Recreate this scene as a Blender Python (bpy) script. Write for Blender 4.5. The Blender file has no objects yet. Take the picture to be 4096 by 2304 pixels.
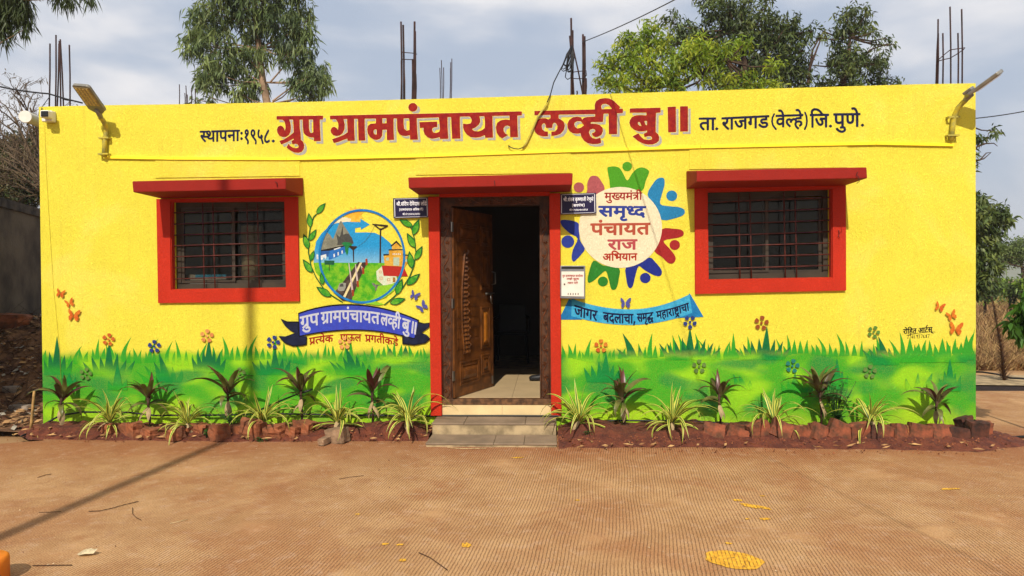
import bpy, math, random, base64, zlib
import numpy as np
from mathutils import Vector, Matrix, Quaternion
R = math.radians
sc = bpy.context.scene
col = sc.collection
# ---------------------------------------------------------------- camera
F = 2800.0                      # focal length in photo pixels (4096 wide)
cam_d = bpy.data.cameras.new('camera'); cam = bpy.data.objects.new('camera', cam_d); col.objects.link(cam)
cam_d.sensor_width = 36; cam_d.lens = 36 * F / 4096; cam_d.clip_end = 6000; cam_d.clip_start = .05
CP = Vector((0, -7.25, 1.55))
cam.matrix_world = Matrix.Translation(CP) @ (Matrix.Rotation(R(2.8), 4, 'Z') @ Matrix.Rotation(R(90 - .58), 4, 'X') @ Matrix.Rotation(R(-.42), 4, 'Z'))
sc.camera = cam
CR = cam.matrix_world.to_3x3()
# ---------------------------------------------------------------- world and sun
SUN_EL, SUN_AZ = 42.0, 4.4      # the sun stands behind the camera, a little to the left
world = bpy.data.worlds.new('World'); sc.world = world; world.use_nodes = True
wn = world.node_tree; wn.nodes.clear()
wo = wn.nodes.new('ShaderNodeOutputWorld'); bg = wn.nodes.new('ShaderNodeBackground')
sky = wn.nodes.new('ShaderNodeTexSky'); sky.sky_type = 'NISHITA'; sky.sun_disc = False
sky.sun_elevation = R(SUN_EL); sky.sun_rotation = R(180 + SUN_AZ); sky.air_density = 1.2; sky.dust_density = 3.0; sky.ozone_density = 1.5
tc = wn.nodes.new('ShaderNodeTexCoord'); mp = wn.nodes.new('ShaderNodeMapping'); mp.inputs['Scale'].default_value = (1.6, 1.6, 3.6)
mp.inputs['Location'].default_value = (3.3, .4, .15)
cn = wn.nodes.new('ShaderNodeTexNoise'); cn.inputs['Scale'].default_value = 1.5; cn.inputs['Detail'].default_value = 5; cn.inputs['Roughness'].default_value = .5
cn.inputs['Distortion'].default_value = .3
cr = wn.nodes.new('ShaderNodeValToRGB'); cr.color_ramp.interpolation = 'EASE'
cr.color_ramp.elements[0].position = .42; cr.color_ramp.elements[0].color = (.0, .0, .0, 1)
cr.color_ramp.elements[1].position = .66; cr.color_ramp.elements[1].color = (1, 1, 1, 1)
hz = wn.nodes.new('ShaderNodeMix'); hz.data_type = 'RGBA'; hz.inputs[0].default_value = .8
hz.inputs[7].default_value = (5.5, 6.4, 8.0, 1)
cm_ = wn.nodes.new('ShaderNodeMix'); cm_.data_type = 'RGBA'; cm_.inputs[7].default_value = (10.2, 10.0, 10.1, 1)
wn.links.new(tc.outputs['Generated'], mp.inputs[0]); wn.links.new(mp.outputs[0], cn.inputs[0]); wn.links.new(cn.outputs[0], cr.inputs[0])
wn.links.new(sky.outputs[0], hz.inputs[6]); wn.links.new(hz.outputs[2], cm_.inputs[6]); wn.links.new(cr.outputs[0], cm_.inputs[0])
wn.links.new(cm_.outputs[2], bg.inputs[0]); bg.inputs[1].default_value = .085
wn.links.new(bg.outputs[0], wo.inputs[0])
sl = bpy.data.lights.new('sun', 'SUN'); sl.energy = 4.8; sl.angle = R(.6); sl.color = (1, .93, .82)
so = bpy.data.objects.new('sun', sl); col.objects.link(so)
sdir = Vector((math.sin(R(SUN_AZ)) * math.cos(R(SUN_EL)), math.cos(R(SUN_AZ)) * math.cos(R(SUN_EL)), -math.sin(R(SUN_EL))))
so.rotation_euler = sdir.to_track_quat('-Z', 'Y').to_euler()
sc.view_settings.view_transform = 'Standard'; sc.view_settings.look = 'None'; sc.view_settings.gamma = 1
sc.view_settings.exposure = 0.12; sc.view_settings.use_curve_mapping = False
sc.cycles.max_bounces = 6; sc.cycles.diffuse_bounces = 3; sc.cycles.transparent_max_bounces = 12
# ---------------------------------------------------------------- helpers
def ray(px, py): return CR @ Vector(((px - 2048) / F, -(py - 1152) / F, -1))
def W(px, py, y=0.0):                      # photo pixel -> point on the plane parallel to the facade
    d = ray(px, py); t = (y - CP.y) / d.y; return CP + d * t
def G(px, py, z=0.0):                      # photo pixel -> point at a height
    d = ray(px, py); t = (z - CP.z) / d.z; return CP + d * t
def WX(px, py, y=0.0): return W(px, py, y).x
def WZ(px, py, y=0.0): return W(px, py, y).z

MATS = {}
def rgb(h):
    h = h.lstrip('#'); v = [int(h[i:i + 2], 16) / 255 for i in (0, 2, 4)]
    return tuple(x / 12.92 if x <= .04045 else ((x + .055) / 1.055) ** 2.4 for x in v)
def N(nt, t, **k):
    n = nt.nodes.new(t)
    for a, b in k.items():
        if a in ('i',):
            for s, v in b.items(): n.inputs[s].default_value = v
        else: setattr(n, a, b)
    return n
def mixc(nt, f, a, b):
    m = N(nt, 'ShaderNodeMix', data_type='RGBA')
    for s, v in ((0, f), (6, a), (7, b)):
        if hasattr(v, 'is_output'): nt.links.new(v, m.inputs[s])
        elif s == 0: m.inputs[0].default_value = v
        else: m.inputs[s].default_value = tuple(v)[:3] + (1,)
    return m.outputs[2]
def noise(nt, co, scale, detail=3, rough=.55, dist=0):
    n = N(nt, 'ShaderNodeTexNoise', i={'Scale': scale, 'Detail': detail, 'Roughness': rough, 'Distortion': dist})
    nt.links.new(co, n.inputs[0]); return n.outputs[0]
def ramp(nt, v, a, b):
    m = N(nt, 'ShaderNodeMapRange', interpolation_type='SMOOTHSTEP', i={'From Min': a, 'From Max': b}); nt.links.new(v, m.inputs[0]); return m.outputs[0]
def math_(nt, op, a, b=0.0, c=0.0):
    m = N(nt, 'ShaderNodeMath', operation=op)
    for i, v in enumerate((a, b, c)):
        if hasattr(v, 'is_output'): nt.links.new(v, m.inputs[i])
        else: m.inputs[i].default_value = v
    return m.outputs[0]
def new_mat(name):
    m = bpy.data.materials.new(name); m.use_nodes = True; nt = m.node_tree
    b = nt.nodes['Principled BSDF']; return m, nt, b
def bump(nt, b, h, strength, dist):
    n = N(nt, 'ShaderNodeBump', i={'Strength': strength, 'Distance': dist}); nt.links.new(h, n.inputs['Height']); nt.links.new(n.outputs[0], b.inputs['Normal']); return n
def mat(name, c, rough=.8, var=.12, vs=8, bs=0, bd=.003, bstr=.6, metal=0, c2=None, spec=.3, detail=4, coord='Object', trans=0):
    """a plain procedural material: base colour with noise variation and optional bump"""
    key = name
    if key in MATS: return MATS[key]
    m, nt, b = new_mat(name)
    t = N(nt, 'ShaderNodeTexCoord'); co = t.outputs[coord]
    c = tuple(c[:3]); c2 = c2 or tuple(max(0, x * (1 - 2 * var)) for x in c)
    f = ramp(nt, noise(nt, co, vs, detail), .3, .72)
    out = mixc(nt, f, c2, tuple(min(1, x * (1 + var * .5)) for x in c))
    nt.links.new(out, b.inputs['Base Color'])
    b.inputs['Roughness'].default_value = rough; b.inputs['Metallic'].default_value = metal
    b.inputs['Specular IOR Level'].default_value = spec
    if bs: bump(nt, b, noise(nt, co, bs, 3), bstr, bd)
    if trans:
        tr = N(nt, 'ShaderNodeBsdfTranslucent'); nt.links.new(out, tr.inputs[0]); mx = N(nt, 'ShaderNodeMixShader', i={0: trans})
        o = [n for n in nt.nodes if n.type == 'OUTPUT_MATERIAL'][0]
        nt.links.new(b.outputs[0], mx.inputs[1]); nt.links.new(tr.outputs[0], mx.inputs[2]); nt.links.new(mx.outputs[0], o.inputs[0])
    MATS[key] = m; return m
def stucco_h(nt, co):
    a = noise(nt, co, 95, 2, .55, 1.6); b_ = noise(nt, co, 190, 2, .5)
    c_ = noise(nt, co, 6, 3)
    return math_(nt, 'ADD', math_(nt, 'ADD', math_(nt, 'MULTIPLY', ramp(nt, a, .42, .62), 1.0), math_(nt, 'MULTIPLY', b_, .35)), math_(nt, 'MULTIPLY', c_, .5))
def paint(name, c, var=.06, kind='flat', c2=None, strength=.8, speck=.26):
    """paint on the rough-cast plaster: the plaster's grain is shared by every painted colour"""
    if name in MATS: return MATS[name]
    m, nt, b = new_mat(name); t = N(nt, 'ShaderNodeTexCoord'); co = t.outputs['Object']
    sp = N(nt, 'ShaderNodeSeparateXYZ'); nt.links.new(co, sp.inputs[0]); z = sp.outputs[2]
    n1 = noise(nt, co, 2.2, 4); n2 = noise(nt, co, 110, 2, .6, 1.0)
    base = mixc(nt, ramp(nt, n1, .3, .7), tuple(x * (1 - var) for x in c), c)
    if c2 is not None and kind == 'flat': base = mixc(nt, ramp(nt, noise(nt, co, 14, 3), .35, .65), c, c2)
    # mild unevenness of an outdoor wall: roller patches, dust near the foot, faint rain runs
    if kind in ('wall', 'flat') and c[0] > .8 and c[2] < .2:
        ms = N(nt, 'ShaderNodeMapping'); ms.inputs['Scale'].default_value = (9, 1, .5); nt.links.new(co, ms.inputs[0])
        base = mixc(nt, math_(nt, 'MULTIPLY', ramp(nt, noise(nt, ms.outputs[0], 1.6, 4, .6), .54, .74), .22), base, (.62, .46, .05))
        base = mixc(nt, math_(nt, 'MULTIPLY', ramp(nt, noise(nt, co, 1.1, 5, .6, .5), .5, .7), .25), base, (.98, .84, .22))
    yellow = base
    def greens():
        g1, g2, g3 = rgb('#35a81c'), rgb('#93d41a'), rgb('#078c36')
        mpp = N(nt, 'ShaderNodeMapping'); mpp.inputs['Scale'].default_value = (1.5, 1, 2.2); nt.links.new(co, mpp.inputs[0]); cc = mpp.outputs[0]
        g = mixc(nt, ramp(nt, noise(nt, cc, 1.5, 1, .4, .2), .44, .64), g1, g2)
        mp2 = N(nt, 'ShaderNodeMapping'); mp2.inputs['Scale'].default_value = (1.5, 1, 2.8); mp2.inputs['Location'].default_value = (4.7, 2, 1); nt.links.new(co, mp2.inputs[0])
        g = mixc(nt, math_(nt, 'MULTIPLY', ramp(nt, noise(nt, mp2.outputs[0], 1.5, 1, .4, .3), .47, .63), .9), g, g3)
        # fresh yellow-green overspray towards the foot of the wall and round the blades' top
        g = mixc(nt, math_(nt, 'MULTIPLY', ramp(nt, math_(nt, 'ADD', z, math_(nt, 'MULTIPLY', noise(nt, co, 2.3, 2), -.5)), .07, -.2), .7), g, rgb('#b4dd1e'))
        return g
    if kind == 'wall':
        zz = math_(nt, 'ADD', z, math_(nt, 'MULTIPLY', math_(nt, 'SUBTRACT', noise(nt, co, 2.4, 2), .5), .16))
        base = mixc(nt, ramp(nt, zz, .86, .76), base, greens())
    elif kind == 'blade':
        zz = math_(nt, 'ADD', z, math_(nt, 'MULTIPLY', math_(nt, 'SUBTRACT', noise(nt, co, 5, 2), .5), .05))
        z1 = math_(nt, 'ADD', z, math_(nt, 'MULTIPLY', math_(nt, 'SUBTRACT', noise(nt, co, 2.4, 2), .5), .16))
        under = mixc(nt, ramp(nt, z1, .86, .76), (.88, .76, .06), greens())
        base = mixc(nt, ramp(nt, zz, c2[0], c2[1]), under, base)
    elif kind == 'vgrad':   # sprayed from one colour to another going up
        base = mixc(nt, ramp(nt, z, c2[0], c2[1]), c, c2[2])
    base = mixc(nt, math_(nt, 'MULTIPLY', ramp(nt, n2, .6, .36), speck), base, tuple(x * .45 for x in c[:3]) if kind != 'vgrad' else (.1, .1, .05))
    nt.links.new(base, b.inputs['Base Color']); b.inputs['Roughness'].default_value = .72; b.inputs['Specular IOR Level'].default_value = .25
    bump(nt, b, stucco_h(nt, co), strength, .0045)
    MATS[name] = m; return m

def link(o, parent=None):
    col.objects.link(o)
    if parent is not None: o.parent = parent
    return o
def thing(name, label, cat, loc=(0, 0, 0), group=None):
    o = bpy.data.objects.new(name, None); o.empty_display_size = .1; o.location = loc; col.objects.link(o)
    o['label'] = label; o['category'] = cat
    if group: o['group'] = group
    return o
def tag(o, label=None, cat=None, group=None, kind=None):
    for k, v in (('label', label), ('category', cat), ('group', group), ('kind', kind)):
        if v: o[k] = v
    return o
class MB:
    """collects geometry and links it as one mesh object"""
    def __init__(s): s.v = []; s.f = []; s.mi = []; s.cur = 0; s.sm = []
    def add(s, vs, fs, smooth=False):
        n = len(s.v); s.v += [tuple(v) for v in vs]; s.f += [tuple(i + n for i in f) for f in fs]; s.mi += [s.cur] * len(fs); s.sm += [smooth] * len(fs); return s
    def poly(s, pts): return s.add(pts, [tuple(range(len(pts)))])
    def hexa(s, a, b):   # two quads (lists of 4 points) joined to a solid
        return s.add(list(a) + list(b), [(0, 1, 2, 3), (7, 6, 5, 4), (0, 4, 5, 1), (1, 5, 6, 2), (2, 6, 7, 3), (3, 7, 4, 0)])
    def box(s, x0, x1, y0, y1, z0, z1):
        return s.hexa([(x0, y0, z0), (x1, y0, z0), (x1, y0, z1), (x0, y0, z1)], [(x0, y1, z0), (x1, y1, z0), (x1, y1, z1), (x0, y1, z1)])
    def extr(s, pts, d):  # polygon points extruded by vector d
        n = len(pts); p2 = [Vector(p) + Vector(d) for p in pts]
        return s.add(list(pts) + p2, [tuple(range(n)), tuple(range(2 * n - 1, n - 1, -1))] + [(i, i + n, (i + 1) % n + n, (i + 1) % n) for i in range(n)])
    def tube(s, pts, r, n=6, caps=True, smooth=True):
        pts = [Vector(p) for p in pts]; m = len(pts); rs = r if isinstance(r, (list, tuple)) else [r] * m
        vs = []; prev = None
        for i, p in enumerate(pts):
            t = (pts[min(i + 1, m - 1)] - pts[max(i - 1, 0)])
            if t.length < 1e-9: t = Vector((0, 0, 1))
            t.normalize()
            u = t.orthogonal().normalized() if prev is None else (prev - t * prev.dot(t)).normalized()
            prev = u; w = t.cross(u)
            for k in range(n):
                a = 2 * math.pi * k / n; vs.append(p + (u * math.cos(a) + w * math.sin(a)) * rs[i])
        fs = [(i * n + k, i * n + (k + 1) % n, (i + 1) * n + (k + 1) % n, (i + 1) * n + k) for i in range(m - 1) for k in range(n)]
        if caps: fs += [tuple(range(n - 1, -1, -1)), tuple(range((m - 1) * n, m * n))]
        return s.add(vs, fs, smooth)
    def build(s, name, m, parent=None, loc=None):
        me = bpy.data.meshes.new(name); me.from_pydata(s.v, [], s.f)
        for q in (m if isinstance(m, (list, tuple)) else [m]): me.materials.append(q)
        if len(me.materials) > 1: me.polygons.foreach_set('material_index', s.mi)
        me.polygons.foreach_set('use_smooth', s.sm); me.update()
        o = bpy.data.objects.new(name, me); link(o, parent)
        if loc is not None: o.location = loc
        return o
def bevel(o, w=.006, seg=2):
    md = o.modifiers.new('bevel', 'BEVEL'); md.width = w; md.segments = seg; md.limit_method = 'ANGLE'; return o
def noise_rand(seed): return random.Random(seed)
ZL = [0]
def lay(step=.00012, reset=None):          # each coat of paint lies a hair above the one below
    if reset is not None: ZL[0] = reset
    ZL[0] += 1; return -.0012 - ZL[0] * step
def flat(name, contours, m, parent, y, mapf=W):
    """flat painted shape with holes: contours in photo pixels on the plane y"""
    cu = bpy.data.curves.new(name, 'CURVE'); cu.dimensions = '2D'; cu.fill_mode = 'BOTH'
    for c in contours:
        sp = cu.splines.new('POLY'); sp.points.add(len(c) - 1); sp.use_cyclic_u = True
        co = []
        for p in c:
            w = mapf(p[0], p[1], y); co += [w.x, w.z, 0, 1]
        sp.points.foreach_set('co', co)
    tmp = bpy.data.objects.new('tmp', cu); me0 = bpy.data.meshes.new_from_object(tmp)
    bpy.data.objects.remove(tmp); bpy.data.curves.remove(cu)
    n = len(me0.vertices); a = np.empty(n * 3, np.float32); me0.vertices.foreach_get('co', a); a = a.reshape(-1, 3)
    vs = np.c_[a[:, 0], np.full(n, y), a[:, 1]]; fs = [tuple(p.vertices) for p in me0.polygons]
    bpy.data.meshes.remove(me0)
    me = bpy.data.meshes.new(name); me.from_pydata(vs.tolist(), [], fs); me.materials.append(m); me.update()
    return link(bpy.data.objects.new(name, me), parent)
def cv(o, s, pts): return [(o[0] + p[0] * s, o[1] + p[1] * s) for p in pts]   # crop pixels -> photo pixels
# lettering outlines: per contour a start point, then steps, all in quarter photo pixels
A = {}
A["title0"] = [[5169,1851,0,60,-4,2,-43,0,-5,6,4,140,12,193,-2,6,-109,1,-3,-6,4,-38,-2,-12,-64,-5,-64,-30,-31,-36,-6,-11,-9,-80,-4,-124,-5,-3,-37,0,-4,1,-2,5,2,127,13,86,5,100,3,6,33,29,18,57,-7,56,-28,43,-8,6,-48,17,-69,-7,-70,-34,-53,-43,1,-8,25,-50,6,-6,4,3,18,29,43,28,50,11,40,-9,6,-24,-22,-30,-30,-6,-44,10,-5,-2,-16,-50,5,-6,30,-18,2,-7,-2,-8,-4,0,-70,39,-53,27,-67,25,-6,-2,-26,-50,1,-6,70,-22,108,-72,47,-42,2,-12,-10,-186,-6,-5,-49,0,-4,2,19,63,6,66,-6,63,-26,52,-8,7,-37,24,-52,4,-49,-17,-7,-5,-32,-48,-8,-54,17,-43,28,-16,11,-4,37,15,23,34,8,26,4,5,9,-33,1,-12,-3,-47,-12,-47,-4,-6,-31,-27,-91,-2,-2,-5,0,-45,2,-5,7,-2,685,-8,46,0],[4947,1913,-3,6,1,121,11,65,4,7,15,15,22,-1,6,-5,8,-10,2,-7,-5,-187,-6,-4]]
A["tgap0"] = [[5175,1847,0,68,-5,3,-44,0,-3,3,4,136,12,191,-4,16,-118,0,-4,-5,3,-51,-62,-5,-65,-30,-38,-49,-10,-79,-3,-124,-35,-2,-3,4,3,122,13,86,4,101,37,33,18,58,-6,58,-31,49,-57,23,-75,-7,-69,-35,-57,-46,-1,-8,8,-16,25,-48,6,-3,5,3,22,34,41,27,44,9,39,-7,4,-17,-19,-27,-27,-6,-46,12,-9,-3,-16,-59,34,-24,1,-4,-121,64,-68,26,-10,-3,-28,-56,1,-10,72,-22,45,-30,-59,4,-54,-20,-37,-53,-8,-59,19,-45,40,-22,43,15,32,51,5,-19,-3,-50,-13,-50,-30,-28,-96,-2,-1,-60,3,-6,691,-10,56,0],[4951,1918,0,121,11,65,16,18,17,-1,13,-18,-6,-183],[4639,1920,-2,3,17,53,6,75,-6,60,-27,56,28,-20,38,-36,-9,-190]]
A["tsh0"] = [[5212,1888,0,62,-49,1,-4,3,3,116,12,227,-111,0,1,-56,-65,-5,-63,-29,-32,-36,-6,-12,-9,-78,-3,-127,-46,-2,-3,3,2,131,14,85,4,102,36,33,18,57,-6,56,-28,43,-57,23,-69,-7,-70,-34,-54,-45,33,-63,21,33,44,28,50,11,40,-9,6,-24,-22,-30,-31,-6,-48,10,-16,-54,35,-22,1,-16,-128,67,-67,25,-6,-1,-27,-57,72,-22,108,-72,48,-42,-9,-200,-3,-3,-57,2,20,63,6,69,-6,60,-27,53,-44,30,-53,4,-54,-20,-33,-50,-8,-54,17,-43,39,-20,36,14,24,35,12,34,10,-38,0,-13,-3,-44,-12,-48,-35,-32,-92,-1,1,-57],[4988,1951,-1,128,11,66,19,20,23,-1,15,-21,-5,-190]]
A["title1"] = [[6533,1721,4,-28,15,-24,25,-17,26,-6,28,4,22,13,12,13,7,11,5,14,2,15,-6,28,-17,24,-21,14,-24,5,-14,0,-17,-4,-25,-16,-14,-18],[8350,1788,-1,58,-65,3,-6,4,3,188,7,150,-1,3,-4,1,-115,0,-5,-2,-2,-18,-2,-147,-4,-5,-35,-14,-37,8,-23,32,-3,7,3,36,4,11,24,36,37,18,3,3,-3,4,-42,23,-42,27,-5,1,-47,-26,-43,-68,-13,-86,22,-68,50,-39,7,-3,80,-14,63,7,-4,-61,-2,-4,-4,-2,-228,4,-67,4,25,0,4,2,2,6,1,130,7,199,-2,5,-11,2,-111,3,-3,-5,-3,-34,-3,-3,-75,30,-70,9,-79,-6,-64,-44,-43,-61,-16,-55,0,-56,2,-3,4,-1,54,8,55,-11,6,-3,17,-30,-5,-40,-24,-32,-9,-4,-121,1,-25,2,-4,2,0,135,8,195,0,16,-6,3,-122,2,-6,-4,-16,-338,-2,-5,-4,-1,-46,1,-4,5,1,153,11,183,-3,5,-13,2,-116,2,-3,-4,-2,-23,-3,-2,-58,17,-64,10,-67,-22,-51,-51,-17,-53,1,-49,-12,-2,-45,3,-4,-3,-6,-88,3,-4,278,-9,4,5,4,82,-6,3,-37,1,-31,14,-4,6,-6,30,17,30,7,5,38,7,47,-17,5,-6,9,-36,-16,-184,-6,-5,-343,12,-5,2,7,196,13,140,-1,4,-3,2,-120,1,-3,-4,-2,-52,-3,-16,-57,14,-50,-3,-14,-4,-42,-19,-33,-56,-7,-64,-2,-115,-1,-18,-5,-3,-41,-1,-6,5,1,208,7,113,0,15,-5,3,-62,3,-49,-1,-1,-160,-5,-5,-57,-1,-5,2,-3,11,-3,83,-31,46,-5,5,-52,17,-48,-5,-59,-39,-37,-58,-10,-72,10,-46,4,-6,41,-33,83,-8,2,-5,-1,-63,-5,-6,-167,1,-5,3,1,169,9,174,-3,5,-102,0,-5,-3,-10,-339,-3,-5,-50,-1,-4,2,-2,4,3,160,7,169,0,12,-3,4,-111,1,-4,-5,0,-26,-4,-4,-59,20,-80,33,-73,18,-5,-5,-22,-53,0,-5,4,-3,95,-32,88,-35,58,-41,-7,-191,-1,-16,-3,-4,-35,0,-16,3,18,89,-5,72,-28,63,-40,32,-9,4,-50,11,-54,-15,-32,-37,-11,-42,2,-8,20,-36,35,-14,39,18,19,28,4,1,8,-53,-6,-56,-36,-56,-88,0,-5,-2,-2,-51,1,-4,5,-2,512,-13,1588,-32,916,-24,44,0,4,2],[7747,1860,-71,1,-5,2,11,37,2,49,-22,44,-7,8,-50,42,-50,21,2,5,26,23,8,3,60,8,58,-19,46,-37,4,-74,-8,-100],[6184,1971,-1,-66,-2,-10,-5,-2,-56,1,-2,5,1,72,5,2],[6462,1895,-3,5,0,80,9,79,37,31,43,-11,3,-7,0,-108,-7,-68,-5,-3],[6024,2152,2,-4,0,-73,-6,-4,-25,1,-17,19,1,32,17,26]]
A["tgap1"] = [[6527,1727,2,-26,9,-24,22,-23,29,-12,26,-1,30,9,26,23,12,27,0,33,-7,19,-20,24,-32,15,-29,2,-18,-5,-17,-9,-23,-24],[8355,1785,0,66,-68,3,-4,3,3,184,8,151,-5,9,-131,-2,-3,-19,-1,-149,-33,-15,-36,6,-21,32,-1,15,3,26,26,40,42,20,3,6,-5,6,-47,25,-42,28,-10,0,-48,-27,-45,-69,-13,-89,23,-72,59,-43,86,-15,54,7,-3,-52,-3,-3,-256,6,0,134,8,204,-3,6,-13,2,-118,2,-4,-4,-5,-35,-67,27,-68,10,-89,-7,-65,-45,-43,-62,-17,-55,0,-65,6,-5,58,9,58,-12,17,-27,-5,-37,-29,-33,-120,1,-24,4,2,181,7,139,0,25,-5,5,-135,1,-5,-3,-15,-323,-2,-20,-3,-2,-39,1,-3,4,1,149,11,188,-3,6,-14,1,-124,3,-4,-5,-4,-23,-53,16,-69,9,-66,-21,-53,-54,-18,-53,2,-48,-56,3,-5,-3,-6,-92,3,-11,288,-10,5,6,3,92,-5,3,-40,1,-30,13,-8,30,16,29,7,3,33,7,43,-16,13,-38,-15,-171,-2,-10,-3,-2,-340,13,8,190,13,141,-1,8,-4,4,-129,1,-5,-5,-4,-66,-51,12,-53,-2,-58,-24,-35,-58,-7,-63,-1,-117,-2,-16,-3,-2,-34,0,-4,3,2,204,6,108,0,24,-4,5,-122,2,-2,-163,-3,-3,-53,1,-5,93,-38,52,-53,18,-55,-6,-61,-42,-37,-57,-11,-75,12,-50,48,-41,81,-7,-1,-60,-3,-4,-163,4,1,164,9,173,0,8,-4,3,-111,0,-5,-3,-12,-344,-43,-1,-3,4,9,321,0,23,-3,4,-120,0,-5,-4,0,-26,-3,-3,-52,18,-80,34,-79,19,-5,-4,-25,-58,-1,-10,4,-5,99,-33,88,-35,56,-40,-7,-185,-4,-17,-29,0,-11,3,17,82,-4,78,-29,62,-46,38,-59,12,-56,-15,-35,-41,-11,-41,2,-12,24,-42,35,-13,8,0,36,19,16,21,7,-40,-6,-53,-35,-55,-94,-1,-2,-61,4,-6,514,-14,1593,-32,964,-25,5,3],[7743,1865,-64,2,8,30,3,54,-24,48,-8,8,-50,41,-44,18,24,22,61,10,58,-19,43,-35,4,-69],[6124,1899,0,67,54,1,-2,-68],[6467,1900,-2,79,8,77,34,28,37,-10,2,-110,-7,-64],[6019,2147,1,-68,-21,-2,-15,15,0,28,16,24]]
A["tsh1"] = [[6575,1761,4,-30,14,-24,26,-17,24,-6,26,3,25,13,20,25,7,28,-5,29,-18,25,-21,13,-23,5,-32,-4,-25,-16,-13,-16],[8392,1826,0,59,-69,2,-3,3,3,192,7,148,-3,3,-122,-1,-4,-167,-39,-18,-37,7,-26,39,3,38,16,28,12,19,40,18,-1,5,-91,52,-47,-26,-44,-68,-12,-85,22,-69,57,-42,83,-14,61,8,-5,-64,-4,-4,-301,6,2,4,29,0,4,3,8,336,-13,3,-112,3,-7,-43,-76,31,-68,9,-82,-6,-63,-44,-43,-61,-16,-55,0,-58,7,-2,53,8,60,-13,18,-31,-5,-41,-24,-31,-7,-4,-126,1,-27,3,3,190,6,138,0,19,-3,3,-131,0,-15,-322,-2,-22,-3,-2,-49,1,-3,3,1,158,11,182,-2,3,-12,2,-119,2,-5,-30,-60,18,-63,10,-68,-22,-51,-51,-18,-53,2,-50,-61,1,-4,-94,281,-9,6,89,-43,1,-32,15,-9,36,21,34,43,8,46,-17,13,-45,-16,-182,-3,-4,-351,14,7,198,14,141,-4,3,-122,1,-6,-73,-58,15,-50,-3,-56,-23,-34,-56,-6,-63,-2,-117,-1,-19,-3,-2,-46,0,-3,4,1,212,7,108,0,17,-3,3,-114,3,0,-163,-4,-4,-64,2,-5,95,-35,50,-53,17,-49,-5,-58,-39,-38,-58,-10,-72,11,-48,45,-37,84,-8,0,-71,-4,-3,-173,3,1,172,7,177,-108,-2,-12,-346,-51,0,-6,5,10,328,-2,19,-114,0,-2,-33,-3,-3,-60,20,-80,34,-75,19,-25,-59,1,-7,98,-33,88,-34,58,-42,-7,-192,-3,-19,-38,0,-16,3,20,89,-4,72,-29,63,-40,32,-59,15,-54,-15,-33,-37,-11,-42,23,-45,37,-14,37,19,23,32,8,-58,-5,-54,-37,-57,-93,0,-2,-55,3,-3,512,-13,1594,-32,910,-24,50,0],[7791,1898,-78,1,11,39,2,48,-29,54,-50,41,-52,21,31,29,65,11,60,-20,46,-36,4,-76],[6161,1931,0,79,66,0,-4,-78],[6503,1932,-2,87,9,78,37,31,44,-11,2,-118,-7,-66],[6067,2191,1,-80,-33,-1,-15,19,0,32,18,26]]
A["title2"] = [[9967,1742,1,36,-4,29,-10,3,-78,3,-4,4,2,325,-2,6,-125,0,-5,-2,-6,-322,-3,-6,-55,1,-20,3,-9,123,-2,5,-11,2,-156,2,-26,3,-1,16,3,6,79,2,61,17,46,46,6,54,-24,59,-10,8,-47,25,-40,5,-11,-1,-29,-22,-19,-32,0,-4,3,-3,35,-12,17,-20,1,-8,-5,-16,-4,-5,-29,-10,-40,11,-4,4,-19,37,1,7,20,52,37,36,62,12,59,-19,6,2,13,78,-5,4,-49,18,-88,3,-75,-15,-57,-38,-9,-10,-37,-54,-14,-59,-55,9,-64,-6,-54,-32,-34,-57,-2,-65,28,-58,6,-8,56,-39,70,-10,58,12,6,4,9,29,4,4,24,-27,52,-15,127,-8,3,-6,0,-26,-5,-6,-558,9,-17,2,-3,5,0,50,46,26,35,29,6,14,13,47,-14,70,-45,54,-11,10,-70,26,-71,7,-4,-1,-2,-4,0,-61,7,-3,50,-4,37,-37,3,-41,-1,-11,-20,-39,-27,-10,-7,2,-21,26,-4,50,-4,5,-96,1,-3,-4,-7,-45,-18,-24,-7,-1,-19,9,-8,10,-9,25,11,50,33,32,52,5,4,2,1,70,-3,5,-86,2,-69,-23,-14,-10,-35,-38,-3,-7,-10,-72,19,-76,4,-7,47,-46,64,-16,53,4,35,18,5,0,31,-19,0,-47,0,-4,-4,-2,-248,4,-4,-6,0,-56,5,-6,957,-25,4,-2,1,-4,-2,-68,22,-56,56,-38,87,-14,72,8,64,32,106,102,1,6,-12,18,0,5,51,0],[9786,1740,-4,-12,-40,-46,-48,-21,-51,5,-25,28,8,47,4,6,150,-4],[9341,2004,-23,-27,-22,-32,-6,-3,-59,-2,-37,26,-6,23,14,40,37,27,56,-15,43,-33]]
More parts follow.
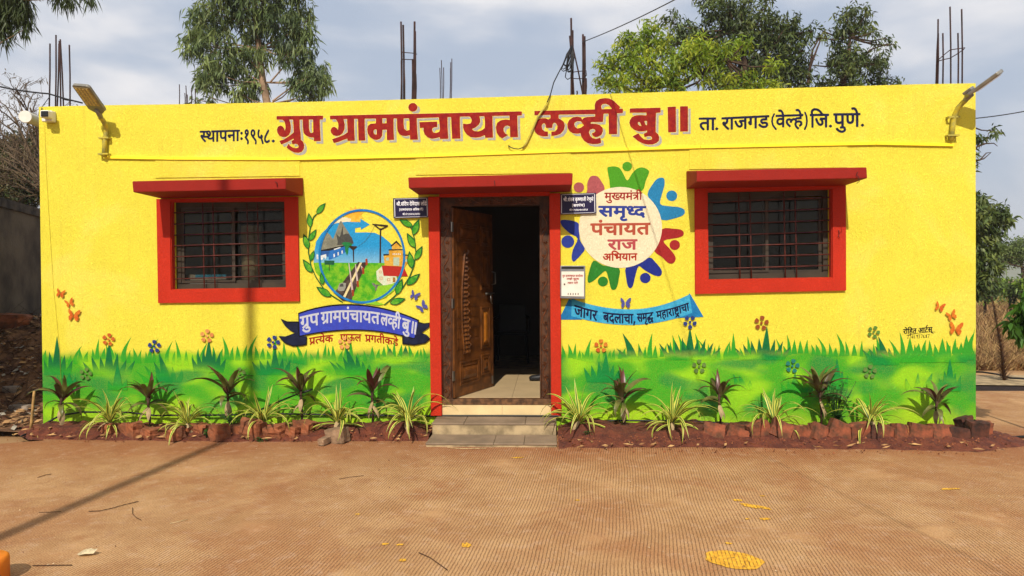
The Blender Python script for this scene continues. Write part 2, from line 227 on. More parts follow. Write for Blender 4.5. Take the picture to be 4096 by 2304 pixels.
A["tgap2"] = [[9973,1737,0,45,-3,30,-93,8,3,328,-4,5,-134,1,-6,-4,-8,-327,-65,4,-9,123,-3,6,-192,6,1,12,78,1,62,18,47,47,6,61,-24,60,-59,35,-56,4,-31,-24,-23,-38,4,-9,40,-13,14,-20,-6,-19,-25,-9,-36,9,-22,39,21,54,33,34,59,12,61,-20,9,2,15,88,-57,23,-95,3,-73,-15,-63,-41,-44,-64,-12,-55,-45,9,-71,-6,-56,-32,-36,-59,-3,-72,28,-57,9,-11,58,-40,72,-10,61,12,7,6,9,26,20,-22,52,-15,126,-7,0,-28,-569,11,-2,46,44,25,38,32,18,55,1,9,-15,72,-52,63,-79,31,-67,5,-12,0,-3,-4,0,-72,59,-7,35,-35,3,-44,-21,-39,-22,-9,-23,24,-3,54,-5,4,-105,1,-5,-7,-6,-45,-16,-20,-20,8,-6,7,-9,22,11,47,29,30,56,4,5,3,0,80,-3,6,-94,2,-72,-24,-51,-54,-11,-79,22,-83,51,-50,68,-18,55,6,37,16,25,-15,1,-41,-3,-4,-63,0,-187,4,-3,-6,0,-66,5,-6,958,-26,4,-3,-3,-67,23,-58,58,-39,86,-14,79,7,64,32,109,106,1,9,-9,16,47,1],[9779,1737,-2,-7,-38,-43,-48,-21,-45,6,-22,24,8,44],[9333,2004,-41,-54,-5,-3,-52,-2,-37,25,-4,20,13,35,33,25,52,-14]]
A["tsh2"] = [[10010,1779,-3,67,-93,6,0,334,-131,-2,-7,-328,-76,4,-11,129,-193,5,1,23,80,2,63,17,44,44,6,56,-24,60,-57,33,-51,4,-29,-23,-20,-35,1,-3,37,-12,15,-18,5,-8,-9,-24,-30,-10,-42,11,-21,41,21,59,36,36,62,13,66,-20,14,81,-55,21,-89,3,-74,-15,-59,-39,-7,-9,-38,-55,-12,-59,-53,10,-65,-5,-55,-31,-35,-58,-3,-66,28,-58,7,-8,58,-40,68,-9,60,12,16,38,25,-29,52,-14,128,-8,0,-38,-579,11,-2,55,46,26,36,30,18,58,-14,72,-52,62,-77,29,-67,6,-7,-3,-1,-64,58,-5,38,-38,1,-52,-20,-39,-29,-11,-26,29,-4,52,-3,3,-97,1,-3,-4,-6,-46,-21,-24,-26,11,-6,8,-10,27,11,48,33,32,58,6,-2,77,-87,1,-72,-24,-47,-48,-2,-7,-10,-69,22,-84,48,-47,64,-16,53,4,39,19,32,-19,0,-52,-2,-3,-252,5,0,-68,963,-25,2,-32,-2,-41,22,-57,55,-38,87,-14,73,8,64,32,106,102,1,4,-14,26],[9829,1779,-4,-12,-41,-47,-48,-21,-52,5,-24,28,10,53],[9384,2042,-51,-62,-59,-2,-39,26,-5,24,14,39,38,27,55,-15]]
A["title3"] = [[10567,1722,3,34,-1,45,-5,2,-62,3,-5,6,-5,183,0,116,3,5,33,29,6,8,15,46,-6,54,-41,36,-59,23,-75,3,-85,-19,-81,-44,-73,-61,-7,-10,90,-48,6,3,36,50,49,42,76,12,45,-9,8,-16,2,-10,-16,-19,-10,-5,-32,-2,-60,15,-5,-1,-12,-54,54,-26,0,-17,-3,-6,-58,14,-70,0,-72,-24,-10,-7,-48,-42,-3,-6,-20,-58,9,-46,38,-53,66,-24,77,-4,80,5,3,-5,1,-33,-5,-4,-258,2,-3,-5,0,-64,41,-3],[10347,2002,5,-6,0,-58,-5,-3,-32,1,-2,5,10,36,12,24,4,2],[10261,2017,0,-5,-21,-49,-16,-12,-6,0,-13,12,2,21,27,26]]
A["tgap3"] = [[10572,1717,4,34,-1,55,-5,3,-58,1,-10,5,-5,294,40,36,9,24,8,27,-5,60,-47,40,-62,23,-52,2,-26,-1,-82,-18,-81,-44,-82,-70,-3,-8,5,-6,93,-48,8,3,38,53,48,41,76,11,38,-8,7,-19,-16,-19,-21,-3,-16,0,-58,15,-10,-1,-14,-63,56,-27,-2,-12,-50,13,-77,0,-72,-24,-11,-8,-51,-46,-21,-63,8,-50,36,-51,8,-7,63,-23,13,-1,67,-3,76,6,3,-29,-263,0,-3,-6,-1,-73,4,-3,37,-2],[10342,1997,4,-4,1,-50,-27,-2,5,28],[10252,2009,-17,-43,-12,-9,-7,3,-6,7,2,14,24,24]]
A["tsh3"] = [[10610,1759,2,81,-60,3,-11,1,-2,3,-5,303,41,39,16,46,-6,56,-41,37,-59,22,-77,3,-83,-19,-81,-44,-82,-71,94,-48,38,52,51,43,75,12,47,-9,10,-24,-25,-26,-34,-3,-65,16,-13,-55,55,-26,-3,-24,-56,15,-72,1,-75,-26,-56,-50,-22,-62,8,-46,39,-53,66,-24,77,-4,81,6,4,-41,-265,1,-3,-71],[10392,2040,2,-66,-39,0,7,36,15,29,3,3],[10304,2057,-22,-57,-21,-12,-13,11,0,22,27,28]]
A["title4"] = [[10813,2115,-117,2,-6,-3,-8,-376,0,-24,3,-4,115,-5,11,1,3,2,3,402]]
A["tgap4"] = [[10819,2121,-128,1,-6,-3,-8,-376,0,-33,3,-6,115,-4,20,0,4,3,3,412]]
A["tsh4"] = [[10857,2154,-125,-1,-8,-375,2,-31,113,-4,17,2]]
A["title5"] = [[11003,1699,3,2,2,5,0,395,-5,3,-119,1,-3,-5,-1,-395,4,-3,26,-2]]
A["tgap5"] = [[10879,2110,-3,-5,-1,-405,4,-4,27,-1,102,-1,5,7,1,405,-6,4]]
A["tsh5"] = [[11046,1737,4,5,1,398,-126,3,-3,-401,28,-4]]
A["sthapana"] = [[3196,2098,4,-4,9,-2,83,-1,24,-2,9,-2,19,0,13,5,11,11,5,8,3,12,0,27,-3,11,-6,12,-22,21,2,4,7,4,14,2,18,-7,9,-7,2,-5,0,-66,-3,-2,-12,0,-3,-4,0,-20,6,-6,405,-12,46,0,4,6,-1,21,-21,3,-2,4,0,142,-3,6,-23,1,-4,-4,0,-145,-2,-3,-26,1,-3,2,0,145,-2,4,-4,2,-20,0,-4,-3,-1,-79,-31,1,-3,22,-8,8,-12,0,-5,-2,-10,-8,-8,-10,-4,-11,0,-17,11,-11,69,-3,0,-38,-71,0,-28,3,-1,146,-2,4,-4,2,-19,0,-4,-3,-1,-42,-16,5,-16,1,-17,-4,-13,-10,-8,-12,-4,-16,-2,-68,-1,-1,-25,1,-1,147,-2,4,-4,2,-20,0,-5,-5,0,-145,-3,-2,-24,0,-4,3,0,144,-1,4,-5,2,-18,0,-5,-2,-1,-37,-2,-3,-16,6,-24,1,-12,-3,-11,-5,-13,-12,-7,-11,-32,1,-27,-5,-2,3,5,8,40,44,-1,7,-12,13,-4,2,-7,-3,-31,-34,-25,-33,-10,-19,0,-18,8,-11,5,-2,13,0,12,4,3,-14,-2,-21,-2,-3,-44,0,-4,-4],[3870,2153,-10,0,-7,-3,-9,-13,0,-11,5,-11,5,-5,8,-3,14,4,5,6,3,9,-3,17],[3592,2113,-31,-1,-12,3,-1,58,5,14,7,6,6,1,7,-1,11,-6,9,-9],[3345,2145,2,-12,-4,-12,-9,-6,-6,1,-3,6,1,5,15,8,3,10],[3277,2122,1,33,-4,15,2,2,20,1,12,-1,21,-7,-19,-11,-6,-6,-5,-9,-3,-18],[3870,2241,-14,-2,-8,-7,-3,-7,1,-18,6,-8,8,-4,8,0,6,2,7,8,3,8,0,9,-3,8]]
A["year"] = [[3968,2313,-6,-2,-13,-16,0,-6,5,-14,0,-9,-4,-11,-38,-54,0,-12,22,-28,-11,-12,-7,-12,-3,-12,0,-26,3,-10,6,-10,6,-7,10,-4,16,0,10,5,11,14,6,19,0,24,-5,19,-9,20,-20,29,27,37,7,20,1,20,-2,14,-5,16],[4095,2313,-7,-2,-12,-16,0,-6,5,-14,0,-9,-3,-8,-58,-83,-9,-22,-3,-30,4,-26,8,-16,10,-10,8,-3,17,0,12,7,10,12,6,19,2,31,-3,18,-6,14,-13,14,35,48,8,18,1,37,-6,21],[4204,2309,-6,-1,-5,-7,-22,-81,-13,-2,-16,-7,-10,-10,-8,-16,-6,-36,2,-32,7,-36,3,-9,5,-4,16,5,6,6,-12,58,1,24,6,16,6,5,6,1,3,-20,8,-8,5,-3,8,0,7,3,5,6,4,9,2,21,-2,8,-7,11,0,4,22,73,1,7,-4,6],[4292,2068,14,17,1,10,-50,103,-5,20,0,16,6,14,6,4,7,0,15,-6,17,-15,7,0,4,7,5,23,-7,8,-21,15,-16,4,-11,0,-16,-6,-8,-7,-9,-12,-6,-20,0,-34,8,-31,9,-21,42,-84,4,-4],[3951,2130,3,-8,0,-9,-4,-8,-6,-2,-4,3,-1,11,4,9],[4046,2103,-5,3,-4,7,-3,17,5,17,3,4,5,2,7,-6,4,-22,-6,-19]]
A["r1"] = [[11457,1881,2,23,-2,5,-8,5,-21,0,-2,3,0,158,-4,6,-5,2,-23,0,-7,-6,0,-160,-3,-3,-36,0,-3,2,-1,159,-3,6,-27,4,-5,-2,-3,-4,0,-92,-2,-4,-51,2,-11,3,-8,8,-2,13,6,15,12,14,24,21,3,5,-2,7,-17,16,-5,1,-11,-8,-23,-21,-13,-16,-8,-15,-4,-16,1,-24,9,-15,14,-13,19,-8,19,-3,48,-1,2,-31,-4,-3,-117,1,-4,-3,-2,-5,0,-19,3,-6,6,-1,56,-2,150,-1,56,0]]
A["r2"] = [[11543,1884,3,-6,7,-2,741,-36,12,1,4,7,-1,20,-2,6,-6,2,-20,0,-3,2,0,38,-4,7,-22,3,-42,2,-7,2,-4,5,2,8,7,6,25,-5,12,0,17,4,18,11,7,9,5,18,0,13,-3,12,-7,12,-10,11,-16,9,-19,5,-29,0,-23,-6,-16,-8,-19,-13,-18,-18,-2,-5,9,-12,15,-11,5,1,23,23,23,11,29,1,11,-2,7,-5,3,-5,0,-9,-6,-8,-19,-2,-30,9,-24,-18,-7,-11,-6,-14,0,-20,11,-20,12,-7,11,-4,41,-4,2,-3,0,-8,-2,-1,-122,5,-6,2,-1,161,-5,7,-19,2,-9,-2,-4,-7,0,-160,-12,-1,-28,3,-1,98,-7,12,-11,5,-13,-2,-11,-6,-10,-10,-9,-19,0,-15,3,-6,5,-6,15,-6,0,-43,-15,-1,-32,3,-2,3,0,159,-6,7,-17,2,-9,-1,-5,-7,-1,-105,-17,-1,-14,2,8,16,4,16,-2,23,-9,17,-7,7,-15,8,-10,3,-16,0,-22,-7,-21,-18,-14,-21,-9,-18,-13,-36,2,-6,5,-3,16,-6,8,1,14,34,18,31,13,11,16,2,8,-8,1,-8,-2,-12,-6,-11,-23,-21,10,-24,4,-3,15,-2,57,-3,2,-3,-1,-16,-174,7,-4,2,-1,3,0,159,-6,7,-25,1,-5,-3,-1,-5,0,-158,-2,-3,-12,0,-22,2,1,32,-6,19,-10,16,-28,22,26,28,29,24,6,6,-2,8,-14,14,-6,3,-5,-1,-19,-16,-44,-44,-17,-22,-10,-21,0,-9,3,-8,5,-7,9,-4,8,-2,12,2,12,8,5,-3,8,-17,-1,-25,-22,-1,-45,2,-6,-5]]
A["r3"] = [[12409,1843,3,-4,6,-2,92,-4,-7,-26,-9,-16,-11,-5,-21,4,-7,-6,-6,-20,2,-5,5,-4,19,-5,21,2,14,7,9,9,16,29,12,36,241,-8,2,-4,-8,-25,-8,-13,-10,-6,-8,0,-13,4,-5,-2,-5,-7,-5,-17,4,-8,14,-5,21,-1,12,3,11,6,13,15,12,26,11,32,22,-1,6,3,2,6,-1,18,-2,6,-5,3,-20,1,0,38,-4,7,-9,3,-59,2,-7,4,0,8,5,6,21,-4,24,2,16,7,9,6,9,13,5,14,0,18,-3,12,-7,12,-9,10,-19,10,-5,0,-6,-4,-7,-20,4,-7,11,-7,6,-6,0,-11,-2,-7,-11,-5,-19,-1,-8,2,-11,7,-6,12,0,15,5,12,7,10,28,27,3,5,-4,10,-10,10,-8,3,-10,-7,-21,-21,-13,-17,-8,-16,-5,-20,0,-11,3,-15,10,-18,-9,-23,-14,-2,-14,7,-10,15,-7,20,-7,5,-24,-9,-2,-8,5,-20,-11,-5,-10,-1,-7,3,-5,8,1,22,13,20,34,34,-1,6,-11,12,-5,5,-5,2,-34,-33,-17,-22,-7,-14,-4,-17,0,-15,3,-13,9,-16,14,-11,18,-7,23,2,23,10,18,-10,15,-4,16,0,9,2,12,-9,12,-5,20,-3,27,0,2,-4,0,-8,-3,-2,-18,0,-220,8,-3,4,0,158,-6,7,-23,2,-6,-7,0,-36,-16,5,-18,3,-17,-1,-13,-5,-9,-6,-12,-14,-5,-12,-3,-18,4,-26,8,-14,9,-9,17,-10,16,-4,37,1,2,-2,0,-13,-22,-1,-77,2,-6,-7],[12514,1921,-26,-3,-16,3,-5,3,-6,5,-4,11,0,11,4,10,10,6,13,0,8,-1,10,-6,12,-12]]
A["r4"] = [[13002,1739,16,-6,16,-4,18,1,23,4,28,12,20,14,22,22,26,36,87,1,6,3,2,5,0,19,-2,5,-9,5,-17,0,-2,3,0,172,-4,7,-5,2,-21,0,-7,-6,-2,-117,-30,1,11,32,-2,29,-3,10,-11,13,-22,11,-24,0,-13,-5,-12,-9,-19,-22,-15,-28,-16,-47,3,-5,4,-3,16,-7,6,0,5,4,17,48,14,24,10,10,7,3,9,0,7,-4,3,-17,-4,-16,-7,-10,-17,-15,-2,-5,9,-26,7,-3,67,0,3,-3,0,-18,-2,-3,-46,0,-112,1,-19,3,-1,175,-3,6,-4,2,-21,0,-6,-4,-2,-5,0,-172,-2,-3,-17,0,-5,-3,-2,-6,0,-20,4,-7,14,-2,-2,-16,0,-20,3,-14,11,-20],[13127,1819,-4,-8,-13,-14,-16,-14,-16,-9,-16,-5,-20,-2,-15,3,-11,7,-7,12,0,18,4,12,3,2]]
A["r5"] = [[13333,1817,6,-5,35,-1,317,-4,2,-3,-8,-24,-12,-20,-12,-6,-12,0,-15,4,-5,-2,-10,-27,1,-5,5,-4,21,-5,17,0,22,7,16,13,9,14,14,29,9,28,29,0,5,3,2,4,0,21,-2,6,-5,3,-24,1,-2,4,-1,177,-6,4,-24,1,-6,-2,-3,-4,-1,-179,-25,-1,-3,2,0,76,-3,19,-6,13,-7,11,-13,10,-19,6,-14,2,-22,-3,-14,-7,-12,-9,-7,-12,-7,-27,-1,-77,-39,-1,-2,3,0,167,2,3,18,10,9,12,7,22,-1,20,-7,14,-14,14,-25,10,-12,2,-27,-1,-30,-11,-24,-17,-18,-18,-9,-13,3,-8,18,-14,4,-2,5,2,25,28,10,7,23,8,12,2,21,-4,7,-7,2,-12,-6,-8,-12,-4,-13,2,-18,6,-5,-3,-3,-5,-7,-22,6,-6,19,-7,0,-41,-26,8,-14,2,-14,-2,-18,-7,-17,-13,-8,-14,-5,-20,-2,-78,-3,-2,-16,-1,-4,-3,-2,-5],[13583,1846,-2,3,0,61,3,22,3,5,8,7,18,0,8,-6,6,-18,-1,-72,-3,-2],[13460,1849,-62,0,-1,69,3,16,7,10,10,3,21,-2,11,-5,12,-10]]
A["paren"] = [[12879,1785,9,2,6,8,26,70,6,78,-13,79,-25,51,-7,6,-8,1,-6,-2,-4,-4,-2,-11,25,-50,11,-67,-5,-75,-25,-70,3,-10],[12391,1811,9,6,1,10,-29,60,-5,55,14,56,48,65,0,7,-3,5,-7,5,-9,0,-5,-4,-49,-63,-17,-70,7,-66,30,-60,7,-6]]
A["dots"] = [[13831,2003,-30,25,-5,-1,-18,-16,-6,-6,-1,-4,22,-21,8,-4,17,13],[13258,2017,15,-15,12,-10,4,-1,22,17,7,9,-7,9,-22,17,-4,-1,-12,-10],[11439,2059,20,-19,10,-6,19,15,10,12,-17,17,-10,8,-4,1,-20,-17,-7,-7],[4343,2257,3,-6,25,-22,4,1,26,25,-3,6,-25,22,-4,-1]]
A["b1"] = [[5103,5007,0,26,-4,3,-20,3,-2,3,8,140,-1,21,-19,5,-10,-2,-4,-46,-22,10,-18,3,-17,-3,-11,-6,-8,-10,-7,-17,-5,-72,-6,-2,-24,5,-2,3,0,14,6,133,2,3,14,6,12,14,4,18,0,11,-4,16,-8,12,-12,11,-10,5,-20,6,-26,0,-8,-2,-15,-7,-13,-9,-18,-19,0,-5,16,-19,-14,-18,-1,-4,66,-67,1,-21,-5,-71,-7,0,-29,8,3,100,-3,7,-5,5,-15,3,-9,-3,-14,-12,-8,-16,0,-13,3,-7,6,-7,12,-6,-3,-42,-3,-1,-21,6,-7,-2,-2,-4,1,-24,5,-3,149,-36,139,-27,8,0],[5044,5046,-42,7,-7,4,4,64,4,13,7,5,8,0,13,-5,18,-16,-2,-67],[4904,5213,-33,32,-12,16,20,18,15,7,12,2,26,-9,5,-6,2,-10,-3,-6,-7,-4,-12,3,-15,9,-5,0,-3,-3,-7,-16,0,-5,4,-6,14,-8,0,-12]]
A["b2"] = [[5575,4945,-15,0,-9,-11,-2,-8,2,-12,9,-10,15,0,9,10,0,19,-2,5],[6081,5006,-2,26,-4,2,-15,-3,-3,3,0,148,-2,4,-4,2,-20,-3,-3,-4,-2,-91,-38,-4,-7,2,-6,6,-1,12,6,18,27,38,-1,6,-13,13,-8,-1,-18,-23,-14,-21,-7,-19,-1,-28,2,-8,5,-11,9,-9,11,-6,11,-1,38,4,6,-1,0,-29,-10,-4,-93,-10,-1,150,-3,5,-9,1,-12,-2,-4,-3,-2,-42,-18,4,-26,-3,-12,-7,-8,-8,-12,-19,-7,-21,-1,-17,3,-4,17,-7,6,-8,1,-11,-4,-13,-4,-6,-29,-3,-8,1,-2,1,0,150,-2,4,-4,2,-18,-1,-5,-5,-1,-151,-2,-3,-25,-2,-3,2,0,151,-2,5,-4,1,-19,-1,-4,-4,-1,-36,-19,5,-13,0,-14,-3,-11,-7,-10,-12,-5,-12,-2,-24,2,-15,-22,0,-4,-5,0,-23,4,-4,76,1,8,2,4,5,-2,22,-4,3,-15,0,-8,3,-5,4,-5,12,3,14,4,4,11,4,11,-3,12,-8,4,-7,0,-72,-2,-3,-49,-1,-65,1,-1,150,-3,6,-10,1,-12,0,-4,-3,-1,-44,-16,5,-23,0,-13,-6,-12,-12,-8,-24,-2,-71,-3,-2,-24,2,-1,153,-3,5,-12,1,-11,0,-3,-4,-2,-67,-37,3,-4,18,-10,10,-15,-1,-14,-14,-7,-13,-2,-14,3,-8,4,-4,14,-6,0,-51,-4,-2,-31,3,-5,4,0,151,-4,5,-19,1,-4,-1,-2,-5,0,-149,-5,-2,-24,3,-2,3,0,153,-4,3,-22,1,-3,-4,0,-17,-2,-3,-35,33,-9,5,-6,-3,-7,-12,-2,-11,61,-56,0,-87,-3,-1,-20,2,-9,3,0,90,-3,9,-11,9,-12,-1,-9,-6,-8,-10,-6,-13,0,-16,3,-7,5,-6,12,-5,-1,-40,-25,2,-5,-6,0,-21,5,-5,132,-17,73,-7,123,-8,125,-2,159,4,61,4,137,13,131,19],[5552,4994,-39,0,-4,2,0,64,4,13,8,6,7,0,9,-3,15,-12],[5420,4999,-39,3,1,54,38,-3],[5892,5009,-28,-1,2,26,-3,18,-8,12,-12,10,7,14,9,5,16,2,6,-3,13,-10,0,-69]]
A["b3"] = [[6095,5008,8,-2,90,18,134,30,2,-3,0,-34,4,-16,5,-8,9,-8,5,-2,16,1,11,6,6,9,7,16,9,57,15,5,3,6,-3,24,-4,2,-9,-2,-4,1,-10,143,-3,9,-6,2,-11,-3,-4,-3,-2,-4,12,-152,-18,-4,-3,35,-5,5,-6,1,-35,-9,-4,3,-1,9,3,5,13,1,12,4,17,18,6,17,0,24,-3,14,-6,10,-12,10,-12,3,-4,-6,-2,-21,12,-11,3,-7,-1,-9,-4,-8,-8,-5,-8,-2,-8,6,-6,17,2,15,7,20,14,29,-1,4,-9,12,-7,2,-5,-5,-13,-24,-9,-25,-3,-19,1,-24,-19,8,-14,-1,-14,-7,-9,-10,-7,-16,-2,-32,7,-24,14,-16,11,-5,12,0,17,6,4,3,2,4,-3,23,-6,3,-18,-7,-6,2,-7,8,-3,17,5,14,9,7,10,-3,14,-12,6,4,5,11,2,-5,-4,-25,2,-13,4,-11,9,-9,11,-3,25,4,2,-3,0,-8,-4,-2,-32,-8,-90,-21,-3,1,-1,2,-13,150,-3,3,-6,0,-11,-3,-3,-4,6,-95,-2,0,-4,4,-10,27,-3,3,-5,0,-15,-11,-1,-6,5,-18,-4,-7,-5,-3,-5,2,-4,9,0,17,6,19,19,40,-11,17,-5,1,-4,-1,-19,-37,-10,-28,-1,-28,4,-21,6,-11,8,-8,8,-3,18,2,16,13,12,-5,8,-1,2,-3,2,-19,-4,-4,-77,-14,-3,-6,0,-17],[6360,5016,-4,4,-3,11,1,28,3,3,18,4,1,-2,-1,-12,-4,-23,-6,-11]]
A["b4"] = [[6441,5087,13,1,99,31,12,4,5,6,-3,25,-6,2,-13,-4,-2,2,-15,147,14,21,5,17,0,15,-2,11,-5,12,-11,10,-7,3,-25,-1,-22,-12,-11,-11,-10,-15,-16,-33,0,-5,2,-4,13,-9,6,0,16,31,12,16,14,9,10,2,6,-2,3,-9,-2,-12,-5,-5,-7,-3,-15,1,-5,-6,-3,-21,4,-6,12,-2,3,-29,-25,0,-14,-6,-9,-6,-15,-21,-6,-25,2,-19,4,-16,12,-16,14,-7,21,0,25,9,3,-3,1,-11,-5,-3,-73,-22,-3,-4,-1,-15,2,-9],[6602,5136,18,6,4,4,0,5,-17,175,-2,10,-7,3,-17,-6,-3,-3,0,-5,17,-175,2,-11],[6644,5355,-18,-8,-2,-16,18,-174,6,-5,18,7,3,3,1,8,-18,175,-2,8],[6509,5220,2,-2,3,-27,-17,-6,-1,2],[6468,5191,-4,12,4,15,6,9,10,4,0,-4,-9,-24]]
A["p1"] = [[4954,5508,1,-5,18,-16,-9,-9,-4,-10,-2,-8,0,-34,-3,-2,-6,1,-3,-3,-1,-11,2,-5,105,-19,112,-16,1,-3,-3,-10,-7,-10,-10,-2,-9,3,-4,-2,-4,-13,7,-6,18,-3,12,5,10,10,10,25,4,3,132,-14,8,1,5,4,0,11,-5,4,-46,4,-3,2,0,19,15,-3,12,2,9,6,6,10,1,8,-1,18,-7,18,-6,6,-5,-1,-10,-7,8,-26,0,-8,-6,-6,-9,3,-7,8,-1,43,-4,5,-15,0,-2,-4,-1,-19,-18,6,-12,0,-12,-5,-6,-6,-6,-13,0,-12,5,-12,9,-11,12,-7,15,-3,13,1,1,-7,-6,-2,-51,6,-10,1,-2,3,0,87,-5,7,-9,1,-6,-2,-2,-4,0,-20,-26,8,-10,-2,-14,-8,-10,-18,-3,-2,-25,5,-7,4,-3,5,2,13,20,21,0,4,-6,8,-4,2,-4,-1,-20,-17,-6,-10,-4,-12,1,-9,8,-16,11,-8,14,-5,26,-4,5,5,4,-1,7,-5,2,-6,-1,-11,-3,-2,-4,-1,-84,14,0,89,-4,7,-10,2,-6,-2,-2,-5,0,-18,-2,-1,-42,36,-6,0],[5167,5392,-10,0,-13,3,2,19,-2,6,-7,11,-8,8,7,7,17,-1,14,-11],[5257,5411,-18,0,-9,3,-5,8,2,12,5,4,5,0,14,-6,7,-8],[5010,5415,-5,0,-25,5,-1,36,2,8,3,3,13,-1,14,-11]]
A["p2"] = [[5440,5352,4,-4,9,-2,79,-3,148,0,99,5,4,4,0,11,-4,4,-9,1,-1,3,-1,88,-7,4,-8,0,-4,-4,0,-55,-2,-3,-6,4,-7,16,-5,4,-12,-6,0,-16,-9,-4,-7,5,2,16,23,29,-1,5,-9,9,-4,-2,-19,-21,-12,-24,0,-15,5,-12,6,-5,9,-4,11,-1,19,8,17,-7,1,-11,-2,-3,-107,-2,1,15,-8,18,20,-3,14,7,8,18,-1,20,-10,19,-4,1,-11,-7,-1,-4,6,-11,1,-17,-3,-5,-7,-1,-3,3,0,20,-7,14,-14,8,-12,0,-12,-4,-9,-8,-15,-26,-7,-18,2,-4,5,-3,10,-1,9,24,6,10,10,9,5,1,6,-2,3,-6,-2,-14,-8,-9,-7,0,-4,-2,-2,-10,4,-6,10,-3,6,-4,2,-10,-2,-6,-6,-4,-53,0,-3,4,-1,90,-4,3,-8,1,-7,-5,0,-88,-2,-3,-14,0,-3,3,0,87,-5,5,-10,0,-5,-5,-1,-22,-13,4,-9,-1,-10,-4,-8,-8,-5,-16,-1,-39,-10,-5],[5497,5365,-22,1,-3,2,-1,39,5,8,5,1,7,-1,10,-8]]
A["p3"] = [[5837,5356,5,-4,8,-1,97,8,128,15,2,-2,-2,-20,5,-14,10,-6,13,-2,15,5,8,7,11,20,7,22,123,21,65,13,3,-4,-8,-20,-8,-6,-15,-3,-4,-12,1,-4,3,-3,18,2,10,5,7,6,11,21,6,21,18,7,2,10,-5,7,-12,0,-1,19,-4,5,-32,-6,-5,1,-1,4,4,7,16,1,11,4,10,6,9,16,0,15,-6,10,-9,6,-7,2,-16,-2,-25,-12,-12,-10,-13,-17,3,-6,11,-5,26,25,17,6,9,-2,1,-6,-2,-6,-11,-5,-18,0,-13,-14,-5,-13,0,-12,7,-10,12,-4,20,3,2,-3,-2,-3,-100,-20,-3,3,0,18,14,0,10,4,9,6,8,16,1,11,-1,11,-9,21,-5,3,-6,-3,-8,-9,6,-15,2,-17,-5,-7,-5,-2,-5,2,-6,7,-1,41,-5,5,-11,-2,-4,-6,-1,-20,-14,2,-22,-8,-10,-11,-6,-17,2,-14,4,-8,7,-6,12,-5,11,0,14,4,2,-2,0,-5,-4,-2,-58,-9,-3,3,0,86,-5,6,-12,-2,-4,-8,0,-86,-2,-3,-12,-2,-5,1,-1,2,-1,88,-8,4,-8,-2,-4,-4,-1,-53,-24,-4,-10,3,-1,12,2,7,17,20,2,5,-7,10,-6,1,-13,-13,-11,-18,-6,-17,2,-11,9,-13,12,-5,33,1,1,-16,-10,-3,-53,-7,-5,0,-2,3,-1,87,-4,4,-11,0,-4,-3,-2,-5,0,-87,-7,-3,-13,0,-1,53,-5,8,-8,2,-6,-3,-8,-7,-7,-16,3,-11,11,-5,0,-22,-6,-3,-17,-1,-3,2,-1,86,-2,6,-4,2,-13,-4,-2,-5,0,-20,-2,-2,-39,25,-5,1,-6,-5,-3,-10,2,-4,17,-10,-8,-8,-6,-15,-2,-44,-11,-5],[6121,5380,0,-6,-8,-18,-6,-5,-9,2,-2,3,0,10,3,11],[5872,5374,-2,34,2,9,7,7,12,0,7,-4,3,-4,0,-39,-3,-2],[6210,5445,-14,-4,-12,0,-4,5,0,11,10,10,12,0,8,-6]]
A["s1"] = [[10279,3081,0,15,-3,2,-12,0,-3,3,0,92,-2,5,-4,1,-14,0,-3,-3,0,-93,-2,-4,-20,0,-3,2,0,94,-1,2,-4,2,-15,0,-3,-2,0,-32,-2,-2,-37,24,-8,-1,-8,-11,0,-6,39,-26,-7,-8,-7,-4,-8,0,-16,6,-5,0,-6,-12,2,-9,24,-7,20,1,18,11,0,-21,-60,-1,-18,2,-1,95,-2,4,-3,1,-14,-1,-3,-1,-1,-40,-2,-4,-29,0,-4,13,-4,4,-7,2,-10,-3,-12,-12,-4,-8,1,-10,5,-5,9,-3,1,-2,0,-27,-2,-3,-26,0,-4,2,0,93,0,3,-4,2,-15,-1,-3,-1,-1,-23,-1,-2,-18,4,-20,-2,-11,-5,-13,-13,-5,8,-8,4,-11,2,-16,0,-12,-4,-9,-8,-4,-8,-2,-13,3,-14,8,-9,10,-6,8,-1,21,0,7,3,-3,17,-21,1,-6,3,-3,6,0,5,5,6,13,1,13,-7,7,-1,-1,-8,2,-4,15,-7,4,-4,1,-8,-5,-10,-69,0,-11,2,-1,24,-3,9,-15,18,6,7,14,10,20,7,18,0,10,-3,14,-7,5,0,5,11,-1,8,-13,8,-16,5,-26,0,-13,-4,-14,-5,-18,-13,-24,-27,-3,-7,0,-12,3,-6,7,-3,9,-1,8,4,3,-2,2,-6,-2,-15,-44,-1,-2,4,0,85,1,3,9,5,7,8,2,8,0,13,-2,8,-10,10,-23,6,-17,-2,-13,-4,-22,-16,-8,-11,3,-7,7,-5,5,-1,4,2,13,13,16,7,12,2,12,-5,2,-5,-4,-5,-8,-2,-16,4,-3,-2,-4,-9,1,-8,11,-7,0,-33,-29,-1,-4,13,-4,4,-11,2,-8,-4,-13,-14,-2,-11,4,-8,11,-4,0,-29,-3,-2,-16,-1,-3,-4,0,-13,5,-4,505,-5,2,-3,-1,-24,4,-10,8,-8,14,-4,16,0,13,5,11,13,12,29,2,2,15,0],[10109,3067,-5,3,-11,0,-7,-6,-1,-13,6,-8,13,-1,7,6,1,13],[10233,3077,-4,-14,-6,-10,-11,-3,-6,5,-3,9,5,13],[10087,3133,-1,-32,-31,1,0,31],[9975,3103,-23,0,1,21,-2,7,-15,16,7,7,8,2,6,0,12,-5,7,-6],[9718,3137,30,0,-1,-33,-30,0]]
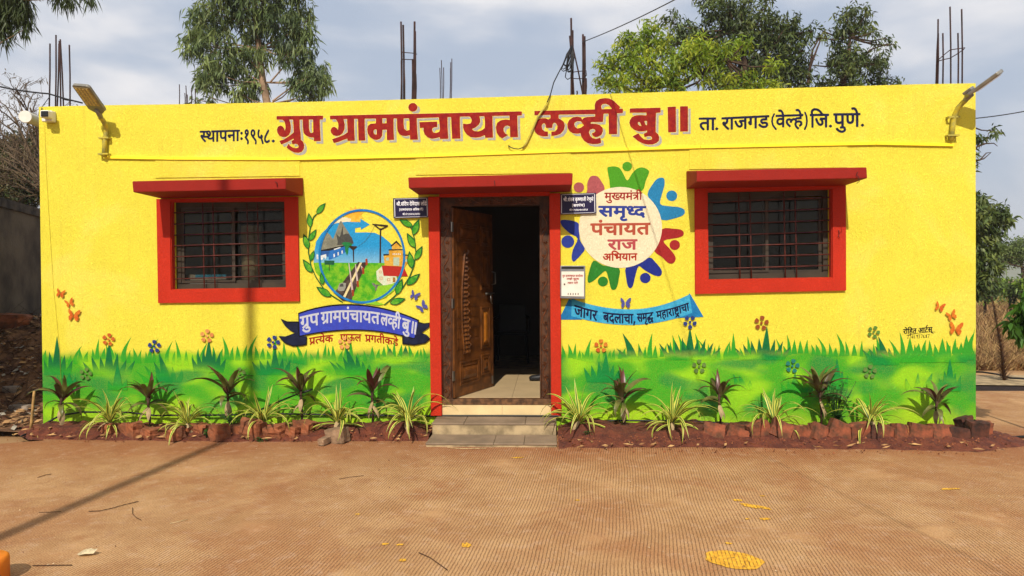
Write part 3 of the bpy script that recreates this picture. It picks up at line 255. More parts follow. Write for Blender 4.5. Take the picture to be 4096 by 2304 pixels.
A["s2"] = [[10340,3304,0,21,-6,7,-48,1,-1,35,-6,6,-42,1,-18,3,-14,6,-6,9,1,8,7,8,12,6,15,3,7,-1,2,-10,10,-10,14,-5,24,2,9,4,9,10,5,9,0,11,-3,8,-7,10,15,19,1,7,-7,8,-22,7,-8,-2,-26,-30,-26,0,-21,-3,-19,-5,-18,-10,-19,6,-23,3,-34,-2,-22,-7,-9,-6,-14,-17,-3,-8,0,-14,4,-14,-23,-21,-5,-12,0,-13,-25,0,-1,121,2,23,-6,6,-28,8,-3,6,11,5,16,1,26,-8,8,0,5,6,7,13,2,9,-6,8,-35,9,-27,0,-21,-4,-13,-8,-16,-18,-2,-20,2,-11,17,-18,14,-8,-1,-44,-54,-1,-6,14,-6,7,-10,4,-10,0,-19,-5,-9,-7,-15,-15,-5,-11,2,-12,11,-10,18,-4,-1,-38,-52,0,-3,2,0,129,-6,8,-33,1,-7,-6,-2,-59,-50,1,-32,-4,15,14,37,23,5,6,0,8,-7,8,-13,10,-9,1,-28,-17,-36,-28,-35,-34,-5,-8,-2,-17,11,-14,8,-3,23,0,16,4,3,-10,-3,-14,-64,-3,-6,-4,-1,-4,0,-22,8,-6,442,2,10,4,6,11,8,-7,17,-8,35,-2,20,6,17,14,2,-2,1,-9,8,-6,186,1,4,2],[10087,3349,-3,-11,4,-9,-5,-2,-10,5,-2,5,2,7],[9690,3368,39,0,14,-2,2,-4,0,-31,-52,-1],[10238,3334,-3,-2,-90,0,-7,-1,-3,9,-5,8,13,9,-1,24,-7,6,-17,0,-13,3,-7,4,-1,7,6,4,12,3,18,0,15,-4,4,-4,0,-16,4,-11,16,-19,22,-11,20,-4,23,-2],[9895,3332,1,37,34,2,21,-1,0,-38]]
A["s3"] = [[9639,3549,-15,14,-7,2,-17,0,-7,-4,-10,-11,-2,-15,4,-8,11,-10,8,-2,17,0,7,4,10,10,1,5],[9443,3582,6,-7,23,-2,928,-9,4,1,5,6,0,23,-2,4,-6,4,-26,1,-3,2,-1,144,-1,4,-6,4,-33,0,-7,-6,-1,-81,-2,-3,-56,1,-10,3,-9,6,-2,6,1,6,6,10,9,8,28,20,7,8,0,6,-2,4,-22,16,-11,-1,-36,-27,-19,-20,-8,-16,-2,-20,3,-12,5,-8,15,-15,14,-7,23,-6,66,-1,2,-3,0,-18,-2,-3,-154,2,-1,145,-3,6,-6,3,-30,0,-6,-3,-3,-4,0,-34,-2,-2,-24,5,-29,2,-30,-6,-19,-11,-13,-13,-11,-16,-5,-17,0,-10,7,-7,20,-6,12,-6,3,-7,-3,-11,-4,-6,-4,-1,-57,1,-2,3,0,143,-8,7,-24,2,-10,-1,-6,-7,-2,-146,-40,-1,-3,2,-1,144,-3,6,-5,3,-31,0,-5,-3,-4,-5,0,-31,-30,6,-26,1,-18,-3,-18,-8,-14,-13,-8,-12,-2,-8,1,-25,-31,-1,-6,-4,-1,-27,7,-7,131,-2,6,5,1,4,-4,25,-6,5,-18,0,-22,6,-8,5,-1,11,8,7,11,3,10,0,18,-4,17,-10,3,-5,-1,-63,-89,-1,-90,3,-1,146,-7,7,-31,0,-4,-1,-5,-6,0,-39,-34,6,-30,-1,-26,-10,-15,-15,-6,-10,-5,-19,0,-56,-3,-2,-17,1,-6,-4],[10117,3606,-43,1,1,27,-3,12,-14,17,-15,10,1,2,12,7,17,3,26,-5,17,-10,2,-4],[9586,3613,-66,0,-1,49,3,13,5,6,8,4,14,1,22,-5,16,-10]]
A["s4"] = [[10201,3834,0,18,-3,6,-7,4,-20,0,-3,2,-1,124,-3,5,-5,3,-23,2,-10,-4,-4,-6,-1,-80,-25,0,7,20,1,12,-5,13,-8,11,-24,12,-25,3,-23,-4,-15,-7,-13,-9,-20,-22,-24,-43,2,-8,5,-3,22,-6,6,1,4,3,21,36,13,15,12,8,19,2,5,-2,3,-4,-1,-10,-12,-12,-18,-10,-3,-6,2,-6,9,-16,7,-3,23,-2,53,0,3,-3,-2,-5,-173,1,-20,2,-1,123,-3,8,-8,3,-25,0,-6,-3,-3,-5,-1,-125,-33,-1,-1,23,-8,19,-12,12,-23,13,16,14,46,30,1,5,-3,6,-16,12,-8,3,-11,-4,-26,-18,-39,-29,-22,-20,-9,-16,0,-10,3,-6,4,-6,11,-5,18,-2,20,8,3,0,9,-10,2,-8,-2,-8,-4,-2,-68,0,-6,-3,-4,-8,2,-19,4,-4,6,-2,460,-5,8,3]]
A["s5"] = [[10201,4056,-2,16,-17,4,0,88,-5,6,-14,0,-4,-4,-2,-48,-19,0,-4,14,-7,5,-6,1,-10,-4,-10,-10,-4,-7,0,-13,7,-7,7,-2,46,-1,1,-17,-2,-3,-71,2,0,88,-2,4,-4,2,-14,0,-4,-5,0,-87,-4,-3,-14,0,-3,2,-1,88,-1,4,-5,2,-13,0,-3,-2,-2,-23,-15,2,-17,0,-11,-4,-13,-12,-7,-14,-2,-13,3,-5,11,-4,6,-4,0,-10,-6,-6,-23,0,-3,2,0,88,-5,6,-16,0,-4,-3,0,-37,-2,-3,-21,1,-3,10,-7,6,-12,0,-7,-4,-9,-10,-3,-7,0,-11,7,-8,-21,-9,-5,-5,-5,-14,-8,0,-2,3,0,87,-4,6,-16,0,-5,-5,0,-88,-2,-3,-16,1,-3,2,0,87,-5,6,-15,0,-4,-4,-1,-44,-11,1,-2,17,-8,11,-15,5,-16,0,-15,-5,-12,-11,-11,-15,-8,-17,1,-7,2,-3,11,-4,5,0,22,34,9,4,9,-1,4,-5,-2,-6,-7,-9,-12,-2,-3,-15,3,-5,15,-4,3,-3,-1,-5,-4,-3,-5,0,-17,6,-6,0,-7,-14,2,-8,19,-7,22,0,12,6,10,9,1,-10,3,-3,48,-2,1,-2,0,-16,4,-12,13,-12,12,-5,30,0,18,6,19,12,28,28,287,-3],[9877,4057,-8,-9,-12,-9,-21,-8,-11,0,-9,3,-4,3,-3,7,3,10,16,1,5,5,11,-6,9,-2],[9885,4066,4,15,0,23,23,1,0,-28,-19,0,-2,-3,-2,-7],[9861,4080,-4,-5,-5,2,4,4],[10014,4077,-18,0,-2,25,-14,15,4,6,9,2,8,-1,14,-9],[9727,4102,8,1,9,-3,0,-20,-12,-1,-1,11]]
A["j1"] = [[9551,5125,-13,13,-7,-2,-34,-52,-17,-37,0,-20,7,-8,15,0,10,8,4,-1,5,-19,-3,-12,-42,-10,-7,1,-7,128,-4,4,-12,-1,-7,-3,-2,-4,5,-131,-4,-3,-18,-2,-5,77,-5,8,-11,2,-7,-5,-8,-9,-8,-23,0,-12,3,-6,5,-5,7,-1,2,-2,1,-31,-26,-8,-3,3,-7,125,-6,5,-17,-5,-2,-3,0,-12,7,-118,-2,-3,-18,-6,-3,3,-5,127,-6,5,-17,-5,-4,-7,4,-85,-10,-4,-5,0,4,20,0,13,-6,20,-12,9,-18,0,-18,-13,-13,-20,-12,-33,-7,-36,4,-6,14,-1,4,2,15,54,10,18,8,5,5,-4,1,-11,-6,-16,-11,-20,5,-17,3,-3,6,0,40,12,2,-2,-1,-12,-99,-32,-4,-6,0,-20,4,-3,7,0,183,56,104,25,75,16,3,4,-1,18,-5,5,-12,0,-1,26,-4,13,-13,16,-12,8,12,22,23,33]]
A["j2"] = [[9647,4993,2,-3,8,0,92,13,76,8,119,8,189,2,4,4,-1,19,-4,3,-11,1,-2,3,0,124,-4,3,-14,0,-5,-5,-1,-121,-2,-3,-13,0,-3,3,0,120,-4,5,-16,1,-4,-3,-1,-27,-11,2,-16,0,-7,-3,-9,-10,-8,-17,1,-29,-15,-2,-3,-4,0,-17,3,-4,56,-1,9,4,0,-17,-51,-3,-25,0,-3,2,0,123,-5,4,-13,0,-3,-1,-2,-4,0,-120,-2,-4,-3,-1,-12,0,-2,3,0,120,-3,6,-16,-1,-4,-5,-1,-76,-3,1,-4,6,-7,20,-8,3,-10,-4,-4,-4,1,-22,-8,-4,-6,3,-3,11,3,12,27,41,-4,10,-10,8,-6,-3,-9,-12,-12,-18,-8,-16,-5,-18,2,-24,6,-12,8,-7,6,-3,18,0,16,10,18,-8,2,-3,0,-13,-12,-4,-80,-5,-4,3,-1,32,-3,2,-18,0,-10,2,-6,7,-3,11,6,17,8,7,4,0,4,-14,8,-6,9,0,7,3,7,10,2,21,-5,12,9,24,-12,10,-8,1,-4,-5,-9,-25,-20,-4,-13,-10,-10,-12,-5,-16,-2,-21,3,-16,4,-8,14,-13,19,-3,1,-10,-6,-3,-37,-4,-7,0,-2,3,0,120,-4,5,-16,-2,-3,-4,-1,-28,-24,0,-15,-6,-14,-17,-5,-24,3,-22,4,-8,7,-8,17,-6,25,3,2,-3,0,-5,-7,-3,-53,-8,-5,-5],[9711,5081,0,-15,-10,-2,7,15],[9689,5097,1,-4,-11,-19,-2,3,3,11,4,7],[10052,5084,-5,7,-11,1,-9,7,-2,14,6,9,4,1,6,-2,11,-10],[10135,5207,-3,-4,-1,-8,8,-54,4,-3,20,0,3,5,0,9,-14,52,-4,3]]
A["j3"] = [[10186,5021,6,-5,85,-5,67,-7,105,-14,5,5,0,15,-4,4,-14,5,0,28,-4,5,-20,6,-3,5,-2,14,3,10,6,6,3,-2,3,-13,7,-6,8,-1,8,7,4,9,1,8,-6,16,11,36,-1,7,-6,7,-7,3,-4,-5,-5,-12,-23,21,-11,3,-12,-2,-8,-6,-5,-9,-3,-9,0,-15,-10,-10,-6,-11,-2,-18,6,-17,8,-8,7,-3,13,2,4,-15,4,-7,9,-9,11,-6,1,-5,-2,-3,-63,8,-5,3,3,92,3,23,-2,5,-8,6,-3,9,2,5,2,2,16,-7,4,4,4,12,-1,4,-5,6,-15,7,-13,-4,-9,-9,-4,-11,-1,-13,1,-9,9,-19,-2,-39,-15,0,-3,15,-8,6,-7,-2,-5,-4,-9,-15,-1,-14,10,-11,-3,-34,-12,0,-3,2,5,84,0,21,-2,5,-4,3,-8,0,-6,-5,-4,-45,-25,-2,-1,2,24,36,-5,13,-6,4,-9,-8,-18,-25,-13,-24,-4,-12,0,-11,4,-7,6,-4,9,1,2,-2,-2,-19,-3,-1,-20,-2,-3,-5],[10321,5032,-9,0,-5,3,1,31,2,3,14,-1,1,-2,-1,-27],[10236,5039,-2,3,0,32,3,2,9,-2,5,-4,-2,-29,-3,-2],[10393,5145,7,0,8,-5,7,-10,3,-11,-14,-4,-2,11,-11,7,-1,5]]
A["j4"] = [[11019,4842,3,17,-12,7,-1,2,14,95,0,8,-1,3,-12,3,-6,-5,-16,-98,-12,3,-2,3,14,94,-1,12,-5,3,-8,1,-4,-2,-5,-20,-15,7,-19,-1,-11,-12,-4,-25,-13,1,-3,-3,-2,-13,3,-6,39,-13,11,-2,3,3,1,16,-14,10,-5,10,2,7,4,5,4,1,6,-4,9,-15,-7,-47,-66,21,13,95,-1,12,-5,3,-9,1,-4,-3,-15,-100,-9,1,-6,3,5,38,-2,6,-7,13,-24,10,-7,7,-1,6,3,10,7,3,16,-4,13,-13,5,0,3,3,4,9,0,8,-16,15,21,27,0,5,-8,11,-6,-1,-15,-17,-3,2,-20,28,-7,0,-8,-10,1,-7,21,-30,-18,-7,-6,-6,-4,-8,-2,-26,2,-9,-7,-12,-5,-28,-3,-3,-10,3,-2,3,14,94,0,8,-2,3,-13,3,-4,-6,-14,-94,-3,-5,-12,5,3,29,-3,12,-11,19,32,29,0,7,-5,10,-8,0,-19,-15,-23,-25,-7,-10,-3,-14,3,-8,6,-4,13,1,3,-2,2,-13,-5,-11,-35,9,14,100,-3,7,-12,2,-4,-3,-16,-101,-14,4,2,17,-2,12,-35,10,0,6,3,3,13,-4,17,2,8,5,7,11,1,27,-3,9,-10,9,-8,-1,-6,-11,0,-5,9,-12,-4,-10,-8,-1,-8,3,-7,11,1,10,7,12,19,18,0,8,-6,9,-5,0,-5,-2,-20,-19,-6,-11,-4,-15,1,-26,-7,-19,0,-13,5,-10,12,-8,17,-4,2,-2,-2,-5,-5,0,-46,11,14,100,-3,7,-9,2,-7,-2,-8,-44,-19,3,-2,16,-5,4,-12,-1,-14,-17,-1,-13,9,-9,-3,-26,-2,-8,-13,1,-5,-2,-1,-16,2,-4,113,-22,132,-32,135,-40,137,-49],[10834,4943,-3,-16,-11,3,11,12],[10810,4951,1,9,3,5,6,-1,1,-4],[10538,5034,19,-4,-3,-26,-3,-8,-20,4,3,26]]
A["n1"] = [[6821,3280,-7,6,-8,1,-4,-2,-6,-6,-4,-9,1,-12,6,-7,8,-5,1,-4,-2,-2,-17,0,-3,2,0,43,-1,2,-5,0,-1,-3,0,-42,-1,-2,-4,0,-3,3,0,43,-4,1,-3,-2,0,-27,-4,2,-3,8,-2,1,-4,-3,0,-7,-4,-1,-4,2,0,8,10,15,-1,4,-3,0,-7,-7,-5,-9,-1,-12,4,-6,4,-3,6,0,6,3,7,-4,1,-2,0,-5,-2,-1,-26,-1,-3,-2,0,-4,4,-1,41,-2,-1,-9,-2,-4,-7,-1,-2,-2,-1,-4,5,-2,5,0,7,8,4,-6,2,-1,2,2,1,6,-3,3,-4,0,-1,1,3,9,20,0,1,-2,-3,-10,-2,-2,-6,-1,-2,-4,1,-2,4,-2,5,1,5,6,6,16,10,1,1,4,-1,3,-10,1,-1,12,-1,2,-6,1,-6,3,-2,5,0,9,4,4,0,-6,4,-6,4,-3,6,0,4,4,2,6],[6721,3235,0,4,-6,2,-1,2,0,42,-2,3,-4,-2,0,-19,-15,-1,-2,1,10,17,-3,5,-16,-22,-2,-6,0,-5,4,-3,5,2,1,-2,0,-10,-2,-1,-11,0,-3,1,0,42,-1,3,-4,1,-2,-2,-1,-45,-10,0,-1,13,-9,2,-4,2,-2,7,3,8,5,1,2,-6,4,-2,4,1,2,3,0,6,-2,4,3,9,-3,3,-2,0,-4,-9,-8,-1,-5,-4,-5,-8,0,-12,7,-8,7,-3,0,-4,-1,-2,-17,1,-3,1,0,42,-1,3,-5,-1,0,-10,-6,2,-7,-2,-6,-5,-2,-7,1,-9,2,-3,7,-5,11,-1,0,-3,-1,-2,-25,0,-1,44,-1,3,-4,0,-2,-2,0,-43,-1,-2,-10,1,-1,12,-10,3,-4,4,0,9,4,4,3,0,6,-8,2,0,4,4,1,4,-3,7,3,7,-1,3,-4,1,-5,-9,-6,-1,-6,-3,-5,-8,0,-10,1,-5,5,-5,8,-4,1,-2,-1,-3,-14,-1,-3,-2,2,-5,13,0,2,-2,-3,-12,-10,-3,0,-5,4,-2,4,0,5,3,4,7,2,11,3,1,9,0,0,-14,6,-6,4,-2,7,0,6,1,6,5,12,16,91,-1],[6538,3237,0,5,-5,2,-1,2,0,42,-2,3,-5,-1,0,-12,-10,0,-7,-6,-2,-9,0,-16,-1,-2,-9,0,-1,12,-12,4,-3,5,0,6,5,5,4,0,0,-5,3,-2,4,0,3,2,1,7,-3,5,4,8,-3,3,-3,-1,-4,-8,-7,-1,-4,-2,-5,-5,-2,-6,0,-7,2,-6,5,-6,8,-3,0,-4,-1,-1,-17,0,-3,1,0,43,-2,3,-3,0,-2,-2,-1,-45,-5,0,-2,2,0,42,-1,3,-4,0,-2,-2,-1,-19,-14,-1,-2,1,11,17,-4,5,-10,-12,-8,-15,0,-5,2,-3,8,0,0,-10,-1,-2,-11,-1,-1,-2,1,-4,3,-1,40,-2,1,-1,-1,-8,1,-5,9,-8,9,0,6,2,8,8,9,12,35,0],[6383,3215,4,2,3,4,5,16,5,1,1,2,0,4,-5,2,-1,2,0,42,-2,3,-3,0,-2,-2,-1,-45,-5,1,-2,2,0,41,-1,3,-6,-1,0,-16,-2,1,-13,12,-3,-1,-2,-5,12,-11,0,-2,-8,-2,-10,8,-4,-5,0,-2,7,-6,-4,-11,1,-8,3,-3,5,-3,5,0,6,6,1,7,-3,11,7,2,2,0,0,-16,-5,-4,0,-4,3,-3,-1,-12,5,-8,3,-2],[6448,3220,3,1,1,3,0,4,-3,2,-3,-1,-2,-3,1,-4],[6617,3234,0,-2,-4,-6,-7,-5,-9,-1,-5,5,0,6,3,3],[6490,3236,0,-2,-4,-6,-6,-5,-10,-1,-5,4,0,7,3,3],[6387,3237,-2,-11,-2,-3,-3,0,-3,3,1,9,2,2],[6697,3258,8,0,3,-1,-1,-15,-9,0],[6524,3244,-8,0,-3,2,0,19,1,4,3,1,6,-1,2,-3,0,-20],[6357,3257,2,-2,1,-5,-1,-4,-2,0,-3,0,-1,3,0,4],[6444,3246,-9,0,-1,16,8,1,3,-2],[6621,3256,-9,1,-3,1,-2,6,2,6,6,1,4,-2,2,-4],[6812,3278,4,-3,0,-5,-1,-2,-3,0,-2,3,0,6],[6408,3281,3,2,1,3,0,5,-4,3,-4,-2,-1,-3,0,-5]]
A["n2"] = [[6603,3350,3,-2,6,10,5,0,2,-4,-6,-4,0,-2,4,-4,1,-2,-3,-1,-6,0,-1,-2,1,-2,4,-2,7,1,4,4,-1,8,3,1,2,-6,-3,-4,0,-3,2,-1,11,-1,2,-9,7,-4,6,0,7,3,10,10,44,0,18,-2,2,-10,2,-2,5,-1,6,4,5,8,5,4,-5,4,0,24,-3,3,-2,-3,0,-22,-2,-2,-4,1,-1,6,-5,7,8,9,0,2,-3,2,-11,-10,-3,-6,1,-5,7,0,2,-4,-4,-2,-8,0,-2,1,0,24,-3,3,-3,-3,0,-23,-3,-2,-14,1,0,5,8,1,4,3,1,5,-2,7,-4,3,-2,-3,2,-9,-3,-1,-2,0,-2,3,0,10,-3,3,-2,-2,-1,-5,-9,1,-3,-3,-2,-4,0,-6,2,-3,5,-3,6,0,-1,-2,-17,1,0,24,-3,3,-2,-2,-1,-4,-7,1,-6,-4,-2,-4,1,-6,-6,-9,-2,2,0,23,-3,3,-3,-3,0,-22,-2,-2,-4,1,0,24,-3,3,-3,-3,-1,-11,-3,1,0,4,-3,3,-6,2,-4,-2,-4,-4],[6760,3374,-2,-3,4,-8,2,-12,-1,-14,-5,-13,2,-2,6,5,4,18,0,7,-3,14,-4,7],[6745,3332,-1,-6,-5,-1,-1,3,1,4],[6663,3336,-2,-5,-7,-4,-7,0,-3,3,1,4,6,3,6,-3],[6488,3328,5,2,-3,4,-4,-2,0,-3],[6398,3381,-3,-1,-3,-7,-3,-15,2,-19,3,-7,4,-3,3,2,-6,20,1,14,5,13],[6591,3338,-4,5,0,23,-3,3,-2,0,-1,-2,-1,-14,-6,0,-4,2,1,5,5,5,-2,4,-2,0,-5,-5,-2,-6,0,-4,2,-4,3,-2,10,-2,0,-3,-18,-1,-2,2,0,23,-3,3,-2,-2,-1,-5,-7,0,-6,-3,-3,-7,5,-6,0,-3,-3,-1,-6,0,-1,25,-3,3,-2,-3,-1,-25,-4,0,-1,1,0,24,-4,3,-2,-2,-1,-5,-7,1,-4,-3,-3,-3,0,-6,-4,-1,-1,-2,2,-3,14,0,2,3,-6,3,-1,3,1,3,5,-1,3,-3,-1,-11,-21,-1,-2,2,0,22,-2,3,-4,-1,-1,-5,-8,-1,-4,-3,-1,-4,0,-11,-3,-1,-2,0,-1,2,0,22,-1,3,-5,-1,0,-9,-2,-2,-5,0,-3,4,-4,1,-4,-6,4,-7,0,-6,-3,-1,-5,2,0,22,-1,3,-3,0,-1,-2,0,-23,-5,-1,-2,2,0,24,-4,1,-3,-4,-8,5,-2,-2,0,-2,12,-9,0,-14,-3,-1,-4,1,0,14,-2,3,-3,0,-5,-7,4,-5,0,-5,-6,-4,2,-2,10,-1,152,-3,22,0],[6664,3337,-1,7,2,5,-6,4,2,4,5,-1,3,-3,0,-12],[6657,3340,-1,2,2,4,2,-2],[6553,3342,-5,1,1,5,-5,6,2,3,4,1,5,-4,0,-10],[6453,3353,6,0,0,-9,-7,1],[6478,3344,-1,2,1,10,2,2,3,0,3,-3,0,-10,-3,-1],[6694,3348,-8,0,-2,3,1,3,2,2,5,-2,2,-2]]
A["n3"] = [[6464,3402,4,3,4,8,4,3,-3,4,-1,21,-2,3,-2,-3,0,-20,-2,-2,-3,2,0,19,-2,3,-3,-1,-1,-9,-4,0,-5,4,-4,-5,2,-6,1,-4,-5,-3,0,-3,2,-1,22,-2,-1,-5,-6,-3,2,-3],[6502,3404,2,3,-3,4,-2,-4],[6672,3438,-3,-1,-3,-3,0,-6,3,-5,-5,-8,0,-4,1,-2,2,0,3,7,2,2,2,-2,3,-7,3,-1,1,5,-5,10,2,5,0,5,-2,4],[6699,3437,-2,0,-5,-7,-6,-4,1,-4,6,0,2,-5,-2,-4,-7,0,-1,-2,1,-2,9,-1,5,6,0,5,-4,7,5,8],[6713,3437,-3,-1,-3,-5,3,-10,-4,-6,-1,-6,1,-1,3,0,2,7,3,2,4,-8,3,-2,1,2,0,4,-4,8,2,6,0,5,-2,4],[6655,3441,-10,-10,1,-3,6,1,2,-3,-6,-5,4,-4,0,-2,-6,0,-2,-2,0,-2,3,-2,6,0,4,4,-1,7,3,7,-4,6,3,5],[6616,3439,-2,-1,-5,-6,-6,-4,1,-4,6,0,1,-3,-1,-6,-6,1,-2,-2,1,-2,3,-2,5,0,5,4,1,6,-4,8,5,8],[6574,3440,-2,0,-5,-7,-6,-4,1,-3,6,-1,2,-4,0,-3,-2,-2,-7,0,0,-3,2,-1,6,-1,6,6,0,6,-3,7,4,7],[6594,3442,-12,-9,3,-4,5,1,1,-2,-1,-2,-5,-2,0,-3,5,-4,-1,-1,-7,0,-1,-3,3,-2,7,0,4,4,-1,7,3,6,-4,7,3,5],[6635,3410,2,3,-9,14,-1,4,2,3,8,-2,2,2,-2,4,-7,1,-6,-2,-2,-7,2,-6,9,-13],[6534,3444,-3,-2,-1,-6,-9,-9,-3,-6,1,-5,5,-4,5,1,3,4,0,6,-3,5,8,11],[6551,3444,-2,-2,0,-5,-8,-8,3,-5,-2,-4,0,-4,4,-4,4,0,4,5,-1,5,-5,7,6,9,-1,4],[6502,3442,-3,-1,-1,-11,-4,0,-3,5,-4,-4,-1,-3,1,-2,10,-1,2,-4,-2,-2,-11,-1,-1,-2,1,-2,15,-1,6,1,0,2,-3,4,0,19],[6526,3417,-3,3,2,4,2,-3],[6456,3420,-4,1,0,5,1,2,4,-2,0,-5],[6480,3436,3,3,-1,3,-2,2,-3,-4],[6512,3435,2,4,-2,3,-2,1,-2,-5]]
A["m1"] = [[9393,3140,7,-2,4,3,8,20,28,0,43,-1,0,-6,-3,-7,-2,-2,-6,0,-1,-4,2,-4,4,0,4,1,5,8,4,13,5,2,2,2,-1,4,-4,2,-1,2,-1,43,-3,1,-3,-1,-1,-20,-14,-1,-1,1,1,3,9,14,-2,4,-3,0,-11,-17,-4,-10,0,-4,2,-3,7,0,0,-11,-2,-2,-11,0,-1,3,0,41,5,10,1,7,-2,5,-7,5,-5,0,-5,-2,-9,-11,-1,-2,2,-3,3,0,5,7,5,3,6,-1,2,-4,-2,-4,-7,0,-2,-3,4,-7,0,-41,-3,-2,-2,2,0,18,-2,9,-4,4,-6,2,-5,-2,-3,-4,-2,-11,0,-16,-5,-2,-2,2,-1,13,-7,11,11,17,-2,4,-3,0,-10,-14,-6,-12,0,-5,3,-3,7,1,2,-11,-2,-3,-10,0,-2,-1,0,-4,1,-2,9,-1,2,-1,-3,-11,-2,-2,-6,-1,-1,-4],[9201,3167,3,-3,144,-2,3,-1,-1,-10,2,-7,4,-5,5,-1,4,3,3,4,5,16,7,3,-1,5,-4,2,-1,2,0,42,-3,2,-3,-2,0,-42,-2,-3,-5,0,-2,2,0,42,-3,3,-3,-2,-1,-28,-6,0,2,7,-1,10,-4,5,-5,2,-8,-6,-4,-8,-3,-13,2,-4,3,2,7,19,5,1,2,-2,0,-5,-6,-10,1,-5,2,-2,12,-1,2,-2,-1,-4,-29,-1,-4,2,-1,43,-2,3,-2,0,-2,0,-1,-3,-1,-43,-5,-1,-2,2,0,42,-2,3,-2,0,-2,0,-1,-3,-1,-43,-4,1,0,20,-2,6,-4,5,-5,2,-5,-1,-5,-4,-8,5,-8,-1,-5,-7,-2,-25,-17,-1,-2,2,0,10,1,1,7,-1,5,4,2,5,0,11,-3,9,-3,2,-3,-4,3,-12,-2,-6,-3,-1,-3,4,0,26,-6,5,0,5,3,2,6,-2,2,6,-1,2,-4,2,-6,0,-5,-4,-2,-8,1,-6,5,-7,0,-8,-2,-1,-7,1,-4,-1,-5,-7,-1,-7,3,-11,6,-5,9,0,1,-4,-3,-2,-17,0],[9050,3143,7,6,5,16,5,2,2,2,-1,4,-4,2,-1,2,0,42,-3,3,-3,-2,0,-42,-2,-3,-5,0,-1,3,0,41,-2,3,-5,-1,-1,-15,-2,0,-12,12,-2,-1,-2,-4,11,-11,-1,-3,-7,-2,-9,7,-3,-4,0,-2,7,-6,-4,-9,0,-7,3,-6,4,-4,5,1,5,5,2,10,-3,8,6,3,2,-1,1,-14,-4,-5,2,-7,-1,-10,3,-9,4,-3],[9359,3147,-2,3,0,10,2,2,6,0,2,-2,-3,-10,-2,-3],[9113,3159,-3,-4,0,-4,3,-3,3,2,2,4,-2,4],[9049,3151,-3,4,0,9,2,3,6,0,2,-2,-2,-6,-2,-5],[9105,3168,2,-2,15,-1,65,0,2,2,-1,5,-4,3,-2,13,-7,11,11,16,0,2,-3,3,-2,-1,-13,-19,-3,-8,0,-4,3,-3,7,2,2,-4,-1,-9,-27,-1,-2,2,0,10,1,1,6,-2,6,5,2,6,0,12,-4,9,-2,0,-2,-2,2,-17,-3,-4,-2,0,-4,6,0,20,-2,2,-3,0,-1,-2,-1,-10,-7,2,-4,-1,-6,-8,0,-12,2,-6,6,-5,8,0,2,-1,-2,-5,-10,0,-11,1,-1,2,0,43,-2,2,-4,0,-1,-3,0,-41,-1,-2,-4,-2],[9102,3220,-2,-1,-7,-13,-6,-1,-3,-4,0,-5,2,-2,3,-1,4,2,4,-4,-9,-6,-3,-7,1,-7,6,-6,4,0,4,3,5,10,-2,15,-4,9,7,14,-1,2],[9474,3186,5,0,5,-2,0,-13,-2,-3,-6,0,-2,2],[9429,3195,3,-1,2,-4,0,-18,-3,-3,-4,0,-1,3,0,19,1,3],[9269,3192,1,-19,-3,-2,-8,0,0,4,8,15],[9279,3198,3,-1,2,-4,0,-19,-3,-3,-4,0,-1,3,0,19,1,4],[9098,3181,-1,-6,-5,-1,-1,3,1,3],[9026,3186,2,-2,2,-5,-2,-4,-2,-1,-2,1,-1,4,1,5],[9255,3183,0,12,2,3,4,0,2,-3,-5,-9],[9221,3187,-7,-1,-3,3,-1,8,2,4,5,0,3,-3,2,-4],[9140,3189,-6,-2,-4,3,-1,6,2,6,4,0,5,-4],[9075,3210,3,3,1,5,-1,3,-4,2,-3,-2,-1,-5,2,-4]]
A["m2"] = [[9338,3314,-1,-2,5,-11,3,-13,0,-12,-2,-9,-6,-13,1,-3,4,0,2,1,3,4,5,12,1,22,-3,13,-4,8,-3,3],[9280,3262,-3,-1,-2,-3,1,-4,4,-2,3,2,1,3,0,3],[9170,3255,1,3,-6,13,-3,10,1,15,2,8,6,13,-1,2,-3,0,-5,-3,-6,-13,-2,-24,3,-10,5,-10,2,-3],[9173,3271,3,-3,131,-4,25,0,2,3,0,3,-6,2,-1,30,-1,2,-5,-1,-2,-7,-12,1,-6,-2,-3,-6,0,-6,-7,-2,1,-5,23,-1,1,3,0,3,-8,2,-2,4,2,3,5,1,7,-5,0,-12,-1,-3,-35,1,-1,31,-2,2,-4,-1,-1,-8,-11,1,-8,-4,-2,-4,-1,-15,-4,-2,-4,2,-1,8,-2,4,-6,5,1,2,11,9,-1,3,-3,2,-16,-12,-5,-7,1,-6,11,-1,2,-4,-1,-3,-20,0,-1,31,-1,2,-6,-1,-1,-13,-17,-1,0,3,10,8,-1,4,-3,1,-11,-8,-7,-7,-2,-4,0,-4,2,-2,9,-1,0,-6,-3,-2,-10,1],[9276,3273,-14,0,0,10,3,7,6,0,5,-4],[9208,3275,-11,0,-1,11,12,-1]]
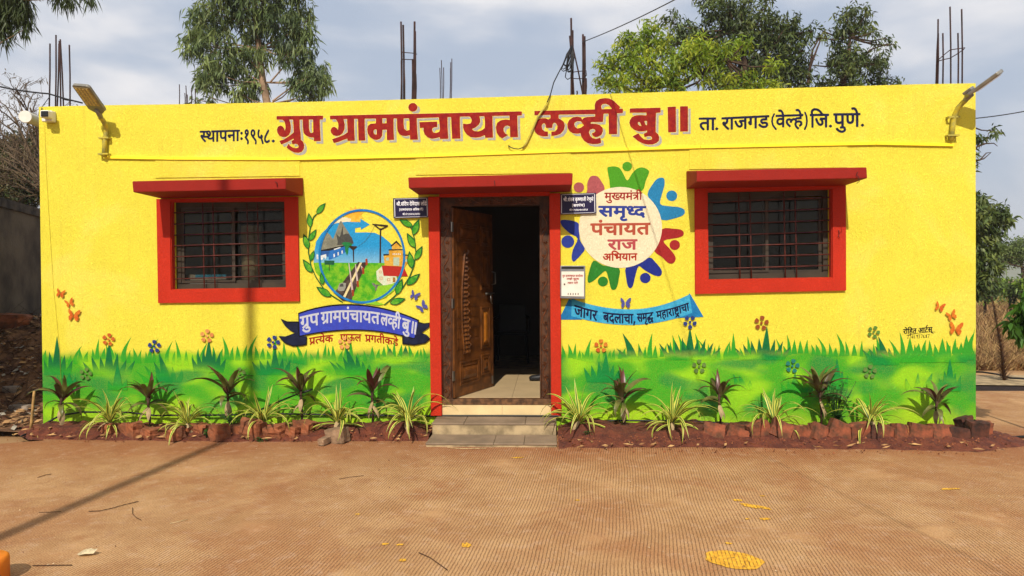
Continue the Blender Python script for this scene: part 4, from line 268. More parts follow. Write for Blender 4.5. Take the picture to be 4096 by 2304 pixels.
A["m3"] = [[9134,3334,4,3,4,8,5,4,-3,4,-1,21,-2,2,-4,-2,0,-20,-1,-2,-4,2,0,19,-1,3,-3,-1,-2,-9,-4,0,-4,4,-3,-2,-3,-3,3,-6,0,-4,-4,-4,0,-2,2,-2,23,-1,-1,-5,-6,-3,2,-3],[9173,3343,-3,-3,3,-3,3,3],[9400,3372,-2,-1,-1,-6,-7,-7,2,-5,-2,-4,-1,-4,6,-6,5,2,2,4,0,5,-5,7,6,10],[9357,3373,-3,-2,-1,-5,-7,-7,3,-5,-3,-5,0,-3,2,-4,4,-2,5,2,2,5,-1,5,-5,6,6,8,0,4],[9383,3372,-3,-1,-3,-5,-6,-2,-3,-4,0,-7,-2,-7,5,-5,6,-1,2,2,-1,3,-6,2,0,2,6,1,1,2,-1,2,-4,1,-2,3,3,2,4,-4,4,2,1,3,-1,4,2,5],[9330,3371,-6,-4,0,-5,3,-6,-5,-7,-1,-5,2,-2,2,0,3,7,3,2,3,-3,1,-5,3,-1,1,2,0,4,-5,8,3,10,-3,4],[9296,3374,-3,-1,-3,-5,-5,-1,-4,-4,-2,-15,6,-5,5,-1,2,2,-1,3,-6,2,0,2,6,1,1,2,-6,4,-1,2,2,2,5,-4,4,3,0,7,1,5],[9253,3375,-3,0,-3,-5,-7,-3,-3,-4,1,-7,-3,-4,1,-3,5,-5,5,-1,2,2,-1,3,-6,2,1,3,4,-1,2,3,-1,3,-4,1,-1,2,2,2,4,-3,4,1,1,3,-1,4,2,5],[9208,3377,-3,-2,-1,-5,-10,-10,-3,-5,1,-6,5,-4,5,1,3,4,0,6,-3,5,8,9,0,4],[9230,3376,-3,-1,-1,-5,-13,-15,0,-5,4,-5,6,0,4,4,0,6,-3,5,8,10,0,3],[9174,3375,-3,-1,-2,-11,-3,0,-4,4,-5,-5,2,-4,10,-1,1,-5,-13,-1,-1,-2,1,-2,16,-2,6,2,0,2,-4,4,0,19],[9309,3347,6,3,2,8,-3,6,-6,2,-6,-2,-3,-7,3,-7],[9269,3349,4,5,0,8,-5,5,-6,0,-5,-5,0,-8,5,-5],[9220,3355,2,-2,-2,-3,-3,2],[9199,3350,-3,2,1,4,2,0,1,-2],[9121,3353,0,6,5,1,1,-7],[9308,3361,2,0,2,-3,0,-3,-2,-3,-3,1,-2,2,0,4],[9267,3354,-3,-1,-2,3,-1,4,2,2,3,0,2,-2,0,-4],[9331,3361,-3,3,2,2,2,-2],[9151,3369,3,3,-1,3,-2,1,-4,-3,1,-3],[9183,3368,3,3,0,3,-2,1,-4,-2,1,-3]]
A["x1"] = [[9328,4401,-4,5,0,24,-3,2,-2,-1,-1,-6,-6,0,-5,-5,-1,-6,4,-6,-1,-3,-2,-1,-4,2,0,24,-3,2,-2,-2,-1,-15,-5,5,-2,0,-1,-5,-3,0,0,6,5,8,-2,2,-5,-4,-3,-6,1,-9,4,-4,6,2,3,-1,3,-2,-3,-3,-17,1,0,25,-3,2,-2,-2,0,-23,-2,-3,-3,2,0,24,-3,2,-2,-1,-1,-6,-6,0,-5,-5,-2,-6,5,-6,-3,-4,-5,2,0,23,-2,3,-2,0,-1,-2,0,-23,-2,-3,-9,0,-2,2,0,4,6,0,3,5,0,10,-3,4,-2,-2,1,-5,-1,-6,-2,0,-2,3,0,11,-3,2,-2,-1,-1,-5,-5,0,-3,-2,-3,-7,3,-8,7,-3,-1,-2,-9,0,-1,-3,1,-2,57,-1,2,-1,1,-8,4,-5,3,0,3,3,-2,3,-4,2,0,4,2,2,47,0],[9120,4388,3,4,-4,3,-2,-4],[9042,4399,0,4,-3,4,-1,24,-2,1,-2,-1,-1,-7,-6,0,-3,-2,-2,-5,0,-11,-3,-2,-1,3,0,21,3,8,0,4,-4,5,-6,0,-3,-1,-6,-8,2,-3,0,-5,8,-8,1,-14,-3,-2,-2,2,-1,14,-3,3,-4,-5,3,-11,-5,-4,0,-4,3,-1,38,0],[9202,4401,-3,6,0,23,-3,2,-2,-2,-1,-14,-5,-1,-3,3,1,5,4,6,-2,2,-2,0,-2,-2,-4,-9,3,-8,10,-4,-1,-4,-15,1,0,25,-3,2,-2,-1,-1,-6,-8,-1,-4,-6,0,-5,4,-4,-2,-5,-5,2,0,24,-3,2,-2,-2,0,-23,-2,-3,-3,2,0,24,-3,2,-2,-1,-1,-5,-5,0,-4,-3,-3,-9,-3,-3,2,-4,13,1,-1,-4,-16,1,0,25,-3,2,-2,-1,-1,-7,-7,0,-3,-3,-2,-16,-4,1,0,24,-3,2,-2,-2,-1,-10,-4,0,-4,4,-4,-3,-1,-4,3,-5,0,-5,-1,-2,-4,-1,-1,3,0,23,-3,2,-2,-2,0,-23,-3,-3,-2,3,-1,24,-3,1,-3,-3,-5,3,-2,-1,0,-2,9,-9,0,-14,-2,-2,-2,2,-1,14,-3,3,-3,-3,-2,-4,3,-5,1,-5,-5,-4,0,-3,3,-1,145,0],[9032,4404,-5,2,0,11,1,2,4,-1,2,-2,0,-9],[9094,4413,2,-2,0,-5,-5,-2,-1,3,0,5],[9116,4404,-5,2,0,11,1,2,4,-1,2,-2,0,-9],[9170,4404,-2,1,-1,7,-3,4,2,3,4,0,2,-2,0,-10],[9260,4404,-2,2,-1,7,-2,3,0,2,2,1,3,0,3,-3,0,-10],[9317,4404,-2,1,-1,7,-3,4,2,3,4,0,2,-2,0,-10],[9140,4412,-6,2,1,6,3,0,2,-2],[9222,4413,-4,-1,-1,2,-1,3,1,3,5,-2],[9015,4440,1,-4,-6,-2,2,-5,-1,-1,-5,6,4,5]]
A["x2"] = [[9160,4451,0,2,-5,3,0,19,-1,3,-3,0,-2,-2,-1,-21,-5,0,-2,6,-11,1,0,1,7,0,5,3,2,5,-1,4,-5,3,-3,-2,3,-4,-1,-3,-5,0,-3,1,-2,2,1,3,6,7,-2,3,-8,-6,-3,-7,-11,1,-4,-1,-3,-3,-2,-4,2,-4,3,-3,5,-2,0,-1,-14,0,-1,21,-2,2,-4,-2,0,-12,-2,0,-5,5,-2,-1,-2,-4,-4,0,-2,2,2,3,6,7,-1,2,-2,0,-8,-7,-3,-5,2,-4,6,-4,9,2,5,-2,1,-2,-2,-2,-20,0,-3,-2,1,-2,3,-2,64,0,1,-1,2,-7,6,-4,6,2,7,10,4,1],[9148,4448,0,-2,-3,-4,-4,1,1,5],[9266,4450,-1,4,-12,0,-3,2,1,3,8,1,4,5,-1,7,-3,5,-4,-3,2,-7,-2,-2,-4,1,-1,10,-2,2,-3,-1,-1,-4,-8,0,-5,-2,-3,-5,0,-4,3,-4,5,-3,-14,0,-3,6,-9,2,-2,4,3,3,3,0,5,-4,3,1,2,2,-1,6,5,5,1,4,-2,4,-4,2,-8,0,-8,-9,-4,-1,-1,6,-4,4,-10,0,-6,-3,-4,-4,2,-3,10,5,6,0,1,-2,-2,-1,-5,0,-2,-2,3,-5,-1,-2,-9,0,-6,-4,-2,-4,2,-4,8,-6,-9,-1,-3,-2,1,-2,3,-2,88,0],[9128,4455,-13,0,3,3,0,2,-8,2,-2,4,3,2,8,-2,4,2,0,-8],[9201,4479,5,-5,-4,-7,1,-5,4,-4,6,-3,-13,-1,-3,2,0,19],[9244,4462,-8,0,-2,2,0,2,2,2,4,0,4,-2],[9180,4463,0,4,4,1,-2,-4],[9224,4484,-1,-2,-5,-1,-2,-4,-5,2,7,6,4,0]]
A["x3"] = [[9184,4515,2,-3,14,0,-1,-5,-7,-3,0,-3,2,-2,7,2,5,10,3,1,13,0,1,-6,3,-5,3,-2,5,1,5,5,3,7,4,1,1,2,0,2,-4,3,-1,23,-3,1,-2,-2,-1,-21,-1,-2,-6,0,-1,7,-8,3,-2,2,0,5,2,2,4,1,6,-1,2,1,0,3,-6,2,-6,0,-4,-2,-4,-7,1,-7,9,-6,0,-3,-14,0,-1,23,-3,2,-2,-1,-1,-6,-8,0,-4,-3,-2,-6,-1,-8],[9235,4512,1,-2,-3,-4,-4,0,0,4,1,2],[9173,4515,-3,5,-2,7,-5,5,8,9,0,2,-2,2,-14,-15,0,-4,2,-2,4,1,2,-1,0,-4,-2,-2,-8,0,-2,2,-1,21,-1,3,-3,0,-1,-2,-1,-21,-2,-3,-12,0,-2,2,0,3,7,1,4,4,0,9,-3,5,-3,-2,1,-8,-2,-3,-4,2,-1,11,-1,2,-3,-1,-2,-5,-9,6,-3,-1,-1,-2,2,-3,-2,-6,0,-6,6,-5,7,-1,-1,-1,-15,-1,-3,3,0,22,-2,1,-2,-1,-1,-14,-5,-1,-5,3,0,4,5,6,-1,2,-2,1,-6,-6,-2,-4,0,-4,4,-5,11,-2,1,-3,-2,-2,-14,0,-2,-2,0,-2,3,-2,88,0],[9201,4519,-6,-1,-2,2,0,9,2,3,6,-2],[9122,4527,-6,-1,-3,2,0,3,2,2,4,0,3,-2]]
A["g1"] = [[14935,5336,-4,5,-3,1,-11,-13,-6,-3,-10,1,-2,-2,-1,-9,2,-4,-3,-29,-26,0,2,5,16,18,-4,7,-2,2,-6,-3,-13,-16,-12,-16,-2,-8,2,-4,4,-4,11,0,2,-8,-4,-7,-27,2,-1,20,-2,3,-14,3,-7,6,-2,9,1,7,4,4,8,2,16,-6,6,4,1,5,-2,3,-15,7,-14,0,-6,-3,-9,-8,-4,-12,2,-13,4,-7,7,-7,12,-6,0,-7,-2,-3,-30,3,-1,61,-1,4,-4,2,-6,0,-3,-4,-1,-59,-2,-3,-9,1,-2,2,0,59,-1,4,-4,2,-5,0,-3,-4,-1,-28,-6,0,-2,12,-7,9,-6,4,-10,0,-6,-3,-11,-11,-6,-9,-2,-10,3,-4,6,-1,13,21,6,3,5,-1,2,-3,0,-9,-4,-5,-7,-1,-2,-6,2,-5,9,-5,1,-6,-2,-3,-3,-1,-13,5,-5,-7,0,-2,2,-3,14,-6,8,0,4,2,7,7,3,8,-5,16,11,-1,2,-3,0,-12,-7,-8,0,-6,2,-3,3,-1,70,-6,2,-2,-2,-16,1,-5,9,-8,6,-3,7,0,6,2,2,4,-1,5,-3,3,-8,-1,-4,2,-2,3,0,9,5,6,81,-7,5,3,0,9,-2,2,-6,2,-2,2,0,62,1,2,7,3,7,5,9,12],[14667,5254,0,8,-3,2,-6,2,-1,2,0,59,-4,5,-6,0,-3,-4,-1,-34,-14,0,-5,2,-3,3,-2,5,2,8,12,14,-1,4,-5,5,-6,-3,-9,-11,-6,-13,1,-12,8,-10,9,-5,19,-3,0,-8,-2,-3,-40,2,-3,3,0,12,-3,4,-7,2,-13,0,-7,3,0,3,1,2,16,-1,6,2,7,5,4,11,-2,8,-4,7,-9,6,-4,-2,-3,-6,1,-2,6,-6,0,-8,-4,-2,-6,0,-9,5,-2,9,2,7,13,15,-1,4,-5,5,-4,-2,-9,-9,-9,-14,0,-14,4,-9,-3,-8,0,-8,2,-4,7,-7,8,-3,10,-1,2,-2,-2,-2,-26,1,-12,2,-1,61,-2,3,-4,3,-4,0,-3,-4,0,-59,-2,-3,-8,0,-3,3,-1,59,-3,5,-7,0,-3,-4,-1,-60,-8,-1,-2,1,-3,19,-3,6,-10,10,5,8,15,14,0,3,-6,6,-4,0,-13,-13,-14,-17,-4,-8,2,-7,5,-5,4,-1,6,4,2,-1,3,-6,1,-7,-1,-3,-3,-1,-20,0,-3,-4,0,-4,2,-3,9,-3,30,-1,9,-3,-2,-10,-3,-5,-4,-2,-8,2,-3,-3,-2,-8,2,-2,4,-2,11,0,6,3,6,8,7,17,3,2,7,0,2,-2,-1,-10,4,-11,10,-9,10,-4,10,1,14,5,8,6,13,16,3,2,66,-5],[14579,5255,-6,-7,-14,-7,-11,0,-4,2,-3,3,-2,6,1,7,3,1,32,-2],[14881,5268,11,1,5,-3,1,-16,-1,-3,-6,-1,-8,2]]
A["g2"] = [[14955,5310,-1,2,-2,1,-96,0,-156,19,-144,26,0,2,2,0,18,0,3,2,-14,44,-4,12,-3,1,-2,-1,-1,-4,16,-44,0,-4,-21,0,-3,-2,-1,-3,-3,1,-18,56,-3,3,-2,-1,-2,-2,17,-50,-3,-1,-24,0,-3,-3,1,-2,6,-2,164,-31,94,-12,82,-10,100,0],[14852,5408,-3,-2,0,-4,16,-46,-3,-2,-20,0,-3,-4,3,-2,28,0,3,2,0,2,-18,52],[14820,5409,-8,-6,-5,-7,8,-16,-3,-6,1,-4,-5,-5,-1,-3,9,-10,4,-3,4,3,8,10,-5,14,-4,4,9,16,-6,7],[14788,5351,2,1,0,4,-13,26,18,8,-4,18,-3,3,-16,-6,-2,-5,1,-22,13,-24],[14740,5412,-1,-2,0,-2,16,-48,-3,-2,-20,0,-3,-2,0,-2,5,-2,26,0,3,4,-6,18,-12,36],[14694,5354,24,0,3,2,-12,22,12,16,-11,20,-14,-5,-3,-3,3,-4,12,4,6,-10,-12,-18,10,-17,-16,-1,-3,-2],[14678,5415,-2,-1,-2,-2,3,-30,-3,-2,-6,3,-2,-1,-6,-12,3,-6,9,-9,6,4,2,-4,2,0,3,5,0,14,-2,4,-2,30,-1,6],[14632,5357,2,3,0,54,-2,3,-3,-1,-1,-4,0,-50,2,-4],[14604,5358,2,2,0,4,-15,30,3,2,8,-1,3,-17,3,-4,3,2,-1,18,5,2,1,4,-2,2,-6,1,-1,13,-3,2,-3,-2,0,-14,-15,0,-4,-4,18,-36],[14822,5367,2,-5,-3,-4,-3,0,-2,4,2,4],[14670,5375,6,-1,2,-2,0,-4,-4,-4,-3,0,-3,6],[14820,5388,-6,6,6,7,4,-5],[14776,5390,0,10,4,2,6,1,1,-9]]
for _k in A:
    _cs = []
    for _v in A[_k]:
        _x, _y = _v[0], _v[1]; _c = [(_x / 4, _y / 4)]
        for _i in range(2, len(_v), 2): _x += _v[_i]; _y += _v[_i + 1]; _c.append((_x / 4, _y / 4))
        _cs.append(_c)
    A[_k] = _cs
# ---------------------------------------------------------------- materials
YEL = (.88, .76, .06)
M_wall = paint('yellow_plaster_mural_wall', YEL, kind='wall')
M_yel = paint('yellow_plaster', YEL)
M_red = paint('red_plaster', rgb('#cc3014'), var=.12, strength=.8, speck=.3)
M_hood = paint('dark_red_plaster', rgb('#981e10'), var=.15, strength=.6, speck=.3)
M_wood = mat('carved_teak', rgb('#4c2c14'), .55, .35, 14, 60, .004, .7)
M_door = mat('door_teak', rgb('#6c3f18'), .45, .28, 9, 40, .002, .4)
M_conc = mat('weathered_concrete', rgb('#a8926e'), .9, .25, 7, 90, .004, .6)
M_kota = mat('kota_stone', rgb('#84705a'), .75, .12, 5, 60, .001, .3)
M_tile = mat('cream_floor_tile', rgb('#bfa67e'), .35, .06, 3)
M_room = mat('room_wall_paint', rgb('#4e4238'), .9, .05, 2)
M_rebar = mat('rusty_steel', rgb('#38211d'), .75, .3, 12, 120, .002, .5)
M_grille = mat('rusty_red_grille', rgb('#5e2a20'), .6, .3, 20)
M_alu = mat('bronze_aluminium', rgb('#3c3328'), .5, .15, 6)
M_black = mat('black_plastic', (.012, .012, .014), .5, .2, 20)
M_white = mat('white_plastic', rgb('#dedbd0'), .45, .05, 12)
M_grey = mat('grey_painted_metal', rgb('#7a7c7e'), .45, .12, 14, metal=.3)
M_soil = None
def glass_mat():
    m = bpy.data.materials.new('window_glass'); m.use_nodes = True; nt = m.node_tree; nt.nodes.clear()
    o = N(nt, 'ShaderNodeOutputMaterial'); tr = N(nt, 'ShaderNodeBsdfTransparent', i={0: (.72, .68, .62, 1)}); gl = N(nt, 'ShaderNodeBsdfGlossy', i={0: (.62, .58, .50, 1), 'Roughness': .05})
    fr = N(nt, 'ShaderNodeFresnel', i={'IOR': 1.45}); mx = N(nt, 'ShaderNodeMixShader')
    t = N(nt, 'ShaderNodeTexCoord'); bp = N(nt, 'ShaderNodeBump', i={'Strength': .25, 'Distance': .004}); nt.links.new(noise(nt, t.outputs['Object'], 9, 2), bp.inputs['Height']); nt.links.new(bp.outputs[0], gl.inputs['Normal'])
    nt.links.new(math_(nt, 'MULTIPLY', fr.outputs[0], .8), mx.inputs[0]); nt.links.new(tr.outputs[0], mx.inputs[1]); nt.links.new(gl.outputs[0], mx.inputs[2]); nt.links.new(mx.outputs[0], o.inputs[0]); return m
M_glass = glass_mat()

# ---------------------------------------------------------------- ground sheets
def road_mat():
    m, nt, b = new_mat('tined_concrete'); t = N(nt, 'ShaderNodeTexCoord'); co = t.outputs['Object']
    sp = N(nt, 'ShaderNodeSeparateXYZ'); nt.links.new(co, sp.inputs[0]); x, y = sp.outputs[0], sp.outputs[1]
    a = R(6.2)
    u = math_(nt, 'SUBTRACT', math_(nt, 'MULTIPLY', x, math.cos(a)), math_(nt, 'MULTIPLY', y, math.sin(a)))
    wob = math_(nt, 'MULTIPLY', math_(nt, 'SUBTRACT', noise(nt, co, .55, 2), .5), .13)
    wob2 = math_(nt, 'MULTIPLY', math_(nt, 'SUBTRACT', noise(nt, co, 30, 2), .5), .010)
    u = math_(nt, 'ADD', math_(nt, 'ADD', u, wob), wob2)
    fr = math_(nt, 'FRACT', math_(nt, 'MULTIPLY', u, 1 / .021))
    tri = math_(nt, 'ABSOLUTE', math_(nt, 'SUBTRACT', fr, .5))          # 0 in the groove's middle
    gr = ramp(nt, tri, .17, .05)
    wear = ramp(nt, noise(nt, co, 1.6, 4, .6), .28, .45)
    fine = ramp(nt, noise(nt, co, 55, 2, .6), .3, .5)
    gr = math_(nt, 'MULTIPLY', math_(nt, 'MULTIPLY', gr, wear), fine)
    n1 = noise(nt, co, .75, 5, .6, .6); n2 = noise(nt, co, 2.6, 5, .62); n3 = noise(nt, co, 130, 2, .7)
    base = mixc(nt, ramp(nt, n2, .3, .7), rgb('#a2784f'), rgb('#b78f63'))
    base = mixc(nt, math_(nt, 'MULTIPLY', ramp(nt, n1, .48, .62), .5), base, rgb('#98643e'))
    base = mixc(nt, math_(nt, 'MULTIPLY', ramp(nt, noise(nt, co, 1.3, 6, .62, .8), .52, .66), .5), base, rgb('#96603a'))
    # red soil washed out from the beds
    ny = math_(nt, 'ADD', y, math_(nt, 'MULTIPLY', math_(nt, 'SUBTRACT', noise(nt, co, 1.1, 4), .5), 1.1))
    base = mixc(nt, math_(nt, 'MULTIPLY', math_(nt, 'MULTIPLY', ramp(nt, ny, -1.7, -.7), ramp(nt, y, .5, -.3)), .62), base, rgb('#8a4c2a'))
    base = mixc(nt, math_(nt, 'MULTIPLY', ramp(nt, noise(nt, co, 9, 5, .7, .4), .5, .7), .35), base, rgb('#c2a184'))
    base = mixc(nt, math_(nt, 'MULTIPLY', ramp(nt, noise(nt, co, 5, 6, .7, 1.2), .54, .68), .35), base, rgb('#8a5638'))
    base = mixc(nt, math_(nt, 'MULTIPLY', ramp(nt, n3, .54, .70), .6), base, rgb('#d0b080'))
    base = mixc(nt, math_(nt, 'MULTIPLY', ramp(nt, n3, .44, .32), .7), base, rgb('#4e3420'))
    base = mixc(nt, math_(nt, 'MULTIPLY', gr, .58), base, rgb('#46301f'))
    nt.links.new(base, b.inputs['Base Color']); b.inputs['Roughness'].default_value = .9; b.inputs['Specular IOR Level'].default_value = .2
    h = math_(nt, 'ADD', math_(nt, 'MULTIPLY', gr, -1.0), math_(nt, 'MULTIPLY', n3, .6))
    bump(nt, b, h, .8, .004); return m
M_road = road_mat()
def splash_mat():
    m, nt, b = new_mat('dried_yellow_paint'); t = N(nt, 'ShaderNodeTexCoord'); co = t.outputs['Object']
    sp = N(nt, 'ShaderNodeSeparateXYZ'); nt.links.new(co, sp.inputs[0]); x, y = sp.outputs[0], sp.outputs[1]; a = R(6.2)
    u = math_(nt, 'SUBTRACT', math_(nt, 'MULTIPLY', x, math.cos(a)), math_(nt, 'MULTIPLY', y, math.sin(a)))
    wob = math_(nt, 'MULTIPLY', math_(nt, 'SUBTRACT', noise(nt, co, .55, 2), .5), .13)
    u = math_(nt, 'ADD', math_(nt, 'ADD', u, wob), math_(nt, 'MULTIPLY', math_(nt, 'SUBTRACT', noise(nt, co, 30, 2), .5), .010))
    tri = math_(nt, 'ABSOLUTE', math_(nt, 'SUBTRACT', math_(nt, 'FRACT', math_(nt, 'MULTIPLY', u, 1 / .021)), .5)); gr = ramp(nt, tri, .18, .08)
    base = mixc(nt, ramp(nt, noise(nt, co, 30, 3), .35, .65), rgb('#c88f1e'), rgb('#e3ab2c'))
    base = mixc(nt, math_(nt, 'MULTIPLY', math_(nt, 'MULTIPLY', gr, ramp(nt, noise(nt, co, 40, 2), .35, .6)), .75), base, rgb('#7d5a24'))
    nt.links.new(base, b.inputs['Base Color']); b.inputs['Roughness'].default_value = .7
    bump(nt, b, math_(nt, 'MULTIPLY', gr, -1.0), .6, .003)
    tr = N(nt, 'ShaderNodeBsdfTransparent'); mx = N(nt, 'ShaderNodeMixShader'); o = [n for n in nt.nodes if n.type == 'OUTPUT_MATERIAL'][0]
    hole = math_(nt, 'MAXIMUM', ramp(nt, noise(nt, co, 26, 4, .65), .60, .66), math_(nt, 'MULTIPLY', gr, ramp(nt, noise(nt, co, 14, 3), .5, .7)))
    nt.links.new(hole, mx.inputs[0]); nt.links.new(b.outputs[0], mx.inputs[1]); nt.links.new(tr.outputs[0], mx.inputs[2]); nt.links.new(mx.outputs[0], o.inputs[0]); return m
g = MB(); g.poly([(-2500, -2500, -.06), (2500, -2500, -.06), (2500, 2500, -.06), (-2500, 2500, -.06)])
ground = tag(g.build('ground', mat('dry_earth', rgb('#a3825a'), .95, .2, .6, 3, .02, .5, c2=rgb('#8a6642'))), kind='structure')
rp = MB(); rp.poly([(-4.9, -14, 0), (9, -14, 0), (9, 2.6, 0), (4.35, 2.6, 0), (4.35, .3, 0), (-4.7, .3, 0), (-5.3, -.1, 0), (-5.0, -.55, 0), (-5.8, -.9, 0), (-7.5, -1.2, 0), (-9, -1.5, 0), (-9, -14, 0)])
road = tag(rp.build('road', M_road), kind='structure')
def blob(cx, cy, rx, ry, rot=0, jag=.12, n=30, seed=1, z=.004):
    r = noise_rand(seed); out = []
    ks = [(r.uniform(0, 6.28), r.uniform(.3, 1)) for _ in range(6)]
    for i in range(n):
        a = 2 * math.pi * i / n; k = 1 + jag * sum(w * math.sin((j + 2) * a + p) for j, (p, w) in enumerate(ks)) / 2.2 + r.uniform(-jag, jag) * .35
        x, y = rx * k * math.cos(a), ry * k * math.sin(a); out.append((cx + x * math.cos(rot) - y * math.sin(rot), cy + x * math.sin(rot) + y * math.cos(rot), z))
    return out
M_splash = splash_mat()
for i, (px, py, rx, ry, rot) in enumerate([(2935, 2238, .155, .125, -.35), (3020, 2025, .10, .035, -.5), (2950, 2000, .035, .02, 0), (3060, 2075, .035, .02, .1), (3050, 1983, .018, .012, 0), (2915, 2172, .02, .015, 0),
        (1865, 2180, .03, .035, .6), (1600, 2178, .022, .014, .3), (1610, 2240, .022, .02, .3), (1540, 2175, .02, .016, 0), (1430, 2056, .016, .011, 0), (2070, 1830, .05, .02, .2), (2310, 2000, .018, .012, 0), (3800, 1955, .08, .018, .2), (2990, 2075, .022, .01, .4)]):
    p = G(px, py, .004)
    b_ = MB(); b_.poly(blob(p.x, p.y, rx, ry, rot, .2 if i else .07, 26, 40 + i, .004)); b_.build('paint_splash', M_splash, road)

# ---------------------------------------------------------------- the building
bld = thing('village_office', 'single storey yellow village council office with red window frames, hoods and a painted grass mural', 'building')
TOP = [(155, 427), (400, 421), (700, 417), (1050, 411), (1500, 401), (1950, 389), (2400, 376), (3000, 357), (3659, 337), (3902, 333)]
TOPW = [W(*p) for p in TOP]
def topz(x):
    for a, b in zip(TOPW, TOPW[1:]):
        if x <= b.x: t = (x - a.x) / (b.x - a.x); return a.z + t * (b.z - a.z)
    return TOPW[-1].z
XL, XR = WX(163, 1000), WX(3903, 1000)
OP = {  # window openings: TL, TR, BR, BL in photo pixels
 'L': [(685, 806), (1141, 802), (1148, 1152), (689, 1159)],
 'R': [(2827, 766), (3326, 754), (3327, 1111), (2831, 1120)]}
DO = [(1758, 786), (2199, 781), (2206, 1624), (1768, 1624)]
ops = [[W(*p) for p in OP['L']], [W(*p) for p in DO], [W(*p) for p in OP['R']]]
ops[1][2].z = ops[1][3].z = -.12
wall = MB(); T = .23
def col_poly(pts):
    wall.extr([(p[0], 0, p[1]) for p in pts], (0, T, 0))
Z0 = -.12
# strips between openings, then above and below each
def topline(xa, xb): return [(xa, topz(xa))] + [(w.x, w.z) for w in TOPW if xa < w.x < xb] + [(xb, topz(xb))]
xs = [XL]
prev = None
for o in ops + [None]:
    left = [(XL, Z0)] if prev is None else [(prev[2].x, Z0), (prev[2].x, prev[2].z), (prev[1].x, prev[1].z)]
    tl = topline(XL if prev is None else prev[1].x, XR if o is None else o[0].x)
    right = [(XR, Z0)] if o is None else [(o[0].x, o[0].z), (o[3].x, o[3].z), (o[3].x, Z0)]
    pts = left + tl + right
    pts = [p for i, p in enumerate(pts) if i == 0 or (abs(p[0] - pts[i - 1][0]) + abs(p[1] - pts[i - 1][1])) > 1e-5]
    col_poly(pts)
    if o is not None:
        col_poly([(o[0].x, o[0].z)] + topline(o[0].x, o[1].x) + [(o[1].x, o[1].z)])
        if o[2].z > 0: col_poly([(o[3].x, Z0), (o[3].x, o[3].z), (o[2].x, o[2].z), (o[2].x, Z0)])
    prev = o
front = wall.build('front_wall', M_wall, bld)
# remove doubles / interior seams are closed solids butted together
DEP = 4.6; RZ = 2.98; FZ = .325
s = MB(); s.box(XL + .001, XL + .22, T, DEP, Z0, RZ + .15); s.build('side_wall', M_yel, bld)
s = MB(); s.box(XR - .22, XR - .001, T, DEP, Z0, RZ + .15); s.build('side_wall', M_yel, bld)
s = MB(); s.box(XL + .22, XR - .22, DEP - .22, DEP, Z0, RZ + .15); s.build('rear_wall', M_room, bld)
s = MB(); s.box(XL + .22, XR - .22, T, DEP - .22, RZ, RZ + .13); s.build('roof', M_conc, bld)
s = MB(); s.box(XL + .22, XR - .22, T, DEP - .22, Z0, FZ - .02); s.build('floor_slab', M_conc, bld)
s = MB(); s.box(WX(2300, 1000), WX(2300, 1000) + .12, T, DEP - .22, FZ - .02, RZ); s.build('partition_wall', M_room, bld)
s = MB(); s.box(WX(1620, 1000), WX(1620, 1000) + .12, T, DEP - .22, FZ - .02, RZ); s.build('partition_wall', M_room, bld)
# inner lining of dull paint on the front wall's inside is left to the room boxes; floor tiles one by one
x0 = WX(1768, 1600) - .35; XJ = G(2058, 1555, FZ).x
for i in range(-3, 3):
    for j in range(4):
        a = XJ + i * .6; t_ = MB(); t_.box(max(a + .0015, WX(1620, 1000) + .125), min(a + .5985, WX(2300, 1000) - .005), T * .45 + j * .6 + .0015 + .0, T * .45 + (j + 1) * .6 - .0015, FZ - .019, FZ)
        if min(a + .5985, WX(2300, 1000) - .005) - max(a + .0015, WX(1620, 1000) + .125) > .05 and not (j == 0 and (a + .6 < W(*DO[3]).x or a > W(*DO[2]).x)):
            if j == 0:
                xa = max(a + .0015, W(*DO[3]).x + .05); xb = min(a + .5985, W(*DO[2]).x - .05); t_ = MB(); t_.box(xa, xb, T * .45, T * .45 + .5985, FZ - .019, FZ)
            t_.build('floor_tile', M_tile, bld)

# raised lintel bands above the hoods
for (a, b_) in (((623, 641), (1200, 712)), ((1663, 622), (2283, 700)), ((2757, 588), (3388, 678))):
    p0, p1 = W(*a), W(b_[0], a[1] - (b_[0] - a[0]) * .017); q0, q1 = W(a[0], b_[1]), W(b_[0], b_[1] - 8)
    s = MB(); s.extr([(p0.x, -.009, p0.z), (p1.x, -.009, p1.z), (q1.x, -.009, q1.z), (q0.x, -.009, q0.z)][::-1], (0, .0085, 0)); s.build('lintel_band', M_yel, bld)

# hoods over the openings
def hood(tl, tr, br, bl, d, rise, hook=None):
    f = [W(*p, -d) for p in (tl, tr, br, bl)]
    n = 14; s = MB(); r = noise_rand(int(tl[0]))
    bk = [f[0] + Vector((0, d + 0, rise)), f[1] + Vector((0, d, rise)), f[2] + Vector((0, d, -.004)), f[3] + Vector((0, d, -.004))]
    for k in (1, 2):  pass
    s.hexa(f, [Vector((p.x, -.0005, p.z)) for p in bk])
    o = s.build('window_hood', M_hood, bld); bevel(o, .008, 2); return o
hl = hood((528, 725), (1143, 712), (1143, 757), (532, 769), .50, .075)
hd = hood((1632, 710), (2291, 693), (2289, 740), (1635, 753), .50, .06); hd.name = 'door_hood'
hr = hood((2787, 683), (3467, 669), (3470, 713), (2787, 727), .50, .075)
for px, py, d, pts in ((1100, 727, .5, [(0, 0), (8, 4), (9, 20)]), (1977, 722, .5, [(0, 0), (2, 14), (3, 22)]), (3431, 688, .5, [(0, 0), (-6, 12), (4, 20), (6, 38), (-4, 46)]), (3355, 920, .03, [(0, 0), (2, 14), (-2, 26), (4, 30)])):
    s = MB(); s.tube([W(px + a, py + b_, -d - .012) for a, b_ in pts], .0035, 5); s.build('wire_hook', M_rebar, bld)

